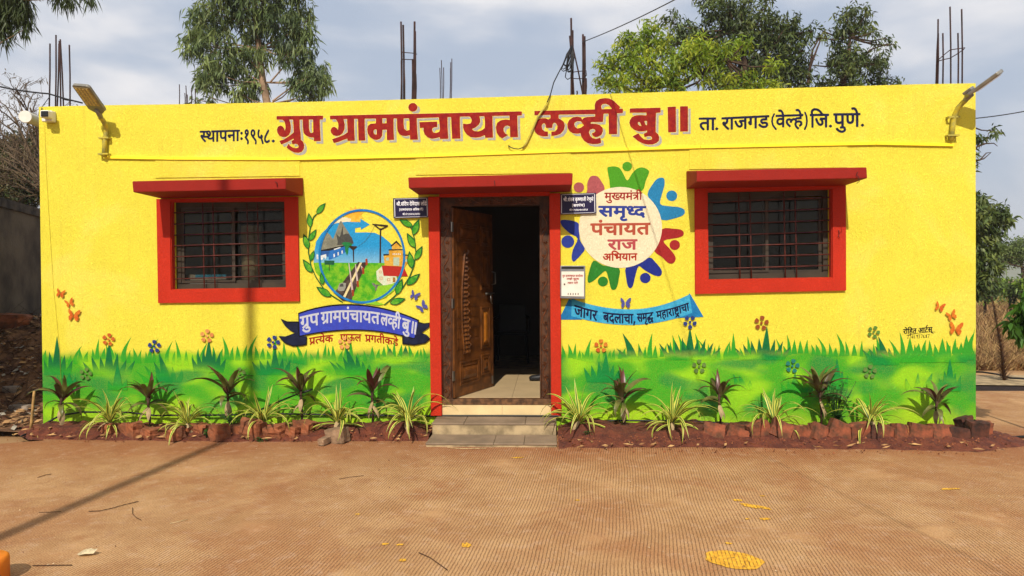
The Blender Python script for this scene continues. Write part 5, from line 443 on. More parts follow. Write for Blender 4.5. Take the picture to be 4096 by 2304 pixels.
# red surrounds
def quad_frame(o4, i4, y0, y1, name, m, parent, open_bottom=False):
    """frame between an outer and an inner quad: butted solid members"""
    idx = [(0, 1), (1, 2), (2, 3), (3, 0)]
    s = MB()
    for a, b_ in idx:
        if open_bottom and (a, b_) == (2, 3): continue
        A_, B_, C_, D_ = o4[a], o4[b_], i4[b_], i4[a]
        s.hexa([Vector((p.x, y0, p.z)) for p in (A_, B_, C_, D_)], [Vector((p.x, y1, p.z)) for p in (A_, B_, C_, D_)])
    o = s.build(name, m, parent); return o
def window(key, outer, hb, vb, org, scl, label_side):
    i4 = [W(*p) for p in OP[key]]; o4 = [W(*p) for p in outer]
    w = thing_part = bpy.data.objects.new('window', None); w.empty_display_size = .1; link(w, bld)
    quad_frame(o4, i4, -.028, -.0005, 'surround', M_red, w)
    # plastered reveal, painted red, then the aluminium frame
    def inset(q, dx, dz): return [q[0] + Vector((dx, 0, -dz)), q[1] + Vector((-dx, 0, -dz)), q[2] + Vector((-dx, 0, dz)), q[3] + Vector((dx, 0, dz))]
    i5 = inset(i4, .007, .007)
    quad_frame(inset(i4, .001, .001), i5, -.012, .05, 'reveal', M_red, w)
    i6 = inset(i4, .05, .06)
    quad_frame(inset(i4, .002, .002), i6, .09, .14, 'outer_frame', M_alu, w)
    # two sliding sashes
    L, Rr = i6[0].x, i6[1].x; zt = (i6[0].z + i6[1].z) / 2; zb = (i6[2].z + i6[3].z) / 2; mid = (L + Rr) / 2
    for k, (xa, xb, yy) in enumerate(((L + .002, mid + .025, .096), (mid - .025, Rr - .002, .125))):
        s = MB(); t_ = .032
        s.box(xa, xa + t_, yy, yy + .022, zb, zt); s.box(xb - t_, xb, yy, yy + .022, zb, zt); s.box(xa + t_, xb - t_, yy, yy + .022, zt - t_, zt); s.box(xa + t_, xb - t_, yy, yy + .022, zb, zb + t_)
        s.build('sash', M_alu, w)
        s = MB(); s.box(xa + t_, xb - t_, yy + .008, yy + .012, zb + t_, zt - t_); s.build('pane', M_glass, w)
    # grille rods, each one by itself
    for a, b_ in hb:
        pa = W(*cv(org, scl, [(0, a)])[0], .03); pb = W(*cv(org, scl, [(0, b_)])[0], .03)
        xa, xb = i4[0].x + .01, i4[1].x - .008
        s = MB(); s.tube([(xa, .035, pa.z), ((xa + xb) / 2, .036, (pa.z + pb.z) / 2 + .001), (xb, .035, pb.z)], .0062, 6); s.build('grille_rod', M_grille, w)
    for a, b_ in vb:
        pa = W(*cv(org, scl, [(a, 0)])[0], .03); pb = W(*cv(org, scl, [(b_, 0)])[0], .03)
        s = MB(); s.tube([(pa.x, .048, i4[0].z - .012), (pb.x, .048, i4[3].z + .012)], .0068, 6); s.build('grille_rod', M_grille, w)
    return w
# vertical positions of the rods are given in crop pixels
window('L', [(631, 797), (1194, 788), (1201, 1205), (638, 1212)], [(450, 428), (566, 540), (680, 655), (790, 768), (903, 880), (1017, 992), (1132, 1105)], [(790, 798), (895, 910), (1250, 1262), (1358, 1370)], (500, 680), 740 / 1915, 'left')
window('R', [(2777, 754), (3379, 742), (3380, 1162), (2779, 1176)], [(430, 393), (540, 505), (652, 618), (762, 732), (870, 845), (980, 957), (1093, 1067)], [(640, 650), (752, 765), (1093, 1106), (1205, 1220)], (2700, 640), .4, 'right')

# door surround: red pillars and lintel
def pillar(tl, tr, br, bl, y0=-.06, name='red_pillar'):
    q = [W(*p, y0) for p in (tl, tr, br, bl)]
    s = MB(); s.hexa([Vector((p.x, y0, p.z)) for p in q], [Vector((p.x, .16, p.z)) for p in q]); return bevel(s.build(name, M_red, bld), .006, 2)
pillar((1712, 786), (1757, 786), (1767, 1664), (1723, 1664))
pillar((2197, 772), (2241, 772), (2246, 1668), (2205, 1668))
ql = [W(1757, 770, -.045), W(2199, 762, -.045), W(2199, 782, -.045), W(1757, 788, -.045)]
s = MB(); s.hexa(ql, [Vector((p.x, .15, p.z)) for p in ql]); s.build('red_lintel', M_red, bld)
# carved wooden door frame
fr = [W(1760, 787, .0), W(2197, 781, .0), W(2204, 1600, .0), W(1768, 1600, .0)]; fi = [W(1805, 824, .0), W(2158, 820, .0), W(2160, 1598, .0), W(1812, 1598, .0)]
dfm = bpy.data.objects.new('door_frame', None); dfm.empty_display_size = .1; link(dfm, bld)
quad_frame(fr, fi, .0, .11, 'frame_member', M_wood, dfm, True)
th = [W(1768, 1598, -.012), W(2204, 1598, -.012), W(2206, 1620, -.012), W(1768, 1620, -.012)]
s = MB(); s.hexa(th, [Vector((p.x, .105, p.z)) for p in th]); bevel(s.build('threshold', mat('worn_threshold', rgb('#6c4a2c'), .7, .35, 18, 60, .004, .6), dfm), .005)
M_carve = mat('carving_relief', rgb('#6b3a1c'), .4, .35, 30, 120, .003, .6)
def carving(p0, p1, w, n, ph=0):
    """twining stem with leaves and rosettes carved along a frame member"""
    p0, p1 = Vector(p0), Vector(p1); d = (p1 - p0); L = d.length; d.normalize(); side = Vector((d.z, 0, -d.x)); s = MB()
    st = [p0 + d * (L * i / (n * 12)) + side * (w * .3 * math.sin(2 * math.pi * i / 12 + ph)) + Vector((0, -.005, 0)) for i in range(n * 12 + 1)]
    s.tube(st, .0055, 5)
    for e in (-1, 1):
        s.tube([p0 + side * (e * w * .46) + Vector((0, -.003, 0)), p1 + side * (e * w * .46) + Vector((0, -.003, 0))], .004, 5)
    rr = noise_rand(int(p0.x * 100))
    for i in range(n * 2):
        c = p0 + d * (L * (i + .5) / (n * 2)) - side * (w * .2 * math.sin(math.pi * (i + .5) + ph)) + Vector((0, -.002, 0))
        for k in range(7):
            a = k * .9 + rr.uniform(0, 1); q = c + (d * math.cos(a) + side * math.sin(a)) * w * .17
            pts = [q + (d * math.cos(a) + side * math.sin(a)) * w * .12, q + (d * math.cos(a + 1.6) + side * math.sin(a + 1.6)) * w * .07, q - (d * math.cos(a) + side * math.sin(a)) * w * .13, q + (d * math.cos(a - 1.6) + side * math.sin(a - 1.6)) * w * .07]
            ap = q + Vector((0, -.009, 0)); s.add([*pts, ap], [(0, 1, 4), (1, 2, 4), (2, 3, 4), (3, 0, 4)])
        s.tube([c + Vector((0, -.001, 0)), c + Vector((0, -.009, 0))], [w * .09, w * .05], 7)
    return s.build('carved_vine', M_carve, dfm)
cL0, cL1 = (W(1782, 835), W(1790, 1590)); carving(cL0, cL1, .095, 7)
cR0, cR1 = (W(2178, 835), W(2182, 1590)); carving(cR0, cR1, .085, 7, 1)
carving(W(1820, 804), W(2145, 800), .075, 4)
# door leaf, hinged on the left and open into the room
hp = G(1819, 1595, FZ); fe = G(1974, 1546, FZ); LW = (fe - hp).length; ang = math.atan2(fe.y - hp.y, fe.x - hp.x)
LH = (WZ(1819, 828, hp.y) - FZ - .008)
leaf = MB(); leaf.box(0, LW, -.0, .035, .006, LH)
def dpl(o): o.matrix_local = Matrix.Translation(hp) @ Matrix.Rotation(ang, 4, 'Z'); return o
door = dpl(leaf.build('door_leaf', M_door, bld)); door['label'] = 'carved brown wooden door leaf standing open'
def dpart(s, name, m=M_door):
    o = s.build(name, m, door); return o
def dpanel(u0, u1, v0, v1, m_in=M_door):     # v measured from the top
    x0_, x1_, z1_, z0_ = u0 * LW, u1 * LW, LH * (1 - v0), LH * (1 - v1); s = MB(); w = .013
    for k, (ins, h) in enumerate(((0, .011), (.035, .012))):
        a, b_, c_, d_ = x0_ + ins, x1_ - ins, z0_ + ins, z1_ - ins
        s.box(a, a + w, -h, -.0005, c_, d_); s.box(b_ - w, b_, -h, -.0005, c_, d_); s.box(a + w, b_ - w, -h, -.0005, c_, c_ + w); s.box(a + w, b_ - w, -h, -.0005, d_ - w, d_)
    dpart(s, 'panel_moulding')
    s = MB(); ins = .05; a, b_, c_, d_ = x0_ + ins, x1_ - ins, z0_ + ins, z1_ - ins
    cx, cz = (a + b_) / 2, (c_ + d_) / 2; k = min(b_ - a, d_ - c_) * .32
    s.add([(a, -.001, c_), (b_, -.001, c_), (b_, -.001, d_), (a, -.001, d_), (a + k, -.018, c_ + k), (b_ - k, -.018, c_ + k), (b_ - k, -.018, d_ - k), (a + k, -.018, d_ - k)], [(0, 1, 5, 4), (1, 2, 6, 5), (2, 3, 7, 6), (3, 0, 4, 7), (4, 5, 6, 7)])
    dpart(s, 'raised_panel', m_in)
    s = MB(); nb = int((x1_ - x0_ - .04) / .022)
    for zz in (z0_ + .024, z1_ - .024):
        for i in range(nb):
            xx = x0_ + .026 + i * .022; s.box(xx, xx + .013, -.008, -.0004, zz - .007, zz + .007)
    dpart(s, 'dentil_row')
M_lite = mat('pale_teak', rgb('#a8661f'), .4, .15, 12)
dpanel(.10, .60, .07, .175); dpanel(.66, .90, .075, .185); dpanel(.66, .90, .21, .435); dpanel(.66, .90, .53, .765, M_lite); dpanel(.12, .60, .815, .94); dpanel(.66, .90, .80, .915)
for i in range(10):
    zz = LH * (1 - .245 - i * .056)
    s = MB(); s.box(.07 * LW, .61 * LW, -.004, -.0004, zz + .006, zz + LH * .056 - .006); dpart(s, 'door_slat')
s = MB(); q1, q2 = [], []                     # peacock tail: a curved carved plume
for i in range(25):
    t = i / 24; zz = LH * (1 - .225 - t * .55); xx = LW * (.19 - .06 * math.sin(t * 3.0) + .05 * (1 - t) ** 3 + .02 * t); wd = LW * (.05 + .10 * math.sin(min(1, t * 1.2) * math.pi * .62)); q1.append(Vector((xx, 0, zz))); q2.append(Vector((xx + wd + .03, 0, zz)))
for i in range(24):
    a, b_, c_, d_ = q1[i], q2[i], q2[i + 1], q1[i + 1]; up = Vector((0, -.02, 0)); lo = Vector((0, -.004, 0))
    for k in range(3):
        e0, e1 = a.lerp(b_, k / 3), a.lerp(b_, (k + 1) / 3); g0, g1 = d_.lerp(c_, k / 3), d_.lerp(c_, (k + 1) / 3); m_ = (e0 + e1 + g0 + g1) / 4 + Vector((0, -.026 - .006 * (k == 1), 0))
        s.add([e0 + lo, e1 + lo, g1 + lo, g0 + lo, m_], [(0, 1, 4), (1, 2, 4), (2, 3, 4), (3, 0, 4)])
dpart(s, 'carved_plume')
s = MB(); s.tube([p + Vector((0, -.02, 0)) for p in q1], .008, 6); dpart(s, 'plume_stem')
s = MB()
for i in range(0, 24, 2):
    c_ = q2[i]; s.add([c_ + Vector((0, -.004, .03)), c_ + Vector((.045, -.006, 0)), c_ + Vector((0, -.004, -.03)), c_ + Vector((.012, -.024, 0))], [(0, 3, 1), (1, 3, 2), (0, 2, 3)])
dpart(s, 'plume_fringe')
M_steel = mat('dull_steel', rgb('#8a857c'), .35, .15, 10, metal=.9)
s = MB(); s.box(.80 * LW, .95 * LW, -.012, -.001, LH * .535, LH * .55); s.tube([(.74 * LW, -.03, LH * .545), (.98 * LW, -.03, LH * .545)], .008, 6); s.tube([(.86 * LW, -.035, LH * .545), (.85 * LW, -.045, LH * .50), (.89 * LW, -.04, LH * .485)], .007, 6); dpart(s, 'latch', M_steel)
s = MB(); s.tube([(.965 * LW, -.005, LH * .67), (.965 * LW, -.05, LH * .665), (.965 * LW, -.05, LH * .60), (.965 * LW, -.005, LH * .595)], .007, 6); dpart(s, 'pull_handle', M_steel)
s = MB(); s.box(.95 * LW, .975 * LW, -.012, -.001, LH * .02, LH * .065); dpart(s, 'bolt', M_steel)
for v in (.10, .50, .88):
    s = MB(); s.box(-.03, .004, -.004, .012, LH * (1 - v) - .05, LH * (1 - v) + .05); s.build('hinge', M_steel, bld).matrix_local = Matrix.Translation(hp) @ Matrix.Rotation(ang, 4, 'Z')

# threshold tiles and steps
def slab(name, pts, z1, th, m, parent=bld, d=None):
    s = MB(); s.extr([(p[0], p[1], z1) for p in pts], (0, 0, -th)); return bevel(s.build(name, m, parent), .004, 1)
xa, xb, xc = WX(1768, 1640), WX(2009, 1640), WX(2205, 1640)
zt_, zb_ = WZ(2000, 1621, -.02), WZ(2000, 1661, -.02)
for a, b_ in ((xa + .002, xb - .001), (xb + .001, xc - .002)):
    s = MB(); s.box(a, b_, -.02, .1, zb_, zt_); s.build('threshold_tile', mat('cream_riser_tile', rgb('#d8bd8a'), .4, .08, 4), bld)
steps = thing('entrance_steps', 'two low concrete steps with brown stone treads under the open door', 'steps', (WX(1980, 1700), -.4, 0))
sx, sy = steps.location.x, steps.location.y
def sbox(name, x0_, x1_, y0_, y1_, z0_, z1_, m):
    s = MB(); s.box(x0_ - sx, x1_ - sx, y0_ - sy, y1_ - sy, z0_, z1_); return bevel(s.build(name, m, steps), .004, 1)
uz, lz = .148, .036
uf = -.375; lf = -.755
UL, UR = G(1722, 1697, uz).x, G(2227, 1697, uz).x
LL, LR = G(1697, 1778, lz).x, G(2229, 1778, lz).x
sbox('riser', UL + .006, UR - .006, uf + .006, -.002, -.02, uz - .021, M_conc)
sbox('riser', LL + .006, LR - .006, lf + .006, uf - .0, -.02, lz - .019, M_conc)
for i, (a, b_) in enumerate(((0, .26), (.26, .75), (.75, 1))): sbox('tread_slab', UL + (UR - UL) * a + .0015, UL + (UR - UL) * b_ - .0015, uf, -.022, uz - .02, uz, M_kota)
for i, (a, b_) in enumerate(((0, .52), (.52, .75), (.75, 1))): sbox('tread_slab', LL + (LR - LL) * a + .0015, LL + (LR - LL) * b_ - .0015, lf, uf - .002, lz - .018, lz, M_kota)
# ---------------------------------------------------------------- painted wall: mural, lettering, emblems (coats of paint on the plaster)
def P_(n, h, **k): return paint('paint_' + n, rgb(h), **k)
pts_ = lambda pr: pr
def painted(name, contours, m, lab=None):
    o = flat(name, contours, m, front, lay())
    if lab: o['label'] = lab
    return o
def blade(bx, by, tx, ty, w, bend=0.0):
    L_, R_ = [], []
    for i in range(5):
        t = i / 5; x = bx + (tx - bx) * t + bend * math.sin(t * math.pi * .5) * (1 - t) * 2; y = by + (ty - by) * t; ww = w * .5 * (1 - t ** 1.4)
        L_.append((x - ww, y)); R_.append((x + ww, y))
    return L_ + [(tx, ty)] + R_[::-1]
rnd = noise_rand(5)
MBl = paint('paint_light_blade', rgb('#38a428'), kind='blade', c2=(.69, .80))
MBd = paint('paint_dark_blade', rgb('#0a7038'), kind='blade', c2=(.56, .74))
MBe = paint('paint_upper_blade', rgb('#0a7038'), kind='blade', c2=(.72, .84))
MBk = paint('paint_low_blade', rgb('#128a3c'), kind='blade', c2=(.43, .62))
def edge_y(px): return 1428 - (px - 150) * .0085 + 10 * math.sin(px / 90.0) + 6 * math.sin(px / 37.0)
# the ragged upper edge of the painted grass
for a, b_ in ((178, 1712), (2252, 3895)):
    o_ = None; x = a; k = 0; cs = []
    while x < b_:
        y = edge_y(x); big = rnd.random() < .22; h = rnd.uniform(48, 84) if big else rnd.uniform(10, 40); lean = rnd.uniform(-34, 34) if big else rnd.uniform(-10, 10)
        c = blade(x, y + 26, x + lean, y - h, rnd.uniform(18, 24) if big else rnd.uniform(15, 24), -lean * .6); c = [(min(max(q[0], a - 4), b_ + 2), q[1]) for q in c]
        s = [W(p[0], p[1], 0) for p in c]; cs.append(s); x += rnd.uniform(14, 30)
    s = MB()
    for q in cs:
        yy = -.0013 - .00002 * len(s.f); s.poly([(p.x, yy, p.z) for p in q])
    s.build('painted_grass_edge', MBl, front)
def tuft(cx, by, top, n=5, spread=90, m=None, lean=0, hmax=None):
    r = noise_rand(int(cx)); s = MB()
    for i in range(n):
        u = (i - (n - 1) / 2) / max(1, (n - 1) / 2); main = abs(u) < .3
        h = (by - top) * (1 if main and i == n // 2 else (.42 + .28 * (1 - abs(u)) + r.uniform(-.08, .1))); bx = cx + u * spread * .40
        tx = bx + u * spread * .22 + lean * (1 if i == n // 2 else .5)
        c = [(min(max(q[0], 176), 3897), q[1]) for q in blade(bx, by, tx, by - h, 40 if i == n // 2 else 29, -lean * .25)]
        yy = lay(.00003); s.poly([(W(*p, yy).x, yy, W(*p, yy).z) for p in c])
    # the clump's foot
    return s.build('painted_tuft', m or (MBe if by < 1480 else MBd), front)
ZL[0] = 6
for a in ((228, 1500, 1343, 5, 100), (436, 1500, 1368, 7, 170), (650, 1530, 1410, 6, 150, None, -35), (835, 1490, 1352, 7, 110), (1100, 1500, 1392, 7, 150), (1412, 1500, 1382, 7, 130, None, -32), (1622, 1450, 1382, 7, 150), (1560, 1440, 1392, 3, 60),
          (2410, 1530, 1408, 6, 120, MBk), (2530, 1440, 1332, 3, 70, None, -40), (2760, 1440, 1308, 9, 200), (3052, 1440, 1302, 8, 180), (2960, 1560, 1452, 4, 80, MBk, -20), (3180, 1570, 1490, 5, 90, MBk), (3348, 1560, 1432, 5, 70, MBk), (3530, 1450, 1345, 6, 110, None, -30), (3545, 1460, 1400, 5, 90),
          (3640, 1450, 1350, 9, 190, MBl), (3770, 1450, 1352, 9, 200, MBl), (3690, 1565, 1440, 4, 120, MBk, 15), (3800, 1565, 1432, 5, 70, MBk), (3866, 1440, 1340, 3, 60, MBl), (265, 1560, 1440, 4, 60, MBk), (470, 1560, 1450, 3, 60, MBk)):
    tuft(*a)
# spray-stencilled flowers
FL = {'o': P_('orange', '#c85a24', c2=rgb('#e08a30')), 'b': P_('blue_petal', '#2c3f80'), 'p': P_('peach', '#dc8a4a', c2=rgb('#e8a860')), 'br': P_('brown_petal', '#9c5022'), 'g': P_('mauve_grey', '#6a8840'), 'gd': P_('olive_ring', '#5f8a34'), 'b2': P_('sky_petal', '#2a8070')}
def flower(cx, cy, r, k, rot=0.0, nm='orange'):
    cs = []
    for i in range(5):
        a = rot - math.pi / 2 + i * 2 * math.pi / 5; ux, uy = math.cos(a), math.sin(a)
        q = []
        for (d, w) in ((.42, .10), (.60, .28), (.92, .33), (1.02, .12), (1.02, -.12), (.92, -.33), (.60, -.28), (.42, -.10)): q.append((cx + .98 * r * (ux * d - uy * w), cy + .98 * r * (uy * d + ux * w)))
        cs.append(q)
    cs.append([(cx + r * .2 * math.cos(t), cy + r * .2 * math.sin(t)) for t in [j * .785 for j in range(8)]])
    return painted('painted_flower', cs, FL[k])
for a in ((433, 1358, 25, 'o', .2), (617, 1386, 26, 'b'), (827, 1344, 27, 'p', .1), (1092, 1369, 27, 'b', .3), (1378, 1372, 26, 'p'), (342, 1496, 25, 'g', .2), (958, 1495, 25, 'g'), (2404, 1384, 27, 'o'), (2760, 1288, 27, 'b', .6), (3046, 1292, 29, 'br', .15),
          (2797, 1466, 28, 'g'), (3170, 1464, 28, 'b2', .2), (3495, 1328, 25, 'gd', .4), (3480, 1487, 28, 'g', .1)):
    flower(*a)
M_bo = P_('orange_butterfly', '#d2611c', c2=rgb('#e07f22')); M_bb = P_('blue_butterfly', '#5456a0')
def butterfly(cx, cy, s_, rot, m):
    half = [(0, -.10), (.25, -.55), (.75, -1.0), (1.0, -.95), (.95, -.45), (.6, -.05), (.85, .25), (.7, .75), (.4, .85), (.12, .4), (0, .3)]
    c, s__ = math.cos(rot), math.sin(rot); out = []
    for sg in (-1, 1):
        out.append([(cx + s_ * (p[0] * sg * c - p[1] * s__), cy + s_ * (p[0] * sg * s__ + p[1] * c)) for p in ((.07 + q[0] * (1 if sg > 0 else .8), q[1]) for q in half)])
    return painted('painted_butterfly', out, m)
for a in ((240, 1174, 18, .25), (277, 1213, 18, -.35), (293, 1262, 25, .1)): butterfly(*a, M_bo)
for a in ((3758, 1228, 20, .3), (3806, 1263, 21, -.4), (3822, 1315, 28, .1)): butterfly(*a, M_bo)
for a in ((1657, 1182, 19, .4), (1689, 1228, 21, -.7), (2501, 1213, 22, 0)): butterfly(*a, M_bb)
# ---- title lettering
M_tr = P_('crimson_letters', '#8e1016', var=.15, c2=rgb('#a3240f')); M_tg = P_('grey_letter_shadow', '#b5b2ac', speck=.35); M_nv = P_('navy_letters', '#0d1030', c2=rgb('#131a4c'))
ZL[0] = 8
y1_, y2_, y3_ = -.0020, -.0024, -.0028
M_gap = paint('yellow_letter_edge', (.95, .80, .16), speck=.1)
for i in range(6):
    flat('letter_shadow', A['tsh%d' % i], M_tg, front, y1_ - i * .00002)
    flat('letter_edge', A['tgap%d' % i], M_gap, front, y2_ - i * .00002)
    o = flat('title_word', A['title%d' % i], M_tr, front, y3_ - i * .00002)
for k in ('sthapana', 'year', 'r1', 'r2', 'r3', 'r4', 'r5', 'paren', 'dots'): flat('navy_word', A[k], M_nv, front, -.0021)
# ---- left emblem: village scene in a ring
O4, S4 = (1150, 780), .4418
def em(nm, pts, m): return painted(nm, [cv(O4, S4, pts)], m)
ZL[0] = 10
M_sky = paint('paint_sky', rgb('#b9dde0'), kind='vgrad', c2=(1.05 + .45, 1.95, rgb('#1f95cf')), speck=.1)
M_grass2 = paint('paint_meadow', rgb('#3fa61a'), kind='flat', c2=rgb('#84c021'), var=.1)
k_ = lambda n, h, **q: P_('em_' + n, h, **q)
circ = lambda cx, cy, rx, ry, n=48, a0=0, a1=2 * math.pi: [(cx + rx * math.cos(a0 + (a1 - a0) * i / n), cy + ry * math.sin(a0 + (a1 - a0) * i / n)) for i in range(n if abs(a1 - a0 - 2 * math.pi) < .01 else n + 1)]
em('painted_sun', [q for i in range(22) for q in [(605 + (88 if i % 2 else 58) * math.cos(i * .2856), 185 + (88 if i % 2 else 58) * math.sin(i * .2856))]], k_('sun', '#f2b02c', c2=rgb('#f6c64a')))
em('painted_cloud', [(385, 300), (410, 250), (450, 225), (500, 200), (540, 205), (575, 215), (570, 245), (500, 255), (430, 262)], k_('cloud', '#efe0b8'))
em('painted_sky', [(235, 625), (245, 500), (260, 420), (310, 345), (370, 290), (430, 258), (530, 242), (660, 246), (660, 214), (745, 268), (665, 314), (662, 292), (612, 300), (612, 340), (700, 338), (790, 342), (860, 375), (925, 430), (985, 500), (1020, 560), (1045, 625)], M_sky)
em('painted_meadow', [(235, 612), (1048, 616), (1050, 640), (1030, 730), (985, 830), (900, 920), (800, 965), (680, 985), (560, 970), (460, 910), (380, 840), (310, 760), (255, 700)], M_grass2)
em('painted_mountain', [(300, 500), (330, 390), (355, 335), (385, 360), (412, 400), (440, 330), (470, 250), (485, 232), (520, 290), (560, 350), (600, 440), (500, 462), (380, 492)], k_('mountain', '#7c7c6c', c2=rgb('#8f8d78')))
em('painted_cliff', [(440, 350), (455, 420), (450, 455), (600, 440), (585, 390), (555, 352), (530, 350), (505, 360), (500, 275), (480, 360), (470, 380)], k_('cliff', '#4c4c46'))
em('painted_station', [(378, 500), (520, 458), (522, 520), (430, 570), (372, 588)], k_('station', '#1f62b4', c2=rgb('#2c78c4')))
em('painted_station', [(300, 500), (378, 500), (372, 560), (300, 545)], k_('station2', '#2a5ca0'))
em('painted_roof', [(296, 500), (375, 484), (525, 452), (522, 464), (378, 505), (300, 508)], k_('black', '#22201c'))
for q in ([(415, 535), (428, 530), (430, 560), (417, 565)], [(452, 520), (464, 515), (466, 545), (454, 550)], [(488, 505), (500, 500), (502, 528), (490, 533)], [(420, 488), (480, 470), (480, 480), (420, 500)]): em('painted_window', q, k_('white', '#dfe6e4'))
em('painted_shed', [(262, 535), (300, 548), (350, 535), (352, 560), (345, 585), (330, 560), (318, 588), (262, 580)], k_('white', '#dfe6e4'))
em('painted_bush', [(490, 435), (520, 425), (560, 430), (588, 445), (570, 470), (552, 480), (550, 520), (540, 548), (522, 510), (520, 470)], k_('bush', '#1d7f42'))
em('painted_signboard', [(333, 592), (425, 594), (422, 632), (336, 630)], k_('sign', '#1d5a40')); em('painted_post', [(375, 632), (381, 632), (381, 685), (375, 685)], k_('dark', '#3a2a20'))
em('painted_road', [(640, 606), (668, 612), (700, 608), (722, 615), (640, 790), (590, 920), (575, 965), (500, 960), (415, 885), (470, 830), (560, 710)], k_('asphalt', '#3a2c26', c2=rgb('#5a4a40')))
em('painted_stripe', [(655, 612), (675, 612), (520, 935), (498, 930)], k_('cream', '#ead9a0'))
em('painted_car', [(455, 845), (470, 800), (500, 793), (530, 798), (528, 835), (512, 868), (475, 870), (455, 862)], k_('car', '#9a9a8e')); em('painted_car', [(470, 830), (480, 804), (505, 802), (508, 830)], k_('carw', '#4a4a46'))
for (a, b_, c_, d_) in ((555, 615, 590, 905), (615, 625, 635, 825), (668, 640, 684, 705), (713, 575, 714, 625)):
    em('painted_barrier_post', [(a - 4, b_), (a + 4, b_), (c_ + 9, d_ - 20), (c_ - 9, d_ - 20)], k_('postw', '#cdb9b0')); em('painted_barrier_post', [(c_ - 10, d_ - 45), (c_ + 9, d_ - 50), (c_ + 13, d_ + 8), (c_ - 5, d_ + 12)], k_('postr', '#a2401e'))
em('painted_electric_pole', [(836, 300), (848, 300), (846, 615), (832, 615)], k_('pole', '#37261c')); em('painted_electric_pole', [(768, 260), (910, 272), (908, 290), (768, 270)], k_('pole', '#37261c'))
em('painted_electric_pole', [(790, 268), (842, 305), (900, 280), (906, 288), (842, 322), (782, 275)], k_('pole', '#37261c'))
em('painted_electric_pole', [(590, 480), (602, 480), (602, 608), (594, 608)], k_('pole', '#37261c')); em('painted_electric_pole', [(558, 460), (628, 464), (626, 476), (598, 500), (590, 500), (560, 472)], k_('pole', '#37261c'))
s = MB(); yy = lay(); s.tube([W(*cv(O4, S4, [(a, b_)])[0], yy) for a, b_ in ((790, 275), (740, 370), (690, 430), (630, 470))], .0012, 4); s.build('painted_wire', k_('wire', '#6a6a60'), front)
em('painted_town_hall', [(870, 548), (918, 545), (918, 500), (945, 498), (945, 462), (985, 428), (1024, 462), (1024, 495), (1045, 498), (1045, 545), (1098, 550), (1096, 600), (1060, 655), (880, 640)], k_('hall', '#d59a28', c2=rgb('#e0b046')))
em('painted_roof', [(930, 462), (985, 412), (1034, 465), (1020, 466), (985, 432), (945, 466)], k_('black', '#22201c')); em('painted_roof', [(914, 492), (1050, 490), (1050, 500), (914, 503)], k_('black', '#22201c')); em('painted_roof', [(868, 536), (918, 533), (918, 546), (868, 550)], k_('black', '#22201c')); em('painted_roof', [(1044, 536), (1098, 540), (1098, 552), (1044, 548)], k_('black', '#22201c'))
em('painted_door', [(958, 565), (1012, 565), (1012, 640), (958, 638)], k_('pale', '#b9cbb0')); em('painted_window', [(892, 568), (918, 566), (918, 592), (892, 594)], k_('pale', '#b9cbb0')); em('painted_window', [(1066, 580), (1090, 582), (1090, 605), (1066, 605)], k_('pale', '#b9cbb0'))
for i in range(5): em('painted_letter_mark', [(952 + i * 16, 528), (960 + i * 16, 528), (960 + i * 16, 541), (952 + i * 16, 541)], k_('white', '#dfe6e4'))
em('painted_house', [(803, 690), (855, 645), (880, 700), (985, 735), (1000, 790), (940, 805), (870, 820), (810, 770)], k_('house', '#e4d8b4', c2=rgb('#cfe0c0')))
em('painted_house_roof', [(853, 638), (1052, 648), (1090, 735), (985, 736), (870, 732)], k_('tile', '#b82a1e'))
for q in ([(828, 685), (852, 688), (852, 710), (828, 706)], [(833, 740), (860, 740), (860, 765), (833, 762)], [(903, 755), (930, 755), (930, 780), (903, 778)]): em('painted_window', q, k_('win2', '#c99868')); em('painted_window', [((a * 3 + q[0][0] + q[2][0]) / 5 , (b_ * 3 + q[0][1] + q[2][1]) / 5) for a, b_ in q], k_('house', '#e4d8b4'))
em('painted_door', [(953, 745), (975, 745), (978, 790), (953, 790)], k_('doorb', '#a9762c'))
em('painted_cow', [(762, 795), (785, 800), (800, 812), (860, 812), (875, 825), (888, 865), (880, 870), (868, 842), (862, 878), (852, 876), (848, 845), (825, 845), (820, 872), (810, 872), (808, 845), (800, 870), (792, 868), (795, 835), (780, 825), (770, 812)], k_('cow', '#8c8d80', c2=rgb('#4a4a44')))
em('painted_green_spray', [(820, 820), (900, 815), (960, 800), (1000, 810), (960, 870), (880, 930), (790, 960), (880, 990), (820, 1000), (700, 985), (780, 930)], k_('spray', '#8fcb28'))
ring = [cv(O4, S4, circ(673, 555, 394, 428, 64)), cv(O4, S4, circ(673, 555, 374, 408, 64))]
painted('painted_ring', ring, P_('ring_blue', '#1172b8', c2=rgb('#1a82c6')))
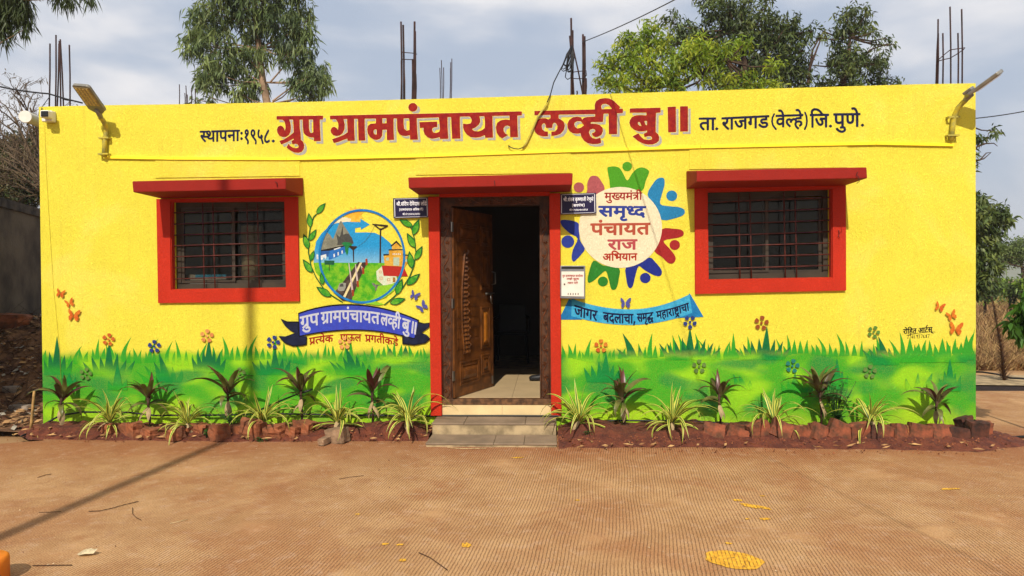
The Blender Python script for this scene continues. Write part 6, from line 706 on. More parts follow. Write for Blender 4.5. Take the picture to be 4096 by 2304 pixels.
# laurel branches
M_lf = P_('laurel_leaf', '#2f8f22', c2=rgb('#6cb22a'), var=.2); M_lr = P_('laurel_rim', '#0d5f28')
def laurel(stem, leaves):
    yy = lay(); s = MB()
    q = cv(O4, S4, stem); L_, R_ = [], []
    for i, p in enumerate(q):
        a = q[max(i - 1, 0)]; b_ = q[min(i + 1, len(q) - 1)]; dx, dy = b_[0] - a[0], b_[1] - a[1]; l = math.hypot(dx, dy); L_.append((p[0] - dy / l * 2.2, p[1] + dx / l * 2.2)); R_.append((p[0] + dy / l * 2.2, p[1] - dx / l * 2.2))
    painted('painted_stem', [L_ + R_[::-1]], M_lr)
    for (a, b_, c_, d_) in leaves:
        for grow, m in ((1.0, M_lr), (.78, M_lf)):
            dx, dy = c_ - a, d_ - b_; l = math.hypot(dx, dy); nx, ny = -dy / l, dx / l; w = l * .20 * grow; a_, b2 = a + dx * (1 - grow) * .3, b_ + dy * (1 - grow) * .3
            o = [(a_ + dx * grow * t + nx * w * math.sin(t ** .8 * math.pi), b2 + dy * grow * t + ny * w * math.sin(t ** .8 * math.pi)) for t in [i / 8 for i in range(9)]]
            o += [(a_ + dx * grow * t - nx * w * math.sin(t ** .8 * math.pi), b2 + dy * grow * t - ny * w * math.sin(t ** .8 * math.pi)) for t in [i / 8 for i in range(7, 0, -1)]]
            em('painted_leaf', o, m)
laurel([(500, 972), (400, 910), (325, 845), (255, 740), (212, 640), (190, 520), (190, 400), (205, 300), (235, 200), (262, 172)],
       [(262, 172, 345, 70), (208, 295, 192, 160), (198, 415, 262, 308), (190, 490, 145, 350), (205, 600, 242, 500), (225, 705, 137, 580), (320, 815, 305, 700), (395, 920, 258, 830)])
laurel([(875, 995), (960, 925), (1040, 845), (1105, 740), (1145, 640), (1162, 520), (1150, 400), (1130, 320), (1075, 220)],
       [(1135, 285, 1010, 222), (1135, 365, 1192, 215), (1155, 480, 1080, 342), (1155, 590, 1222, 460), (1125, 665, 1102, 505), (1080, 815, 1202, 710), (985, 905, 1040, 755), (925, 980, 1072, 938)])
# ribbon under it
O5, S5 = (1110, 1200), .2484
M_bk = P_('black', '#0b0b10'); M_bn = P_('dark_navy_ribbon', '#10142e', c2=rgb('#1b2140')); M_rb = P_('violet_blue_ribbon', '#3c46b4', c2=rgb('#3a4cc0'))
def rib(nm, pts, m): return painted(nm, [cv(O5, S5, pts)], m)
arc = lambda x0_, x1_, f, n=14: [(x0_ + (x1_ - x0_) * i / n, f(x0_ + (x1_ - x0_) * i / n)) for i in range(n + 1)]
ftop = lambda x: 75 + (x - 1130) ** 2 * (.000225 if x < 1130 else .000195) ; fbot = lambda x: 478 + (x - 1230) ** 2 * (.000135 if x < 1230 else .000150)
tail_l = [(48, 300), (160, 345), (340, 345), (345, 580), (475, 590), (470, 720), (400, 738), (250, 750), (120, 700), (60, 640), (16, 582), (120, 590), (280, 530), (200, 480), (110, 400)]
tail_r = [(2270, 350), (2360, 375), (2462, 362), (2440, 440), (2320, 530), (2400, 560), (2466, 625), (2380, 700), (2200, 732), (2010, 712), (2005, 560), (2200, 620), (2240, 400)]
for q in (tail_l, tail_r):
    rib('painted_ribbon_tail', q, M_bk)
    cx = sum(p[0] for p in q) / len(q); cy = sum(p[1] for p in q) / len(q); rib('painted_ribbon_tail', [((p[0] - cx) * .93 + cx, (p[1] - cy) * .90 + cy) for p in q], M_bn)
rib('painted_ribbon_edge', arc(332, 2280, lambda x: ftop(x) - 12) + [(2275, 340), (2225, 400), (2215, 625)] + arc(2210, 345, lambda x: fbot(x) + 12), M_bk)
rib('painted_ribbon', arc(348, 2255, lambda x: ftop(x) + 14) + [(2255, 400), (2225, 520), (2203, 612)] + arc(2195, 360, lambda x: fbot(x) - 6), M_rb)
M_lw = P_('white_letters', '#c9cbd6'); yy = lay()
for k in ('b1', 'b2', 'b3', 'b4'): flat('banner_word', A[k], M_lw, front, yy)
M_rd = P_('red_letters', '#a81c10')
for k in ('p1', 'p2', 'p3'): flat('slogan_word', A[k], M_rd, front, -.0024)
# ---- right emblem: ring of raised-arm figures round a cream disc
O6, S6 = (2200, 620), .4969
ZL[0] = 12
M_cream = P_('cream_disc', '#efe3bd', speck=.08)
def e2(nm, polys, m): return painted(nm, [cv(O6, S6, q) for q in polys], m)
def smooth(pts, n=3):
    out = []; L_ = len(pts)
    for i in range(L_):
        p0, p1, p2, p3 = (pts[(i + j) % L_] for j in (-1, 0, 1, 2))
        for k in range(n):
            t = k / n; out.append(tuple(.5 * (2 * p1[c] + (p2[c] - p0[c]) * t + (2 * p0[c] - 5 * p1[c] + 4 * p2[c] - p3[c]) * t * t + (3 * p1[c] - p0[c] - 3 * p2[c] + p3[c]) * t ** 3) for c in (0, 1)))
    return out
figs = [('#4fa01c', [(462, 110), (480, 95), (520, 92), (560, 105), (590, 150), (622, 205), (660, 150), (700, 110), (745, 100), (790, 120), (796, 145), (770, 210), (738, 290), (600, 300), (495, 280), (478, 200)], (621, 92, 39)),
 ('#2585b8', [(785, 318), (830, 230), (860, 195), (890, 182), (918, 190), (922, 240), (900, 320), (888, 395), (960, 412), (1040, 420), (1082, 442), (1078, 478), (1020, 505), (900, 522), (840, 420)], (980, 328, 44)),
 ('#a82626', [(905, 596), (980, 592), (1050, 600), (1075, 620), (1070, 650), (1020, 668), (915, 690), (960, 750), (1000, 800), (1012, 840), (990, 872), (950, 868), (900, 820), (845, 780), (830, 700)], (1004, 724, 42)),
 ('#1f2f8c', [(612, 905), (700, 880), (800, 825), (850, 865), (895, 920), (900, 955), (880, 975), (830, 965), (760, 925), (715, 895), (690, 960), (668, 1050), (645, 1072), (625, 1050), (612, 980)], (767, 990, 43)),
 ('#2c8428', [(350, 850), (430, 890), (555, 912), (555, 990), (540, 1060), (518, 1085), (492, 1075), (475, 1010), (450, 935), (410, 960), (360, 1005), (320, 1028), (303, 1015), (310, 960)], (426, 1018, 41)),
 ('#2c3f9c', [(85, 530), (120, 522), (180, 530), (235, 560), (240, 680), (280, 750), (260, 790), (215, 840), (190, 858), (174, 830), (185, 760), (222, 672), (160, 630), (100, 575)], (143, 697, 52)),
 ('#b25a5c', [(295, 300), (300, 230), (320, 180), (350, 166), (385, 175), (415, 215), (440, 270), (400, 330), (330, 400), (250, 450), (210, 470), (190, 460), (230, 420)], (233, 260, 42))]
for i, (h, q, (cx, cy, rr)) in enumerate(figs):
    mm = P_('figure%d' % i, h, var=.12); e2('painted_figure', [smooth(q, 3)], mm); e2('painted_figure_head', [circ(cx, cy, rr, rr * .97, 20)], mm)
e2('painted_disc', [circ(567, 583, 335, 326, 56)], M_cream)
yy = lay()
for k, h in (('s1', '#a01c14'), ('s2', '#2b3f96'), ('s3', '#b8523a'), ('s4', '#bb5052'), ('s5', '#b02c10')): flat('emblem_word', A[k], P_('word_' + k, h), front, yy)
M_rt = P_('ribbon_dark_blue', '#1a74ac', c2=rgb('#1f82bc')); M_rf = P_('ribbon_light_blue', '#2f9fce', c2=rgb('#4ab2d6'))
e2('painted_ribbon_tail', [[(152, 1160), (190, 1170), (260, 1325), (80, 1325), (84, 1300)]], M_rt); e2('painted_ribbon_tail', [[(1125, 1113), (1170, 1190), (1236, 1303), (1000, 1313), (1060, 1200)]], M_rt)
gt = lambda x: 1243 - (x - 640) ** 2 * (.00040 if x < 640 else .00052); gb = lambda x: 1368 - (x - 640) ** 2 * (.00033 if x < 640 else .00038)
e2('painted_ribbon', [arc(175, 1122, gt) + arc(1145, 172, gb)], M_rf); yy = lay()
for k in ('j1', 'j2', 'j3', 'j4'): flat('ribbon_word', A[k], P_('deep_navy', '#0a1240'), front, yy)
for k in ('g1', 'g2'): flat('signature', A[k], P_('black', '#0b0b10'), front, -.0022)

# ---------------------------------------------------------------- trunking, plates, boxes, cameras and lamps on the wall
tr = [(425, 629), (700, 634), (1150, 636), (1700, 624), (2250, 605), (2800, 588), (3500, 574), (3812, 580)]
trk = thing('cable_trunking', 'long yellow painted cable trunking sagging slightly across the facade below the title', 'cable trunking', tuple(W(425, 629)))
for a, b_ in zip(tr, tr[1:]):
    p, q = W(*a) - trk.location, W(*b_) - trk.location; s = MB(); g_ = .0015
    s.hexa([(p.x + g_, -.022, p.z - .016), (q.x - g_, -.022, q.z - .016), (q.x - g_, -.022, q.z + .012), (p.x + g_, -.022, p.z + .012)], [(p.x + g_, -.0006, p.z - .016), (q.x - g_, -.0006, q.z - .016), (q.x - g_, -.0006, q.z + .012), (p.x + g_, -.0006, p.z + .012)]); s.build('trunking_length', mat('yellow_gloss', (.93, .72, .02), .5, .05, 4), trk)
M_plate = mat('navy_acrylic', rgb('#160c38'), .4, .05, 5, spec=.3); M_wl = mat('white_print', rgb('#e6e6ec'), .4, .03, 5)
def plate(name, label, cat, q, words, ywall):
    c0 = sum((W(*p, ywall) for p in q), Vector()) / 4; t = thing(name, label, cat, tuple(c0), 'navy name plates beside the door')
    def place(o): o.location = -c0; return o
    f = [W(*p, ywall) for p in q]; s = MB(); s.hexa(f, [p + Vector((0, .008, 0)) for p in f]); place(s.build('board', M_plate, t))
    s = MB(); cen = sum(f, Vector()) / 4; ins = [p + (cen - p) * .07 for p in f]; ins2 = [p + (cen - p) * .10 for p in f]
    for p, z_ in zip(ins + ins2, [0] * 8): pass
    yy = ywall - .0012
    for i in range(4):
        j = (i + 1) % 4; s.poly([Vector((v.x, yy, v.z)) for v in (ins[i], ins[j], ins2[j], ins2[i])])
    place(s.build('white_border', M_wl, t))
    for k in words: place(flat('plate_text', A[k], M_wl, t, ywall - .0014))
    for p in ins2: 
        s = MB(); s.tube([p + Vector((0, -.0005, 0)), p + Vector((0, -.004, 0))], .004, 8); place(s.build('screw', M_steel, t))
plate('name_plate', 'navy name plate with three lines of white writing left of the door', 'name plate', [(1572, 793), (1713, 789), (1716, 869), (1574, 873)], ('n1', 'n2', 'n3'), -.03)
plate('name_plate', 'navy name plate with white writing right of the door, above the complaint box', 'name plate', [(2240, 776), (2384, 771), (2386, 853), (2240, 858)], ('m1', 'm2', 'm3'), -.03)
bx = [W(2241, 1063, -.10), W(2341, 1063, -.10), W(2340, 1196, -.10), W(2241, 1193, -.10)]; bc = sum(bx, Vector()) / 4
cbx = thing('complaint_box', 'grey metal complaint box with white front and red writing right of the door', 'complaint box', tuple(bc))
def pl(o, t=cbx, c=bc): o.location = -c; return o
s = MB(); s.hexa(bx, [Vector((p.x, -.0006, p.z)) for p in bx]); pl(bevel(s.build('case', M_grey, cbx), .004))
f = [W(2246, 1086, -.104), W(2336, 1086, -.104), W(2336, 1186, -.104), W(2246, 1184, -.104)]
s = MB(); s.hexa(f, [Vector((p.x, -.1, p.z)) for p in f]); pl(s.build('front_door', mat('white_enamel', rgb('#ddd6c6'), .3, .04, 8), cbx))
f = [W(2246, 1066, -.104), W(2335, 1066, -.104), W(2335, 1075, -.104), W(2246, 1075, -.104)]
s = MB(); s.hexa(f, [Vector((p.x, -.1, p.z)) for p in f]); pl(s.build('letter_slot', M_black, cbx))
for k in ('x1', 'x2', 'x3'): pl(flat('red_print', A[k], mat('red_print', rgb('#a8332a'), .4), cbx, -.1056))
for i in range(5):
    x = 2271 + i * 10; f = [W(x, 1172, -.1056), W(x + 3, 1172, -.1056), W(x + 3, 1180, -.1056), W(x, 1180, -.1056)]; s = MB(); s.poly(f); pl(s.build('vent_slot', M_black, cbx))
p = W(2258, 1136, -.104); s = MB(); s.tube([p, p + Vector((0, -.008, 0))], .008, 10); pl(s.build('lock', M_steel, cbx))

# CCTV camera on the left corner
c0 = W(190, 465, -.06); cc = thing('security_camera', 'small white security camera at the top left corner of the facade', 'security camera', tuple(c0))
def lbox(cx, cy, cz, sx_, sy_, sz_): s = MB(); s.box(cx - sx_, cx + sx_, cy - sy_, cy + sy_, cz - sz_, cz + sz_); return s
bevel(lbox(.0, .02, .0, .056, .036, .058).build('junction_box', M_white, cc), .01, 3)
o = lbox(.030, -.055, .004, .046, .04, .040).build('camera_head', M_white, cc); bevel(o, .014, 3)
o = lbox(.040, -.098, .002, .038, .008, .030).build('lens_cover', M_black, cc); bevel(o, .01, 3)
# white pipe end
p0, p1 = W(100, 466, -.02), W(152, 486, .30)
s = MB(); d = (p1 - p0); s.tube([Vector((0, 0, 0)), d * .06, d * .12, d], [.062, .066, .062, .060], 20, True, False); o = s.build('drain_pipe', M_white); o.location = p0; tag(o, 'stub of white plastic drain pipe poking out beside the top left corner', 'pipe')

# street lamps on bent pipes
M_led = mat('led_panel', rgb('#b8a778'), .35, .2, 60); M_lampb = mat('lamp_body', rgb('#8d8a80'), .4, .12, 12, metal=.4); M_ypipe = mat('yellow_painted_pipe', rgb('#b9a52c'), .5, .25, 18, c2=rgb('#8f8a48'))
def lamp(label, pipe, d_pipe, neck, head, wid, d0, d1, up, clamps):
    base = W(*pipe[0], -.03); t = thing('street_light', label, 'street light', tuple(base), 'street lights on the facade')
    L_ = lambda v: v - base
    pp = [L_(W(px, py, -dd)) for (px, py), dd in zip(pipe, d_pipe)]
    s = MB(); s.tube(pp, .0245, 12); s.build('pipe_arm', M_ypipe, t)
    for k, (px, py) in enumerate(clamps):
        c = L_(W(px, py, -.03)); s = MB(); s.box(c.x - .055, c.x + .055, -.062 + 0 - base.y, -.056 - base.y, c.z - .008, c.z + .008); s.box(c.x - .055, c.x - .035, -.056 - base.y, -.0005 - base.y, c.z - .008, c.z + .008); s.box(c.x + .035, c.x + .055, -.056 - base.y, -.0005 - base.y, c.z - .008, c.z + .008); s.build('clamp', M_ypipe, t)
    a, b_ = L_(W(*neck, -d0)), L_(W(*head, -d1)); ax = (b_ - a).normalized(); n_ = Vector(up); n_ = (n_ - ax * n_.dot(ax)).normalized(); sd = ax.cross(n_).normalized(); Ln = (b_ - a).length
    def pr(prof, h0, h1, name, m):
        s = MB(); lo = [a + ax * (u * Ln) + sd * (v * wid) + n_ * h0 for u, v in prof]; s.extr(lo, n_ * (h1 - h0)); o = s.build(name, m, t); return o
    s = MB(); s.tube([pp[-1] - ax * .01, a, a + ax * .06], [.024, .028, .02], 10); s.build('neck_socket', M_lampb, t)
    bevel(pr([(.0, -.2), (.14, -.5), (.95, -.5), (1, -.40), (1, .40), (.95, .5), (.14, .5), (0, .2)], 0, .035, 'lamp_housing', M_lampb), .008, 2)
    pr([(.30, -.42), (.94, -.42), (.94, .42), (.30, .42)], -.004, -.0003, 'led_panel', M_led)
    s = MB()
    for i in range(8):
        for j in range(4):
            c = a + ax * ((.34 + i * .078) * Ln) + sd * ((-.3 + j * .2) * wid) - n_ * .007
            s.add([c + ax * .012 + sd * .009, c + sd * .009 - ax * .012, c - sd * .009 - ax * .012, c - sd * .009 + ax * .012, c - n_ * .005], [(0, 1, 4), (1, 2, 4), (2, 3, 4), (3, 0, 4)])
    s.build('led_lens', mat('led_lens', rgb('#d9c47e'), .2, .1, 40), t)
    bevel(pr([(.02, -.3), (.26, -.34), (.26, .34), (.02, .3)], .036, .065, 'driver_box', M_lampb), .006, 2)
    return t
lamp('street light on the left of the facade, its LED panel facing the road', [(417, 628), (419, 570), (425, 530), (424, 505), (412, 482), (402, 470)], [.032, .032, .034, .05, .09, .12], (397, 455), (318, 343), .19, .15, .46, (.1, .95, .30), ((420, 553), (418, 617)))
lamp('street light on the right of the facade, seen edge on over the corner', [(3804, 562), (3812, 500), (3817, 465), (3832, 432), (3850, 412), (3862, 402)], [.032, .032, .04, .08, .12, .14], (3868, 392), (4010, 290), .17, .16, .42, (-.55, .12, .8), ((3811, 470), (3808, 543)))

# loose pipe and wires on the front
s = MB(); s.tube([W(2190, 411, -.035), W(2150, 470, -.03), W(2130, 520, -.02), W(2105, 575, -.018), (W(2092, 592, -.015))], .011, 7); o = s.build('conduit_piece', M_ypipe); tag(o, 'slanting piece of yellow painted conduit crossing the title lettering', 'conduit')
M_cable = mat('black_cable', (.01, .01, .012), .5, .2, 20)
def cable(name, pts, r, label, cat='cable', m=None, n=5):
    s = MB(); P2 = [Vector(p) for p in pts]; c0 = P2[0]; s.tube([p - c0 for p in P2], r, n); o = s.build(name, m or M_cable); o.location = c0; return tag(o, label, cat)
def sag(a, b_, s_, n=12): a, b_ = Vector(a), Vector(b_); return [a.lerp(b_, i / n) - Vector((0, 0, s_ * 4 * (i / n) * (1 - i / n))) for i in range(n + 1)]
cable('wire_end', [W(2092, 590, -.02), W(2075, 596, -.03), W(2055, 594, -.03), W(2040, 588, -.03), W(2034, 582, -.02), W(2036, 590, -.012)], .005, 'stub of black wire curling from the lower end of the yellow conduit')
cable('wire', [W(2186, 416, -.04), W(2202, 378, -.02), W(2215, 330, .25), W(2235, 290, .33), W(2262, 240, .33), W(2282, 190, .33)], .0065, 'black wire dropping from the rebar bundle to the yellow conduit')
# rebar left standing on the roof
def rebar(label, y, bars, ties=(), r=.008, zb=3.05):
    c0 = W(bars[0][0], bars[0][1], y); c0.z = RZ + .13; t = thing('rebar_column', label, 'reinforcing bars', tuple(c0), 'starter bars on the roof')
    for q in bars:
        b0, tp = (q[0], q[1]), (q[2], q[3]); rr = q[4] if len(q) > 4 else r
        pb = W(*b0, y); pt = W(*tp, y); dz = (pt - pb); dd = Vector((dz.x, 0, dz.z)); k = (pb.z - c0.z) / dd.z if dd.z else 0
        yo = (hash((q[0], q[2])) % 7 - 3) * .012
        s = MB(); s.tube([pb - dd * k - c0 + Vector((0, yo, 0)), pb - c0 + Vector((0, yo, 0)), pb.lerp(pt, .5) - c0 + Vector((.004, yo, 0)), pt - c0 + Vector((0, yo, 0))], rr, 6); s.build('bar', M_rebar, t)
    for q in ties:
        s = MB(); s.tube([W(*p, y - .03 + .02 * (i % 2)) - c0 for i, p in enumerate(q)], .005, 5); s.build('tie', M_rebar, t)
    return t
rebar('bundle of five rusty reinforcing bars with cables behind the top left corner', .35, [(200, 430, 203, 176), (222, 430, 224, 140), (229, 430, 236, 175), (246, 430, 240, 165), (260, 430, 247, 160), (289, 428, 286, 184)], [[(192, 376), (230, 385), (262, 400), (298, 405)]])
rebar('far row of thin reinforcing bars left of the eucalyptus', 4.3, [(722, 420, 722, 340), (736, 420, 735, 370), (750, 420, 748, 345), (753, 420, 752, 380), (770, 420, 770, 356), (784, 420, 783, 356)], (), .0075)
rebar('tall twin bundles of rusty bars joined by two stirrups above the title', .6, [(1607, 402, 1604, 87, .011), (1614, 402, 1611, 97, .012), (1619, 402, 1616, 250), (1603, 402, 1604, 240), (1655, 400, 1660, 90, .013), (1662, 400, 1663, 130, .012), (1650, 400, 1651, 238, .01), (1666, 400, 1666, 300)], [[(1603, 208), (1620, 210), (1655, 213), (1668, 217)], [(1606, 237), (1630, 238), (1664, 239)]])
rebar('two small far groups of thin bars beside the tall twin bundle', 4.2, [(1761, 396, 1759, 271), (1768, 396, 1765, 240), (1774, 396, 1775, 271), (1799, 395, 1801, 272), (1801, 395, 1803, 250), (1805, 395, 1807, 234)], (), .0075)
rebar('leaning rusty bars tangled with coiled cable in the middle right of the roof', .35, [(2285, 380, 2284, 78, .011), (2290, 380, 2291, 120, .01), (2331, 378, 2292, 190, .008), (2295, 380, 2278, 148, .008), (2331, 378, 2332, 136, .011), (2338, 378, 2338, 150, .01), (2342, 378, 2343, 315, .012), (2308, 378, 2308, 362), (2286, 380, 2286, 300, .014), (2334, 378, 2334, 310, .014)], [[(2282, 290), (2310, 286), (2345, 283), (2346, 300), (2338, 312)], [(2285, 313), (2310, 315), (2340, 314)]])
rebar('five rusty bars with one bent stirrup above the top right corner', .4, [(3756, 336, 3758, 130), (3756, 200, 3760, 72, .008), (3779, 336, 3779, 128), (3803, 334, 3800, 27), (3830, 334, 3829, 134), (3854, 334, 3852, 33)], [[(3746, 246), (3775, 220), (3800, 200), (3830, 195), (3860, 191), (3854, 198), (3825, 218), (3800, 233), (3775, 238), (3748, 246)]])
# coil of cable
cp_ = W(2288, 185, .32); s = MB(); rr = noise_rand(9)
for i in range(9):
    w_ = rr.uniform(.01, .04); l_ = rr.uniform(.2, .36); off = rr.uniform(-.09, -.01)
    s.tube([(0, -.03, 0), (off * .5 - w_, -.04 - i * .004, -l_ * .5), (off * 1.2 - w_, -.04 - i * .004, -l_), (off * 1.2, -.045, -l_ - .02), (off + w_, -.04, -l_), (off * .4 + w_, -.035, -l_ * .5), (0, -.03, -.01)], .0055, 5)
o = s.build('cable_coil', M_cable); o.location = cp_; tag(o, 'coil of black cable hanging from the leaning bars', 'cable')
w0, w1 = W(2330, 168, .35), W(2700, -2, -1.9); w2 = w1 + (w1 - w0) * 2.6
pole2 = thing('wire_pole', 'thin steel pole behind the viewer that carries the overhead wire', 'pole', (w2.x, w2.y, 0)); s = MB(); s.tube([(0, 0, -.1), (0, 0, w2.z + .1)], [.04, .03], 10); s.build('shaft', M_grey, pole2)
cable('overhead_wire', sag(w0, w1, .015) + sag(w1, w2, .05)[1:], .0048, 'overhead wire running up to the right from the leaning bars')
wl = W(-3, 346, .2)
cable('overhead_wire', sag(wl - Vector((6, 0, -.6)), wl, .05, 6) + sag(wl, W(195, 375, .28), .01, 5)[1:] + [W(262, 395, .3), W(330, 412, .3)], .009, 'pair of overhead wires coming in from the left to the corner bars')
cable('overhead_wire', sag(W(3885, 475, 2.5), W(4110, 443, 2.3), .01, 5) + [W(4700, 340, 2)], .007, 'thin overhead wire at the right, behind the corner of the building')
cable('wire', [W(200, 385, .3), W(185, 405, .15), W(170, 425, .02), W(165, 440, -.03)], .004, 'short wire bending from the corner bars down to the security camera')
# thin dark yellow strand laid on the wall in place of a wire's faint shadow
cable('wire_shadow_line', [W(178, 500, -.006), W(186, 700, -.006), W(198, 900, -.006), W(214, 1150, -.006), W(238, 1390, -.006), W(246, 1560, -.006)], .0014, 'thin dark yellow line down the left end of the wall, standing in for the shadow of a wire', 'wire', mat('wire_shadow_yellow', rgb('#c4a822'), .6), 4)
# irrigation hose
M_hose = mat('black_hose', (.012, .012, .012), .45, .2, 20)
def Gz(px, py, y): return W(px, py, y)
cable('hose', [G(85, 1745, .02), Gz(130, 1722, -.1), Gz(240, 1662, -.12), Gz(330, 1648, -.10), Gz(520, 1650, -.08), Gz(620, 1662, -.05), Gz(900, 1660, -.05), Gz(1100, 1655, -.04), Gz(1400, 1660, -.03), Gz(1700, 1664, -.03), Gz(1760, 1663, -.035), Gz(2000, 1663, -.035), Gz(2230, 1664, -.06), Gz(2330, 1690, -.1), Gz(2470, 1682, -.08), Gz(2760, 1684, -.07), Gz(3000, 1700, -.1), Gz(3100, 1712, -.15)], .0095, 'black irrigation hose along the foot of the wall and over the top step', 'hose', M_hose, 6)
cable('hose', [Gz(1250, 1557, -.2), Gz(1180, 1580, -.15), Gz(1100, 1612, -.1), Gz(1040, 1640, -.07), Gz(1000, 1655, -.06)], .009, 'short black pipe slanting from a dark plant towards the bed left of the door', 'hose', M_hose, 6)
cable('water_pipe', [G(3925, 1752, .02), G(4000, 1752, .02), G(4110, 1745, .02), G(4400, 1735, .02)], .013, 'dark pipe lying on the ground right of the building', 'pipe', M_hose, 6)
s = MB(); a_, b2 = W(137, 1562, -.25), G(120, 1735, .0); s.tube([b2 - b2, (a_ - b2) * .3 + Vector((.004, 0, 0)), (a_ - b2) * .7, a_ - b2], [.016, .014, .013, .012], 7); o = s.build('wooden_stake', mat('bare_stick', rgb('#b08a52'), .8, .25, 20)); o.location = b2; tag(o, 'bare wooden stake at the left end of the planting bed', 'stake')
# things seen inside
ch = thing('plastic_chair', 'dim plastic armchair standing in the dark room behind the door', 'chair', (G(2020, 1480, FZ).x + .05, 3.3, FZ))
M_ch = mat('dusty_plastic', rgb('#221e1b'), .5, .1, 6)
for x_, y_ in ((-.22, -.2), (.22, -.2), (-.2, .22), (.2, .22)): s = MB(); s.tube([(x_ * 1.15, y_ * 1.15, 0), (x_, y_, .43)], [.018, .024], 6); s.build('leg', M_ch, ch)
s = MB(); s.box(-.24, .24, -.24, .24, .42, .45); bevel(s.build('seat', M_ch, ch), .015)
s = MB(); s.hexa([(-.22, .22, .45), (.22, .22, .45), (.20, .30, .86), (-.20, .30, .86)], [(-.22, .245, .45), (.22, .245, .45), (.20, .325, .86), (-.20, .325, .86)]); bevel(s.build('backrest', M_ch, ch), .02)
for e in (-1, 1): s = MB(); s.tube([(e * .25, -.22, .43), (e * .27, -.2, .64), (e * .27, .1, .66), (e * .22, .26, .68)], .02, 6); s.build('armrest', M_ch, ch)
p = G(2150, 1524, FZ); s = MB(); s.tube([(-.10, 0, .03), (-.07, 0, .035), (0, .0, .04), (.06, 0, .05), (.12, 0, .055), (.15, 0, .05)], [.02, .036, .038, .036, .04, .03], 10); o = s.build('shoe', M_black); o.location = p; tag(o, 'black shoe left on the tiles just inside the door on the right', 'shoe')
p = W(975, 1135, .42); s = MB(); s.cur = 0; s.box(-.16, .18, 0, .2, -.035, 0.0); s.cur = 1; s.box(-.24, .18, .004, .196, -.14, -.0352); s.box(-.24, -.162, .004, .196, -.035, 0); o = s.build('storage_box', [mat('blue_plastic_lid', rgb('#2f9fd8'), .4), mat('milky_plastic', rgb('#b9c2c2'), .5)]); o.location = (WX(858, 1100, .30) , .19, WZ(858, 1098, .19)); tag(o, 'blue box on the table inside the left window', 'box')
s = MB(); s.tube([(0, 0, 0), (0, 0, .72)], .11, 18); o = s.build('reflection_column', mat('reflection_grey', rgb('#b5b49a'), .8)); p = W(1005, 1130, .3); o.location = (p.x, .32, p.z - .1); tag(o, 'pale column behind the left window, standing in for a reflection in the glass', 'mat')  # pale cylinder added in place of a reflection in the window glass
s = MB(); s.box(-1.1, .9, 0, .7, -.03, 0); s.box(-1.05, -1.0, .05, .1, -.74, -.03); s.box(.8, .85, .05, .1, -.74, -.03); s.box(-1.05, -1.0, .6, .65, -.74, -.03); s.box(.8, .85, .6, .65, -.74, -.03); o = s.build('table', M_wood); o.location = (WX(900, 1100), .36, FZ + .77); tag(o, 'brown table inside the left window', 'table')
# ---------------------------------------------------------------- planting beds
def soil_mat():
    m, nt, b = new_mat('red_soil'); t = N(nt, 'ShaderNodeTexCoord'); co = t.outputs['Object']
    c = mixc(nt, ramp(nt, noise(nt, co, 9, 5, .65), .35, .65), rgb('#4c1f10'), rgb('#6b331b')); c = mixc(nt, ramp(nt, noise(nt, co, 70, 3, .7), .58, .75), c, rgb('#8f5c3c')); c = mixc(nt, ramp(nt, noise(nt, co, 45, 3, .7), .45, .3), c, rgb('#381709'))
    nt.links.new(c, b.inputs['Base Color']); b.inputs['Roughness'].default_value = .95; bump(nt, b, noise(nt, co, 60, 5, .7), .9, .012); return m
M_soil = soil_mat()
import mathutils
from mathutils import noise as mn
def bed(name, xa, xb, front_y, hmax, mounds, seed):
    nx, ny = int((xb - xa) / .03), 26; vs = []; fs = []
    for j in range(ny + 1):
        v = j / ny
        for i in range(nx + 1):
            u = i / nx; x = xa + (xb - xa) * u
            fy = front_y(u) + .05 * mn.noise(Vector((x * 2.3, seed, 0))) + .02 * mn.noise(Vector((x * 11, seed, 0)))
            y = fy * (1 - v) + .0 * v
            e = min(1, v * 2.6); e = e * e * (3 - 2 * e); end = min(1, min(u, 1 - u) * 14); end = end * end * (3 - 2 * end)
            z = hmax * e * (.35 + .65 * end)
            for (mx, my, mr, mh) in mounds:
                d2 = ((x - mx) / mr) ** 2 + ((y - my) / (mr * .8)) ** 2; z += mh * math.exp(-d2) * e
            n_ = mn.fractal(Vector((x * 9, y * 9, seed)), .8, 2.1, 4) ; z += (.012 + .012 * e) * n_ * min(1, v * 8); n2 = mn.noise(Vector((x * 45, y * 45, seed))); z += .006 * n2 * min(1, v * 6)
            vs.append((x, y - (.004 if j < ny else -.01), z - .012 * (1 - min(1, v * 10)) + .004))
    for j in range(ny):
        for i in range(nx): a = j * (nx + 1) + i; fs.append((a, a + 1, a + nx + 2, a + nx + 1))
    me = bpy.data.meshes.new(name); me.from_pydata(vs, [], fs); me.materials.append(M_soil); me.polygons.foreach_set('use_smooth', [True] * len(fs))
    return tag(link(bpy.data.objects.new(name, me)), kind='structure')
BXL = G(95, 1740, .0).x; SXL = G(1700, 1780, .0).x; SXR = G(2234, 1790, .0).x; BXR = G(3975, 1780).x
bed('planting_bed', BXL - .15, SXL - .002, lambda u: -.50 - .08 * math.sin(u * 3.0) + .28 * max(0, .08 - u) / .08 , .055, [(WX(1600, 1690), -.28, .35, .08), (WX(300, 1690), -.2, .4, .03), (WX(1350, 1690), -.15, .3, .03)], 1.7)
bed('planting_bed', SXR + .002, BXR + .35, lambda u: -.86 + .10 * math.sin(u * 3.4 + .4) * (u > .02) + .30 * max(0, u - .86) / .14, .06, [(WX(2340, 1690), -.22, .34, .09), (WX(2700, 1690), -.2, .5, .035), (WX(2900, 1690), -.25, .5, .03)], 5.2)
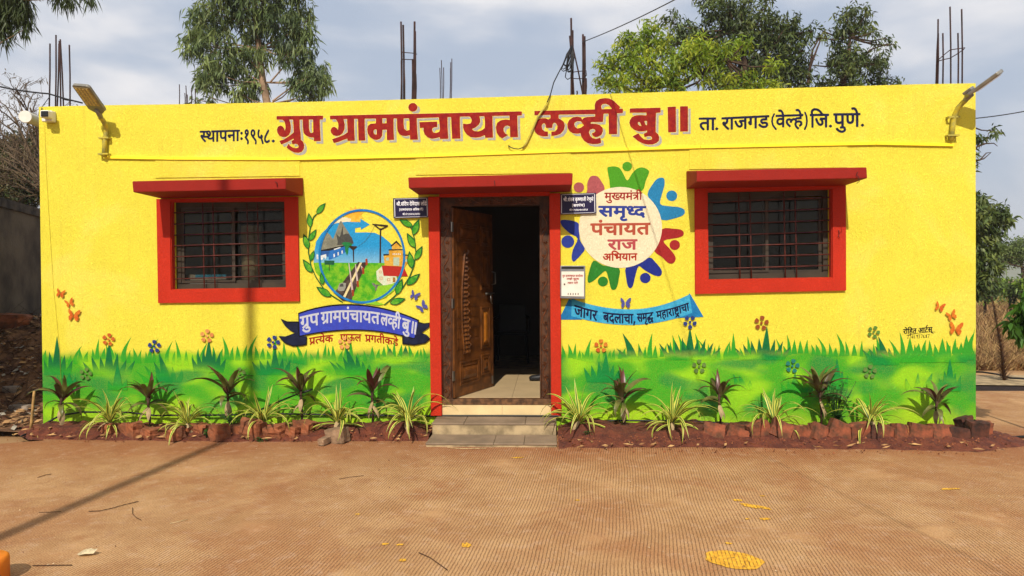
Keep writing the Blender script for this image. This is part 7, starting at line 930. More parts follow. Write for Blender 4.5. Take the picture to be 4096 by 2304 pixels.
# ---------------------------------------------------------------- stones and bricks edging the beds
def stone_mesh(name, sx_, sy_, sz_, seed, rough=.16, mats=None, brick=False):
    import bmesh
    bm = bmesh.new(); bmesh.ops.create_cube(bm, size=1); bmesh.ops.subdivide_edges(bm, edges=bm.edges[:], cuts=3 if not brick else 4, use_grid_fill=True)
    for v in bm.verts:
        p = v.co.copy(); l = max(abs(p.x), abs(p.y), abs(p.z)); k = (.5 / p.length) if not brick else 1
        q = p * (1 - .55 * (1 - k) if not brick else 1 - .10 * max(0, p.length - .62))
        n_ = mn.fractal(q * 2.2 + Vector((seed, seed * 2, 0)), .9, 2.0, 3); q = q * (1 + rough * n_)
        v.co = Vector((q.x * sx_, q.y * sy_, q.z * sz_))
    me = bpy.data.meshes.new(name); bm.to_mesh(me); bm.free(); me.materials.append(mats); return me
M_brick = mat('laterite_brick', rgb('#86482f'), .9, .35, 12, 50, .006, .8, c2=rgb('#4d3424')); M_brickd = mat('dark_laterite', rgb('#553022'), .9, .3, 12, 50, .006, .8, c2=rgb('#2f211b')); M_stone = mat('red_stone', rgb('#8a4f30'), .9, .3, 9, 40, .008, .9, c2=rgb('#65402c')); M_stone2 = mat('brown_stone', rgb('#94765a'), .9, .25, 9, 40, .006, .8)
where_r = ['beside the first dark plant right of the door', 'left of the third pale spider plant', 'under the third pale spider plant, left side', 'under the third pale spider plant, right side', 'left of the bushiest dark plant', 'below the bushiest dark plant', 'right of the bushiest dark plant', 'left of the last spider plant', 'behind the last spider plant', 'right of the last spider plant', 'with a jagged edge, fourth from the right end', 'bright red-brown, third from the right end', 'below the last dark plant', 'dark-faced, second from the right end', 'last and tallest one at the right end', 'small dark one lying on top at the right end', 'behind the tallest one at the right end']
RB = [(2858, 1722, .20, .12, 10, 0), (2945, 1734, .20, .12, 28, 0), (3032, 1718, .21, .14, -22, 0), (3122, 1716, .20, .15, 30, 0), (3200, 1735, .19, .13, 22, 0), (3278, 1735, .22, .15, 30, 0), (3358, 1722, .22, .16, 28, 0), (3432, 1730, .20, .17, -12, 0), (3490, 1735, .14, .16, 6, 1), (3545, 1735, .17, .15, 24, 0), (3602, 1735, .20, .16, 14, 0), (3675, 1735, .21, .17, 16, 0), (3752, 1738, .19, .17, 10, 0), (3830, 1748, .18, .17, 6, 1), (3905, 1735, .17, .22, 4, 1), (3856, 1690, .13, .10, -18, 1), (3930, 1728, .13, .20, 8, 0)]
br_n = 0
for i, (px, py, w_, h_, rot, dk) in enumerate(RB):
    yy = -.50 if i not in (15, 16) else -.36
    p = W(px, py + 2, yy); me = stone_mesh('edging_brick', w_ * .98, .115, h_ * 1.12, i * 3.1, .11, M_brickd if dk else M_brick, True); o = bpy.data.objects.new('edging_brick', me); link(o)
    o.location = (p.x, yy, p.z + .0); o.rotation_euler = (R(-20 + (i * 37) % 26), R(rot * .8), R(-18 + (i * 53) % 38)); tag(o, ('dark ' if dk else 'red-brown ') + 'laterite edging brick ' + where_r[i], 'brick', 'laterite bricks edging the right bed')
LS = [(435, 1732, .15, .09, 1), (525, 1735, .22, .11, 1), (600, 1740, .14, .07, 1), (695, 1750, .11, .085, 1), (752, 1732, .10, .07, 1), (800, 1730, .17, .09, 1), (872, 1748, .12, .12, 1), (955, 1735, .20, .09, 1), (1010, 1742, .20, .14, 1), (1095, 1742, .21, .10, 1), (1170, 1740, .13, .08, 1), (1215, 1735, .17, .12, 1), (1345, 1755, .17, .10, 2), (1295, 1765, .06, .04, 2)]
where_l = ['right below the first spider plant', 'long flat one between the first and second spider plants', 'low one left of the second spider plant', 'small square one below the second spider plant', 'small dark one right of the second spider plant', 'wide one left of the green weed', 'upright rounded one in the middle of the left bed', 'long low one under the third spider plant', 'biggest and tallest one below the third spider plant', 'wide angular one right of the biggest one', 'small one halfway to the door', 'squarish one left of the fourth spider plant', 'pale brown block below the fourth spider plant', 'small pale chip beside the pale brown block']
for i, (px, py, w_, h_, k) in enumerate(LS):
    p = G(px, py, .04); me = stone_mesh('edging_stone', w_ * 1.12, .14, h_ * 1.35, 50 + i * 2.3, .26 if k == 1 else .09, M_stone if k == 1 else M_stone2, True); o = bpy.data.objects.new('edging_stone', me); link(o)
    o.location = (p.x, p.y + .03, .022 + h_ * .45); o.rotation_euler = (R((i * 31) % 14 - 7), R((i * 47) % 20 - 10), R((i * 61) % 60 - 30)); tag(o, ('red stone, ' if k == 1 else 'brown stone, ') + where_l[i], 'stone', 'rough stones edging the left bed')
# pebbles and crumbs on the beds
rp_ = noise_rand(12); s = MB()
for i in range(900):
    L_ = rp_.random() < .5; x = rp_.uniform(BXL, SXL) if L_ else rp_.uniform(SXR, BXR + .2); y = rp_.uniform(-.62, -.1) if L_ else rp_.uniform(-.98, -.2)
    zz = .01 if y < (-.5 if L_ else -.82) else .062; r_ = rp_.uniform(.004, .012) * (1.5 if rp_.random() < .1 else 1); a = rp_.uniform(0, 6)
    c = Vector((x, y, zz)); q = [c + Vector((math.cos(a + k * 2.1) * r_, math.sin(a + k * 2.1) * r_, -r_ * .5)) for k in range(3)] + [c + Vector((r_ * .2, 0, r_ * .8))]
    s.add(q, [(0, 1, 3), (1, 2, 3), (2, 0, 3), (2, 1, 0)])
tag(s.build('soil_crumbs', mat('soil_crumb', rgb('#8a5434'), .95, .5, 3, c2=rgb('#4a2412'))), 'loose crumbs of red soil scattered over the planting beds', 'soil', kind='stuff')
s = MB()
for i in range(420):
    L_ = rp_.random() < .55; x = rp_.uniform(BXL, SXL) if L_ else rp_.uniform(SXR, BXR); y = rp_.uniform(-.6, -.05) if L_ else rp_.uniform(-.9, -.1)
    a = rp_.uniform(0, 6.28); l = rp_.uniform(.03, .12); w_ = rp_.uniform(.004, .014); d = Vector((math.cos(a), math.sin(a), 0)); n_ = Vector((-d.y, d.x, 0)); c = Vector((x, y, .075 if y > -.42 else .035))
    s.add([c - d * l * .5, c + n_ * w_ + Vector((0, 0, .012)), c + d * l * .5 + Vector((0, 0, rp_.uniform(0, .02))), c - n_ * w_], [(0, 1, 2), (0, 2, 3)])
tag(s.build('dry_leaf_bits', mat('straw_bits', rgb('#b08a58'), .85, .4, 5, c2=rgb('#6e4528'))), 'dry leaf bits and straw fallen among the plants', 'dry leaves', kind='stuff')
# ---------------------------------------------------------------- plants, leaf by leaf
def leafmat(name, c, c2, trans=.25, rough=.45): return mat(name, c, rough, .25, 6, c2=c2, trans=trans, spec=.4)
M_cd = leafmat('cordyline_leaf', rgb('#5a4c30'), rgb('#3a3a20'), .12, .35); M_cg = leafmat('cordyline_green_leaf', rgb('#727638'), rgb('#4f4a28'), .2, .4); M_cr = leafmat('maroon_leaf', rgb('#62322a'), rgb('#3a221c'), .15, .35)
M_dead = leafmat('withered_leaf', rgb('#b29a70'), rgb('#7c6648'), .1, .8); M_stem = mat('plant_stem', rgb('#4b3324'), .8, .3, 30)
M_sg = leafmat('spider_green', rgb('#4f7a24'), rgb('#3c6420'), .25); M_sy = leafmat('spider_cream', rgb('#dcd266'), rgb('#bfbe4c'), .3)
def leaf_strip(name, L, w, arch, tip, prof, n=9, mats=None, stripes=False, fold=.12):
    """arching leaf along +X: tangent starts at angle a0 and falls"""
    pts = []; x = z = 0; a = arch
    for i in range(n + 1):
        t = i / n; pts.append((x, z, a, prof(t))); x += L / n * math.cos(a); z += L / n * math.sin(a); a -= tip / n * (0.5 + 1.2 * t)
    vs = []; fs = []; mi = []; cols = [-1, -.42, 0, .42, 1] if stripes else [-1, 0, 1]; m = len(cols)
    for (x, z, a, k) in pts:
        for c in cols: vs.append((x - math.sin(a) * 0, c * w * .5 * k, z + fold * abs(c) * w * k))
    for i in range(n):
        for j in range(m - 1): q = i * m + j; fs.append((q, q + 1, q + m + 1, q + m)); mi.append((0 if stripes and j in (1, 2) else 1) if stripes else 0)
    me = bpy.data.meshes.new(name); me.from_pydata(vs, [], fs)
    for q in mats: me.materials.append(q)
    me.polygons.foreach_set('material_index', mi); me.polygons.foreach_set('use_smooth', [True] * len(fs)); return me
lance = lambda t: max(.02, math.sin(min(1, t * .98 + .02) ** .75 * math.pi) ** .8 * (1 - .15 * t) + .10 * (1 - t)); strap = lambda t: max(.03, (1 - t ** 3) * (.75 + .25 * math.sin(t * math.pi)))
rl = noise_rand(77)
C_UP = [leaf_strip('leaf', rl.uniform(.26, .33), rl.uniform(.042, .058), R(68), rl.uniform(.5, 1.3), lance, mats=[[M_cr, M_cg][i % 2]], fold=.25) for i in range(4)]
C_MID = [leaf_strip('leaf', rl.uniform(.32, .42), rl.uniform(.045, .065), R(62), rl.uniform(1.3, 2.0), lance, mats=[[M_cd, M_cg, M_cr][i % 3]], fold=.2) for i in range(6)]
C_LOW = [leaf_strip('leaf', rl.uniform(.26, .34), rl.uniform(.04, .06), R(25), rl.uniform(1.4, 2.2), lance, mats=[[M_cg, M_cd][i % 2]], fold=.2) for i in range(4)]
C_DEAD = [leaf_strip('leaf', .20, .055, R(-30), 1.1, lance, mats=[M_dead], fold=-.3) for i in range(2)]
S_UP = [leaf_strip('leaf', rl.uniform(.30, .42), .031, R(78), rl.uniform(.3, .9), strap, mats=[M_sg, M_sy], stripes=True) for i in range(4)]
S_OUT = [leaf_strip('leaf', rl.uniform(.46, .58), .033, R(56), rl.uniform(1.9, 2.8), strap, 11, mats=[M_sg, M_sy], stripes=True) for i in range(6)]
S_LOW = [leaf_strip('leaf', rl.uniform(.38, .50), .036, R(30), rl.uniform(1.4, 2.1), strap, 11, mats=[M_sg, M_sy], stripes=True) for i in range(4)]
def put_leaf(parent, me, loc, az, pitch=0, roll=0, sc_=1.0):
    o = bpy.data.objects.new('leaf', me); link(o, parent)
    o.matrix_local = Matrix.Translation(loc) @ Matrix.Rotation(az, 4, 'Z') @ Matrix.Rotation(pitch, 4, 'Y') @ Matrix.Rotation(roll, 4, 'X') @ Matrix.Scale(sc_, 4); return o
def cordyline(px, py_base, py_crown, label, seed, sz=1.0, lean=0.0, nup=3, nmid=10, nlow=4, yd=-.20):
    r = noise_rand(seed); b_ = W(px, py_base, yd); c = W(px + lean, py_crown, yd - .02); t = thing('cordyline_plant', label, 'plant', tuple(b_), 'dark leaved cordyline plants in the beds')
    d = c - b_; s = MB(); s.tube([(0, 0, -.05), d * .35 + Vector((.006, 0, 0)), d * .7 + Vector((-.004, 0, 0)), d], [.012, .011, .012, .016], 7); s.build('stem', M_stem, t)
    for k in range(nup): put_leaf(t, r.choice(C_UP), d * r.uniform(.92, 1.0), r.uniform(0, 6.28), r.uniform(-.2, .15), r.uniform(-.4, .4), sz * r.uniform(.85, 1.1))
    for k in range(nmid): put_leaf(t, C_MID[(k + seed) % 6], d * r.uniform(.80, .97), 6.28 * k / nmid + r.uniform(-.35, .35), r.uniform(-.3, .25), r.uniform(-.4, .4), sz * r.uniform(.8, 1.1))
    for k in range(nlow): put_leaf(t, r.choice(C_LOW), d * r.uniform(.66, .84), r.uniform(0, 6.28), r.uniform(-.2, .4), r.uniform(-.5, .5), sz * r.uniform(.8, 1.05))
    for k in range(2): o = put_leaf(t, r.choice(C_DEAD), d * r.uniform(.55, .72), r.uniform(-2.6, -.5), r.uniform(0, .6), 0, r.uniform(.7, 1.1)); o['label'] = 'withered pale leaf hanging down'
    return t
cordyline(245, 1700, 1590, 'dark cordyline plant at the far left end of the bed', 1)
cordyline(600, 1690, 1590, 'dark cordyline plant between the first and second spider plants', 2, .95, -8)
cordyline(922, 1690, 1560, 'dark cordyline plant standing left of the third spider plant, in the pole shadow', 3, 1.05, -12, 4, 9)
cordyline(1208, 1690, 1555, 'dark cordyline plant between the third and fourth spider plants', 4, 1.05, -5)
cordyline(1490, 1690, 1560, 'tall dark cordyline plant nearest the door on the left', 5, 1.1, 0, 3, 8, 3)
cordyline(2500, 1700, 1580, 'dark cordyline plant nearest the door on the right', 6, 1.0, -12, 5, 9)
cordyline(2882, 1695, 1575, 'slim dark cordyline plant right of the second spider plant on the right side', 7, .95, -6, 3, 7, 4)
cordyline(3285, 1690, 1560, 'bushiest dark cordyline plant, beside the green weed', 8, 1.1, -5, 5, 10, 5)
cordyline(3742, 1700, 1605, 'dark cordyline plant with a ringed stem near the right corner', 9, .95, 6, 2, 8, 4)
def spider(px, py, label, seed, sz=.92, yd=-.34, nu=6, no=19, nl=8):
    sz *= 1.0; r = noise_rand(seed); b_ = W(px, py, yd); t = thing('spider_plant', label, 'plant', tuple(b_), 'variegated spider plants in the beds')
    for k in range(nu): put_leaf(t, r.choice(S_UP), (0, 0, 0), r.uniform(0, 6.28), r.uniform(-.25, .25), r.uniform(-.3, .3), sz * r.uniform(.7, 1.05))
    t_len = 0
    for k in range(no): put_leaf(t, S_OUT[(k + seed) % 6], (0, 0, 0), 6.28 * k / no + r.uniform(-.25, .25), r.uniform(-.3, .3), r.uniform(-.4, .4), sz * r.uniform(.75, 1.08))
    for k in range(nl): put_leaf(t, r.choice(S_LOW), (0, 0, -.01), r.uniform(0, 6.28), r.uniform(-.1, .5), r.uniform(-.4, .4), sz * r.uniform(.7, 1.1))
    for k in range(2): put_leaf(t, r.choice(C_DEAD), (0, 0, .03), r.uniform(-2.8, -.4), r.uniform(-.3, .3), 0, r.uniform(.6, 1.0))
    return t
for a in ((438, 1695, 'yellow striped spider plant, first from the left end', 11, 1.05), (748, 1700, 'yellow striped spider plant, second from the left end', 12, .95), (1052, 1688, 'yellow striped spider plant between the third and fourth dark plants', 13, 1.0), (1350, 1692, 'yellow striped spider plant left of the tall dark plant by the door', 14, 1.08), (1632, 1685, 'yellow striped spider plant touching the left red door pillar', 15, 1.08),
          (2318, 1690, 'yellow striped spider plant touching the right red door pillar', 16, 1.08), (2690, 1695, 'yellow striped spider plant, second to the right of the door', 17, 1.05), (3098, 1695, 'yellow striped spider plant among the edging bricks, third right of the door', 18, .95), (3482, 1690, 'yellow striped spider plant with a folded leaf over the bricks, last on the right', 19, 1.0)): spider(*a)
# weeds
M_weed = leafmat('weed_leaf', rgb('#3c6a2c'), rgb('#2a4c1e'), .25)
def weed(px, py, yd, label, n, rad, hgt, seed, lw=.05):
    r = noise_rand(seed); b_ = W(px, py, yd); t = thing('green_weed', label, 'weed', tuple(b_), 'green weeds in the beds'); s = MB(); st = MB()
    for k in range(n):
        a = r.uniform(0, 6.28); h = r.uniform(.15, 1) * hgt; rr = rad * r.uniform(.2, 1) * (.5 + .5 * h / hgt); c = Vector((math.cos(a) * rr, math.sin(a) * rr * .6, h)); l = lw * r.uniform(.6, 1.2); b2 = r.uniform(0, 6.28); d = Vector((math.cos(b2), math.sin(b2), r.uniform(-.5, .3))).normalized(); n_ = d.cross(Vector((0, 0, 1))).normalized()
        s.add([c, c + d * l * .45 + n_ * l * .3, c + d * l, c + d * l * .45 - n_ * l * .3, ], [(0, 1, 2), (0, 2, 3)])
        if k % 4 == 0: st.tube([(0, 0, -.02), c * .5 + Vector((0, 0, .02)), c], .0025, 4)
    s.build('foliage', M_weed, t); st.build('stems', M_weed, t)
weed(3345, 1690, -.22, 'tall leafy green weed beside the bushiest dark plant', 170, .20, .42, 1, .055); weed(930, 1700, -.3, 'feathery green weed by the pole shadow', 150, .22, .16, 2, .03); weed(1045, 1770, -.55, 'small green weed in front of the biggest stone', 40, .07, .05, 3, .035); weed(825, 1745, -.5, 'bright green weed left of the upright stone', 36, .07, .08, 4, .04); weed(2345, 1745, -.55, 'small weed at the foot of the first spider plant right of the door', 24, .06, .05, 5, .03); weed(1570, 1730, -.4, 'small weed near the door on the left', 20, .05, .04, 6, .03)
# ---------------------------------------------------------------- loose things on the concrete
def twig(pts, r, label, m, name='twig', cat='twig'):
    r = r * .62
    q = [G(*p, r + .004) for p in pts]; s = MB(); s.tube([p - q[0] for p in q], r, 5); o = s.build(name, m); o.location = q[0]; tag(o, label, cat, 'twigs lying on the concrete')
M_tw = mat('dark_twig', rgb('#4a2e1c'), .85, .3, 30); M_st = mat('straw', rgb('#cdb483'), .8, .2, 30)
twig([(355, 2045), (400, 2043), (450, 2032), (500, 2018), (555, 2005)], .004, 'long dark twig lying beside the pole shadow', M_tw)
twig([(530, 2030), (530, 2055), (545, 2070), (565, 2080)], .003, 'small hooked twig right of the long dark twig', M_tw)
twig([(155, 2049), (200, 2048), (245, 2046)], .003, 'thin twig lying across the pole shadow', M_tw)
twig([(130, 2262), (200, 2261), (288, 2260)], .004, 'straight twig near the orange bollard', M_tw)
twig([(150, 1910), (180, 1900), (206, 1896)], .004, 'short dark stick in the upper left of the yard', M_tw)
twig([(680, 2094), (715, 2086), (750, 2077)], .003, 'pale straw left of the middle of the yard', M_st)
twig([(1355, 1916), (1400, 1908), (1455, 1902)], .003, 'thin twig in front of the biggest stones', M_tw)
twig([(1675, 2210), (1720, 2230), (1790, 2280)], .004, 'thin root twig at the bottom edge near the yellow specks', M_tw)
twig([(1790, 1790), (1850, 1795), (1945, 1793)], .005, 'pale stick lying at the foot of the steps', M_st)
s = MB(); lp = G(345, 2215, .012)
for i in range(9):
    pass
q = [(a_ * .8, b2_ * .8, c_ * .8) for a_, b2_, c_ in [(-.062, -.012, .0), (-.035, .03, .018), (.01, .042, .024), (.05, .035, .014), (.072, .02, .03), (.055, -.005, .004), (.012, -.032, .012), (-.035, -.028, .0), (0, 0, .03)]]
s.add(q, [(i, (i + 1) % 8, 8) for i in range(8)], True); o = s.build('dry_leaf', mat('pale_dry_leaf', rgb('#cdbb94'), .8, .2, 30, trans=.1)); o.location = lp; tag(o, 'single pale dry leaf lying on the concrete at the lower left', 'leaf')
s = MB(); rg = noise_rand(31)
for i in range(260):
    x, y = rg.uniform(-4.5, 4.8), rg.uniform(-4, -.6); r_ = rg.uniform(.003, .008); a = rg.uniform(0, 6); c = Vector((x, y, .004)); q = [c + Vector((math.cos(a + k * 2.1) * r_, math.sin(a + k * 2.1) * r_, 0)) for k in range(3)] + [c + Vector((0, 0, r_))]; s.add(q, [(0, 1, 3), (1, 2, 3), (2, 0, 3)])
tag(s.build('grit', mat('grit', rgb('#5a3524'), .95, .5, 2, c2=rgb('#c7ab84'))), 'bits of grit and petals strewn over the ribbed concrete', 'grit', kind='stuff')
# orange bollard at the lower left edge and the pole that throws the long shadow
p = G(32, 2262, .0); s = MB(); prof = [(.115, -.0), (.115, .11), (.112, .128), (.10, .136), (0, .138)]
s.tube([(0, 0, z) for _, z in prof], [max(r_, .001) for r_, _ in prof], 28); o = s.build('orange_bollard', mat('orange_paint', rgb('#d9791c'), .5, .08, 6, 40, .002, .3)); _q = G(20, 2280, .07); o.location = (_q.x - .118, _q.y, 0); tag(o, 'squat orange painted bollard cut off by the lower left edge', 'bollard')
pa, pb = G(0, 2150), G(900, 1772); pd = (pa - pb).normalized(); base = pb + pd * ((-7.9 - pb.y) / pd.y)
base = pb + (Vector((-sdir.x, -sdir.y, 0)).normalized()) * ((8.2 + pb.y) / math.cos(R(SUN_AZ)))
base.x -= .05
LP = 2.62 + (math.hypot(base.x - pb.x, base.y + .5)) * math.tan(R(SUN_EL))
pole = thing('utility_pole', 'concrete utility pole in front of the building throwing the long shadow', 'pole', (base.x, base.y, 0)); s = MB(); s.tube([(0, 0, -.1), (0, 0, LP)], [.066, .052], 16); s.build('shaft', M_conc, pole)

# ---------------------------------------------------------------- surroundings
def grid_terrain(name, x0_, x1_, y0_, y1_, nx, ny, f, m):
    vs = [(x0_ + (x1_ - x0_) * i / nx, y0_ + (y1_ - y0_) * j / ny) for j in range(ny + 1) for i in range(nx + 1)]; vs = [(x, y, f(x, y)) for x, y in vs]
    fs = [(j * (nx + 1) + i, j * (nx + 1) + i + 1, (j + 1) * (nx + 1) + i + 1, (j + 1) * (nx + 1) + i) for j in range(ny) for i in range(nx)]
    me = bpy.data.meshes.new(name); me.from_pydata(vs, [], fs); me.materials.append(m); me.polygons.foreach_set('use_smooth', [True] * len(fs)); return tag(link(bpy.data.objects.new(name, me)), kind='structure')
def bank_h(x, y):
    t = min(1, max(0, (y - .9) / 2.4)); h = 1.0 * t * t * (3 - 2 * t); side = min(1, max(0, (-4.75 - x) / .6)); h = h * side + .01
    return h + (.05 * mn.fractal(Vector((x * 2.2, y * 2.2, 3)), .8, 2.2, 4) + .02 * mn.noise(Vector((x * 14, y * 14, 1)))) * min(1, .2 + t * 2) * side - (.05 if side <= 0 else 0)
M_bank = mat('leafy_earth', rgb('#86603f'), .95, .35, 5, 30, .03, .8, c2=rgb('#4c3220'))
grid_terrain('earth_bank', -14, -4.7, -.2, 8, 120, 100, bank_h, M_bank)
rb = noise_rand(8); s = MB()
for i in range(5200):
    x, y = rb.uniform(-9.5, -4.9), rb.uniform(-.1, 4.2)
    if y > 4.4: continue
    c = Vector((x, y, bank_h(x, y) + rb.uniform(.0, .05))); a = rb.uniform(0, 6.28); l = rb.uniform(.04, .13); w_ = l * rb.uniform(.12, .3); d = Vector((math.cos(a), math.sin(a), rb.uniform(-.4, .5))); n_ = Vector((-d.y, d.x, rb.uniform(-.6, .6)))
    s.cur = 0 if rb.random() < .45 else (1 if rb.random() < .6 else 2); s.add([c - d * l * .5, c + n_ * w_, c + d * l * .5, c - n_ * w_], [(0, 1, 2), (0, 2, 3)])
for i in range(420):
    x, y = rb.uniform(-9, -4.9), rb.uniform(.6, 3.4); c = Vector((x, y, bank_h(x, y))); s.cur = 3
    a = rb.uniform(0, 6.28); l = rb.uniform(.15, .6); d = Vector((math.cos(a), math.sin(a), rb.uniform(-.1, 1.0))).normalized(); s.tube([c, c + d * l * .5 + Vector((0, 0, .03)), c + d * l], [.004, .003, .002], 3, False)
tag(s.build('leaf_litter', [mat('litter_tan', rgb('#b48a5c'), .9, .3, 4), mat('litter_brown', rgb('#6b4630'), .9, .3, 4), mat('litter_grey', rgb('#a39a88'), .9, .3, 4), mat('litter_twig', rgb('#4a3826'), .9, .3, 4)]), 'dry leaves and dead twigs covering the bank at the left', 'leaf litter', kind='stuff')
for i, (px, py, k, lab) in enumerate([(50, 1575, .12, 'flat pale stone lying on the slope at the left edge'), (85, 1640, .15, 'long pale stone near the wooden stake'), (30, 1290, .34, 'brown boulder at the foot of the dark wall'), (60, 1262, .22, 'reddish boulder touching the dark wall')]):
    yb = [1.5, 1.0, 2.9, 3.0][i]; p = W(px, py, yb); me = stone_mesh('rock', k * 2, k, k * .8, 90 + i, .2, mat('bank_stone', rgb('#8f8071'), .9, .2, 8, 30, .01, .7) if i < 2 else M_stone); o = bpy.data.objects.new('rock', me); link(o); o.location = (p.x, yb, bank_h(p.x, yb) + k * .1); tag(o, lab, 'rock')
# dark compound wall
M_dw = mat('stained_concrete', rgb('#574d3e'), .92, .5, 1.6, 24, .008, .6, c2=rgb('#352c22'), detail=6)
a, b_ = W(0, 790, 2.95), W(155, 835, 4.55); d = (b_ - a).normalized(); d.z = 0; d.normalize()
cw = thing('compound_wall', 'tall dark stained concrete compound wall with a coping, left of the office', 'wall', (a.x, a.y, 0)); nrm = Vector((-d.y, d.x, 0))
if nrm.x > 0: nrm = -nrm
for k in range(-2, 5):
    q0, q1 = d * (k * 2.4 + .002), d * ((k + 1) * 2.4 - .002); hz_ = a.z - .14
    s = MB(); s.hexa([q0 + Vector((0, 0, -.2)), q1 + Vector((0, 0, -.2)), q1 + Vector((0, 0, hz_)), q0 + Vector((0, 0, hz_))], [q0 + nrm * .16 + Vector((0, 0, -.2)), q1 + nrm * .16 + Vector((0, 0, -.2)), q1 + nrm * .16 + Vector((0, 0, hz_)), q0 + nrm * .16 + Vector((0, 0, hz_))]); s.build('wall_bay', M_dw, cw)
    n2 = -nrm * .03; s = MB(); u0, u1 = Vector((0, 0, hz_)), Vector((0, 0, a.z)); s.hexa([q0 + n2 + u0, q1 + n2 + u0, q1 + n2 + u1, q0 + n2 + u1], [q0 + nrm * .19 + u0, q1 + nrm * .19 + u0, q1 + nrm * .19 + u1, q0 + nrm * .19 + u1]); s.build('coping', mat('mossy_coping', rgb('#4a4238'), .95, .4, 5, 30, .01, .6), cw)
# ---- trees
def crown_mesh(name, clusters, per, L, w, droop, m, parent, seed, spread=.2, thin=1.0, fan=True):
    rg = np.random.default_rng(seed); n = len(clusters) * per
    C = np.repeat(np.array(clusters, float), per, 0)
    dirs = rg.normal(size=(n, 3)); dirs[:, 2] -= droop; dirs /= np.linalg.norm(dirs, axis=1)[:, None]
    off = rg.normal(size=(n, 3)) * spread * .35; base = C + off * [1, 1, .8]; ln = L * rg.uniform(.6, 1.25, n)[:, None]
    mid = base + dirs * ln * .5; tip = base + dirs * ln; tip[:, 2] -= ln[:, 0] * .22 * abs(rg.normal(size=n))
    sd = np.cross(dirs, rg.normal(size=(n, 3))); sd /= np.linalg.norm(sd, axis=1)[:, None] + 1e-6; sd *= w * rg.uniform(.7, 1.2, n)[:, None] * .5
    v = np.stack([base, mid + sd, tip, mid - sd], 1).reshape(-1, 3)
    f = np.arange(n * 4).reshape(-1, 4)
    me = bpy.data.meshes.new(name); me.vertices.add(n * 4); me.vertices.foreach_set('co', v.ravel().astype(np.float32)); me.loops.add(n * 4); me.loops.foreach_set('vertex_index', f.ravel().astype(np.int32)); me.polygons.add(n); me.polygons.foreach_set('loop_start', np.arange(0, n * 4, 4, dtype=np.int32)); me.update(calc_edges=True)
    ms = m if isinstance(m, list) else [m]
    for q in ms: me.materials.append(q)
    if len(ms) > 1:
        cl = rg.integers(0, len(ms), len(clusters)); me.polygons.foreach_set('material_index', np.repeat(cl, per).astype(np.int32))
    o = link(bpy.data.objects.new(name, me), parent); return o
def tree(name, label, cat, y, trunk, blobs, L, w, droop, ms, bark, seed, dens=1.0, per=10, depth=.7, branch_r=.012, tr=.09, group=None, spread=.2, limbs=None, shell=.35):
    rg = noise_rand(seed); pts = [W(px, py, y) for px, py in trunk]; b0 = Vector((pts[0].x, y, 0)); t = thing(name, label, cat, tuple(b0), group=group)
    allp = [b0] + pts; s = MB(); m_ = len(allp); s.tube([p - b0 for p in allp], [tr * (1 - .75 * i / max(1, m_ - 1)) for i in range(m_)], 9); s.build('trunk', bark, t)
    cl = []; s = MB()
    ks = (y - CP.y) / F
    for (px, py, r_) in blobs:
        c = W(px, py, y); R_ = r_ * ks; n = max(3, int(dens * (r_ / 10) ** 2 * .9)); cy = y + rg.uniform(-depth, depth) * R_
        near = min(allp, key=lambda p: (p - c).length + abs(p.z - (c.z - R_)) * .6); hub = Vector((c.x, cy, c.z - R_ * .2)); mid = near.lerp(hub, .55) + Vector((0, 0, -.08 * (hub - near).length))
        s.tube([near - b0, mid - b0, hub - b0], [branch_r * 3, branch_r * 2, branch_r * 1.4], 5, False)
        for k in range(n):
            while 1:
                q = Vector((rg.uniform(-1, 1), rg.uniform(-1, 1), rg.uniform(-1, 1)))
                if q.length <= 1 and q.length > shell * rg.random(): break
            p = Vector((c.x + q.x * R_, cy + q.y * R_ * .9, c.z + q.z * R_)); cl.append(p - b0)
            if k % 3 == 0: s.tube([hub - b0, hub.lerp(p, .5) - b0 + Vector((0, 0, -.04 * R_)), p - b0], [branch_r, branch_r * .7, branch_r * .35], 3, False)
    for q in (limbs or []): s.tube([W(px, py, y - .1) - b0 for px, py in q], [branch_r * 3.2 * (1 - .7 * i / (len(q) - 1)) for i in range(len(q))], 5, False)
    s.build('branches', bark, t)
    crown_mesh('crown', cl, per, L, w, droop, ms, t, seed, spread)
    return t
def lm(n, a, b_, tr_=.3): return mat(n, rgb(a), .5, .3, 1.2, c2=rgb(b_), trans=tr_, spec=.35)
M_eu = [lm('eucalyptus_a', '#6f8048', '#4c5c34'), lm('eucalyptus_b', '#5a6c40', '#3c4c2c'), lm('eucalyptus_c', '#8a9858', '#627040')]
M_bark = mat('pale_bark', rgb('#a08468'), .85, .25, 3, 12, .01, .5); M_dbark = mat('dark_bark', rgb('#4c3a2c'), .9, .3, 4, 12, .01, .5)
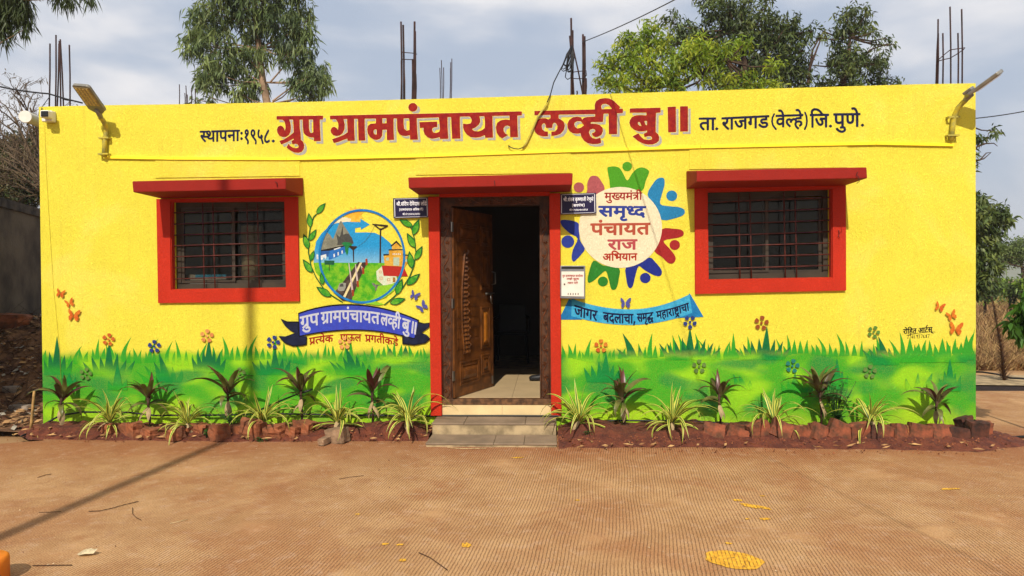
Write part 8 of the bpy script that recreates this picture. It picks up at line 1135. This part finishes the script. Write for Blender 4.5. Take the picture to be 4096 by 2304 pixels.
tree('eucalyptus_tree', 'tall eucalyptus with drooping narrow leaves and pale trunk behind the left half of the office', 'tree', 12, [(1075, 700), (1070, 420), (1052, 330), (1036, 190), (1022, 80), (1008, -40), (1000, -300)],
     [(880, 50, 85), (800, 60, 45), (775, 70, 30), (820, 130, 45), (790, 155, 40), (775, 205, 38), (885, 190, 75), (830, 290, 62), (905, 300, 75), (950, 250, 60), (975, 370, 50), (1010, 330, 60), (1030, 230, 62), (1000, 120, 60), (1050, 20, 95), (1110, 70, 80), (1130, 150, 70), (1185, 30, 60), (1205, 95, 50), (1240, 130, 40), (1160, 215, 62), (1230, 200, 42), (1215, 280, 60), (1270, 285, 50), (1290, 330, 42), (1230, 355, 60), (1180, 340, 40), (960, 40, 60), (930, -40, 90), (1040, -110, 120), (1150, -60, 90), (990, -260, 130), (1090, -330, 110), (840, 385, 22), (790, 395, 18), (800, 310, 30), (760, 190, 22), (740, 150, 18), (1300, 300, 20)],
     .27, .046, 1.7, M_eu, M_bark, 3, dens=.95, per=11, tr=.14, branch_r=.008, spread=.18, limbs=[[(1080, 330), (1150, 250), (1210, 210)], [(1055, 300), (960, 200), (880, 90)], [(1090, 405), (1150, 360), (1230, 310)]])
M_gl = [lm('bright_leaf_a', '#9aae2c', '#6e8420', .4), lm('bright_leaf_b', '#829c2a', '#5a741e', .4), lm('bright_leaf_c', '#b0b83a', '#869226', .4)]
tree('leafy_tree', 'bright yellow-green broad tree behind the roof right of the middle', 'tree', 10, [(2700, 700), (2690, 420), (2720, 340), (2800, 290), (2900, 240)],
     [(2590, 110, 42), (2570, 165, 55), (2640, 150, 38), (2520, 130, 25), (2500, 150, 22), (2640, 215, 60), (2500, 210, 60), (2450, 255, 50), (2560, 265, 75), (2420, 325, 45), (2480, 340, 55), (2580, 350, 65), (2680, 300, 65), (2740, 240, 65), (2790, 200, 50), (2800, 290, 55), (2860, 215, 45), (2930, 180, 45), (2980, 165, 30), (2700, 355, 50), (2900, 340, 45), (2980, 340, 50), (3040, 350, 40), (3090, 260, 32), (3110, 330, 35), (2400, 250, 25), (2860, 250, 40), (3000, 305, 30)],
     .17, .045, .5, M_gl, M_dbark, 5, dens=1.3, per=9, tr=.14, branch_r=.010, spread=.16, limbs=[[(2715, 362), (2790, 330), (2870, 250), (2960, 215)], [(2600, 360), (2540, 300), (2460, 260)], [(2640, 360), (2600, 250), (2590, 150)]])
M_mg = [lm('mango_leaf_a', '#55662e', '#38451e', .2), lm('mango_leaf_b', '#46562a', '#2e3a1a', .2), lm('mango_leaf_c', '#6d7838', '#485226', .2)]
tree('mango_tree', 'large dark green mango tree behind the yellow-green tree', 'tree', 14, [(3000, 700), (2990, 400), (2980, 250), (2950, 120)],
     [(2690, 90, 40), (2740, 130, 55), (2680, 170, 35), (2800, 120, 50), (2850, 40, 48), (2900, 15, 50), (2950, 45, 48), (2890, 90, 70), (2960, 130, 85), (3040, 120, 75), (3000, 60, 45), (3070, 15, 28), (3090, 70, 35), (3110, 130, 65), (3160, 90, 48), (3190, 130, 48), (3150, 190, 75), (3210, 190, 50), (3070, 220, 90), (2960, 240, 90), (2850, 180, 70), (3160, 280, 80), (3050, 320, 90), (2900, 330, 80), (3200, 330, 60), (2770, 200, 50), (3250, 120, 25), (2980, 5, 35), (2820, -20, 40)],
     .20, .055, .8, M_mg, M_dbark, 7, dens=1.25, per=9, tr=.2, branch_r=.014, spread=.2, limbs=[[(3230, 340), (3250, 200), (3290, 130)], [(3000, 300), (3080, 200), (3150, 100)]])
tree('mango_tree', 'smaller dark mango tree with a gap of sky, behind the roof at the right', 'tree', 14, [(3380, 700), (3370, 340), (3390, 250), (3400, 150)],
     [(3380, 75, 50), (3430, 60, 45), (3465, 45, 25), (3470, 90, 38), (3480, 130, 25), (3360, 130, 42), (3410, 120, 45), (3340, 190, 35), (3380, 200, 45), (3330, 240, 28), (3430, 210, 32), (3420, 260, 60), (3360, 270, 55), (3480, 260, 55), (3540, 235, 25), (3520, 300, 50), (3440, 320, 60), (3350, 325, 55), (3290, 330, 40), (3570, 330, 40), (3620, 335, 30), (3290, 115, 20), (3280, 150, 16), (3505, 168, 12), (3550, 150, 10), (3570, 175, 8), (3255, 255, 18)],
     .19, .052, .8, M_mg, M_dbark, 8, dens=1.1, per=9, tr=.16, branch_r=.012, spread=.18, limbs=[[(3400, 300), (3480, 200), (3520, 185), (3575, 178)], [(3240, 270), (3270, 190), (3300, 120)]])
tree('mango_tree', 'dark mango tree half hidden behind the right corner of the office', 'tree', 9, [(3860, 1100), (3850, 900), (3850, 600), (3870, 500)],
     [(3910, 800, 30), (3905, 860, 45), (3950, 850, 40), (3990, 850, 28), (4010, 870, 30), (4030, 880, 18), (3930, 920, 55), (3990, 925, 30), (3960, 980, 45), (3920, 1010, 55), (3960, 1060, 40), (3910, 1080, 50), (3930, 1120, 40), (3990, 960, 18), (3925, 555, 14), (3915, 548, 12), (3965, 522, 15), (3860, 1000, 70), (3850, 850, 80), (3840, 650, 60), (3905, 790, 20), (3895, 1140, 40)],
     .17, .05, .9, M_mg, M_dbark, 9, dens=2.2, per=9, tr=.12, branch_r=.007, spread=.15, limbs=[[(3880, 605), (3930, 575), (3975, 573), (3990, 585)], [(3880, 620), (3900, 590), (3945, 575), (3955, 530)], [(3880, 650), (3920, 640), (3945, 612), (3965, 610)], [(3890, 645), (3935, 635), (3962, 612)], [(3895, 670), (3915, 655)]])
M_ac = [lm('thorn_leaf_a', '#7c8a4c', '#5b6a38', .3), lm('thorn_leaf_b', '#66763c', '#4a5a2c', .3)]
tree('thorn_tree', 'pale feathery umbrella-shaped thorn tree in the field at the far right', 'tree', 24, [(4100, 1180), (4090, 1080), (4080, 1040)],
     [(4000, 1010, 35), (4040, 1000, 40), (4080, 990, 40), (4120, 995, 45), (4160, 1010, 50), (4010, 1040, 30), (4060, 1035, 30), (4100, 1030, 40), (4180, 1050, 50)], .13, .05, .1, M_ac, M_dbark, 10, dens=7, per=8, tr=.12, branch_r=.015, spread=.35, limbs=[[(4100, 1070), (4050, 1060), (4000, 1040)], [(4090, 1060), (4060, 1030), (4010, 1020)]])
for i, (px, py, r_, yb, lab) in enumerate([(3940, 1145, 46, 20, 'green bush at the edge of the dry field beside the corner'), (4040, 1150, 42, 21, 'green bush in the middle of the strip right of the office'), (4130, 1150, 48, 20, 'green bush cut by the right edge of the picture')]):
    tree('bush', lab, 'bush', yb, [(px, 1190), (px, 1150)], [(px - 30, py, r_ * .7), (px + 30, py + 5, r_ * .7), (px, py - 20, r_ * .6), (px, py + 25, r_ * .8)], .16, .08, .2, [M_ac[1], M_mg[0], M_gl[1]], M_dbark, 20 + i, dens=4, per=8, tr=.06, branch_r=.01, spread=.3, group='bushes along the field')
for i, (px, lab) in enumerate([(4700, 'bushy green thorn tree far out to the right of the field'), (5400, 'broad thorn tree at the far right end of the field')]):
    tree('thorn_tree', lab, 'tree', 30 + i * 8, [(px, 1180), (px + 10, 1080), (px + 5, 1040)], [(px - 80, 1010, 50), (px - 20, 990, 60), (px + 50, 1000, 55), (px + 100, 1030, 45), (px, 1050, 60)], .14, .06, .1, M_ac, M_dbark, 40 + i, dens=3, per=8, tr=.12, branch_r=.015, spread=.35)
# leafy branch at the right edge: a young tree standing just outside the view
M_nl = [lm('teak_sapling_leaf', '#4c7a22', '#35581a', .35)]
tree('young_tree', 'young tree with big drooping green leaves at the right edge', 'tree', -.2, [(4190, 1400), (4180, 1300), (4170, 1200)], [(4085, 1225, 22), (4075, 1290, 26), (4055, 1300, 15), (4095, 1250, 20), (4110, 1330, 30), (4130, 1200, 40), (4150, 1280, 40), (4200, 1180, 60)], .12, .05, 1.3, M_nl, M_dbark, 12, dens=2.2, per=5, tr=.02, branch_r=.003, spread=.05)
# hanging eucalyptus branches at the top left, from a tree outside the view
tree('eucalyptus_tree', 'eucalyptus outside the top left corner with hanging dark leaves reaching into view', 'tree', .9, [(-420, 900), (-400, 300), (-330, -100), (-200, -300), (-60, -380)], [(30, 20, 45), (80, 10, 42), (110, 25, 28), (10, 70, 40), (60, 75, 28), (25, 110, 28), (95, 80, 25), (100, 120, 12), (25, 150, 12), (245, -14, 22), (290, -12, 24), (355, -16, 20), (-40, 30, 60), (-60, -80, 90), (60, -80, 80), (200, -120, 80), (320, -110, 60), (-150, -150, 110), (-300, -250, 120)],
     .17, .018, 2.2, [lm('near_eucalyptus', '#4a5730', '#333e22', .25)], M_bark, 14, dens=2.0, per=6, tr=.1, branch_r=.003, spread=.07)
# thicket and bare trees on the left
M_th = [lm('thicket_a', '#5c5a34', '#3f3f26', .2), lm('thicket_b', '#6c5e3c', '#4c422a', .2), lm('thicket_c', '#47552a', '#33401e', .2)]
tree('thicket_bush', 'brown and green tangled thicket behind the dark wall at the left', 'bush', 9, [(60, 900), (70, 780), (80, 700)], [(20, 640, 60), (80, 630, 60), (130, 640, 50), (0, 720, 70), (60, 730, 75), (120, 740, 70), (40, 790, 60), (110, 810, 60), (-80, 700, 100), (150, 690, 60), (180, 760, 70), (10, 590, 30), (-60, 800, 90), (60, 560, 32), (110, 580, 36), (140, 530, 28), (150, 600, 40), (30, 600, 40)], .09, .035, .1, M_th, M_dbark, 16, dens=5, per=8, tr=.07, branch_r=.010, spread=.25)
def bare_tree(label, y, root, ends, seed, r0=.035):
    rg = noise_rand(seed); p0 = W(*root, y); b0 = Vector((p0.x, y, 0)); t = thing('bare_tree', label, 'tree', tuple(b0), group='leafless trees on the left'); s = MB()
    s.tube([Vector((0, 0, 0)), p0 - b0], [r0 * 1.6, r0 * 1.2], 7); tips = []
    def grow(a, b_, r_, lv):
        mid = a.lerp(b_, .5) + Vector((rg.uniform(-.1, .1), rg.uniform(-.1, .1), rg.uniform(-.02, .12))) * (b_ - a).length; s.tube([a, mid, b_], [r_, r_ * .75, r_ * .5], 4, False)
        if lv == 0: tips.append(b_); return
        for k in range(4):
            st = a.lerp(b_, rg.uniform(.35, 1)); dr = (b_ - a).normalized() + Vector((rg.uniform(-.9, .9), rg.uniform(-.9, .9), rg.uniform(-.5, .7))); grow(st, st + dr.normalized() * (b_ - a).length * rg.uniform(.35, .6), r_ * .5, lv - 1)
    for e in ends: q = W(*e, y + rg.uniform(-.6, .6)); grow(p0 - b0, q - b0, r0, 3)
    s.build('trunk', mat('bare_bark', rgb('#64533f'), .9, .25, 6), t)
    crown_mesh('crown', [tuple(q) for q in tips if rg.random() < .35], 3, .10, .02, .8, [M_th[1]], t, seed, .08); return t
bare_tree('leafless pale tree fanning out behind the white pipe', 8, (185, 760), [(120, 430), (60, 470), (30, 500), (15, 570), (100, 460), (140, 520), (60, 560)], 21)
bare_tree('leafless shrub with pale arching branches over the dark wall', 7.5, (215, 800), [(0, 660), (30, 650), (80, 680), (45, 745), (10, 600), (110, 620)], 22, .028)
# ---- right side: mulch line, slab, dry field, hill
s = MB(); p = [G(3700, 1562), G(3905, 1566), G(4100, 1576), G(5200, 1600), G(5200, 1560), G(4100, 1534), G(3905, 1532), G(3700, 1530)]; s.poly([(q.x, q.y, -.035) for q in p]); tag(s.build('mulch_strip', mat('dark_mulch', rgb('#2e1d14'), .95, .4, 20, 60, .02, .8)), kind='structure')
s = MB(); p = [G(3500, 1528), G(5200, 1552), G(5200, 1500), G(3500, 1494)]; s.poly([(q.x, q.y, -.02) for q in p]); tag(s.build('path', M_conc), kind='structure')
cable('hose', [G(3600, 1480, .02), G(3930, 1488, .02), G(3990, 1497, .02), G(4040, 1512, .02), G(4200, 1520, .02)], .015, 'black hose lying along the far concrete path at the right', 'hose', M_hose, 5)
rg_ = np.random.default_rng(4); n = 90000
d_ = rg_.uniform(0, 1, n) ** 1.7 * 55 + 5.2; lat = np.where(rg_.random(n) < .5, rg_.uniform(.50, .92, n), rg_.uniform(.3, 2.2, n)) * (d_ + 7.25); lat2 = lat - .05 * d_
X = lat2; Y = d_; h = rg_.uniform(.12, .42, n) * np.where(d_ < 16, .7, 1.0) * (1 + .6 * (rg_.random(n) < .1)); az = rg_.uniform(0, 6.28, n); ln = rg_.uniform(.3, 1.5, n) * h; ww = .006 + .0012 * d_
v = np.empty((n, 3, 3)); v[:, 0] = np.c_[X - ww * np.cos(az), Y - ww * np.sin(az), np.full(n, -.06)]; v[:, 1] = np.c_[X + ww * np.cos(az), Y + ww * np.sin(az), np.full(n, -.06)]; v[:, 2] = np.c_[X + ln * np.cos(az * 3), Y + ln * np.sin(az * 3), h - .06]
me = bpy.data.meshes.new('dry_grass'); me.vertices.add(n * 3); me.vertices.foreach_set('co', v.ravel().astype(np.float32)); me.loops.add(n * 3); me.loops.foreach_set('vertex_index', np.arange(n * 3, dtype=np.int32)); me.polygons.add(n); me.polygons.foreach_set('loop_start', np.arange(0, n * 3, 3, dtype=np.int32)); me.update(calc_edges=True)
for q in (mat('dry_grass_a', rgb('#8d6b44'), .9, .3, 1, c2=rgb('#66492e')), mat('dry_grass_b', rgb('#a98a58'), .9, .2, 1), mat('green_grass', rgb('#8f9440'), .9, .2, 1)): me.materials.append(q)
mi = rg_.integers(0, 2, n); mi[(d_ > 30) & (rg_.random(n) < .6)] = 2; me.polygons.foreach_set('material_index', mi.astype(np.int32))
tag(link(bpy.data.objects.new('dry_grass', me)), 'tall dry brown grass covering the field right of the office', 'grass', kind='stuff')
# dead stalk
b_ = G(4018, 1524, -.03); ds = thing('dead_sapling', 'dead brown conifer-like sapling standing by the far path', 'plant', tuple(b_)); tp = W(3965, 1185, b_.y) - b_; s = MB(); s.tube([Vector((0, 0, -.03)), tp * .4 + Vector((.03, 0, 0)), tp * .75 + Vector((.01, 0, 0)), tp], [.02, .014, .01, .004], 6); s.build('stem', M_dbark, ds); s = MB(); r = noise_rand(3)
for i in range(620):
    t_ = r.random() ** 1.25; c = tp * t_ + Vector((.03 * math.sin(t_ * 3), 0, 0)); a = r.uniform(0, 6.28); l = (.24 * (1 - t_) + .03) * r.uniform(.5, 1.1); d = Vector((math.cos(a), math.sin(a), r.uniform(.4, 1.3))).normalized(); w2 = Vector((-math.sin(a), math.cos(a), 0)) * .006
    s.add([c - w2, c + w2, c + d * l], [(0, 1, 2)])
s.build('needles', mat('dead_needles', rgb('#6e4c30'), .9, .3, 10), ds)
# far hill
def hill(name, x0_, x1_, y, hgt, seed, m):
    n = 90; vs = []; fs = []
    for i in range(n + 1):
        x = x0_ + (x1_ - x0_) * i / n; u = i / n; h_ = hgt * (.55 + .35 * mn.noise(Vector((u * 5, seed, 0))) + .12 * mn.noise(Vector((u * 17, seed, 1)))) * math.sin(math.pi * min(1, max(0, u * 1.0))) ** .5
        for j, (dy, k) in enumerate(((-hgt * 2.2, 0), (-hgt * 1.1, .45), (-hgt * .4, .85), (0, 1), (hgt, .7), (hgt * 3, 0))):
            vs.append((x, y + dy + 8 * mn.noise(Vector((u * 20, j, seed))), h_ * k * (1 + .08 * mn.noise(Vector((u * 40, j * 3, seed)))) - 1))
    for i in range(n):
        for j in range(5): a = i * 6 + j; fs.append((a, a + 6, a + 7, a + 1))
    me = bpy.data.meshes.new(name); me.from_pydata(vs, [], fs); me.materials.append(m); me.polygons.foreach_set('use_smooth', [True] * len(fs)); return tag(link(bpy.data.objects.new(name, me)), kind='structure')
hill('hill', 120, 1500, 760, 62, 2.2, mat('wooded_hill', rgb('#5b6440'), .95, .3, .02, c2=rgb('#6f6548')))
hill('hill', -1500, -350, 900, 60, 4.2, mat('wooded_hill', rgb('#5b6440')))
# ---------------------------------------------------------------- air
m = bpy.data.materials.new('haze'); m.use_nodes = True; nt = m.node_tree; nt.nodes.clear()
o_ = N(nt, 'ShaderNodeOutputMaterial'); pv = N(nt, 'ShaderNodeVolumePrincipled', i={'Density': .0007, 'Anisotropy': .1}); pv.inputs['Color'].default_value = (.86, .9, .97, 1); nt.links.new(pv.outputs[0], o_.inputs['Volume'])
s = MB(); s.box(-2600, 2600, -2600, 2600, -1.1, 90); hb = s.build('haze', m); tag(hb, 'pale air haze over the fields', 'haze', kind='stuff')
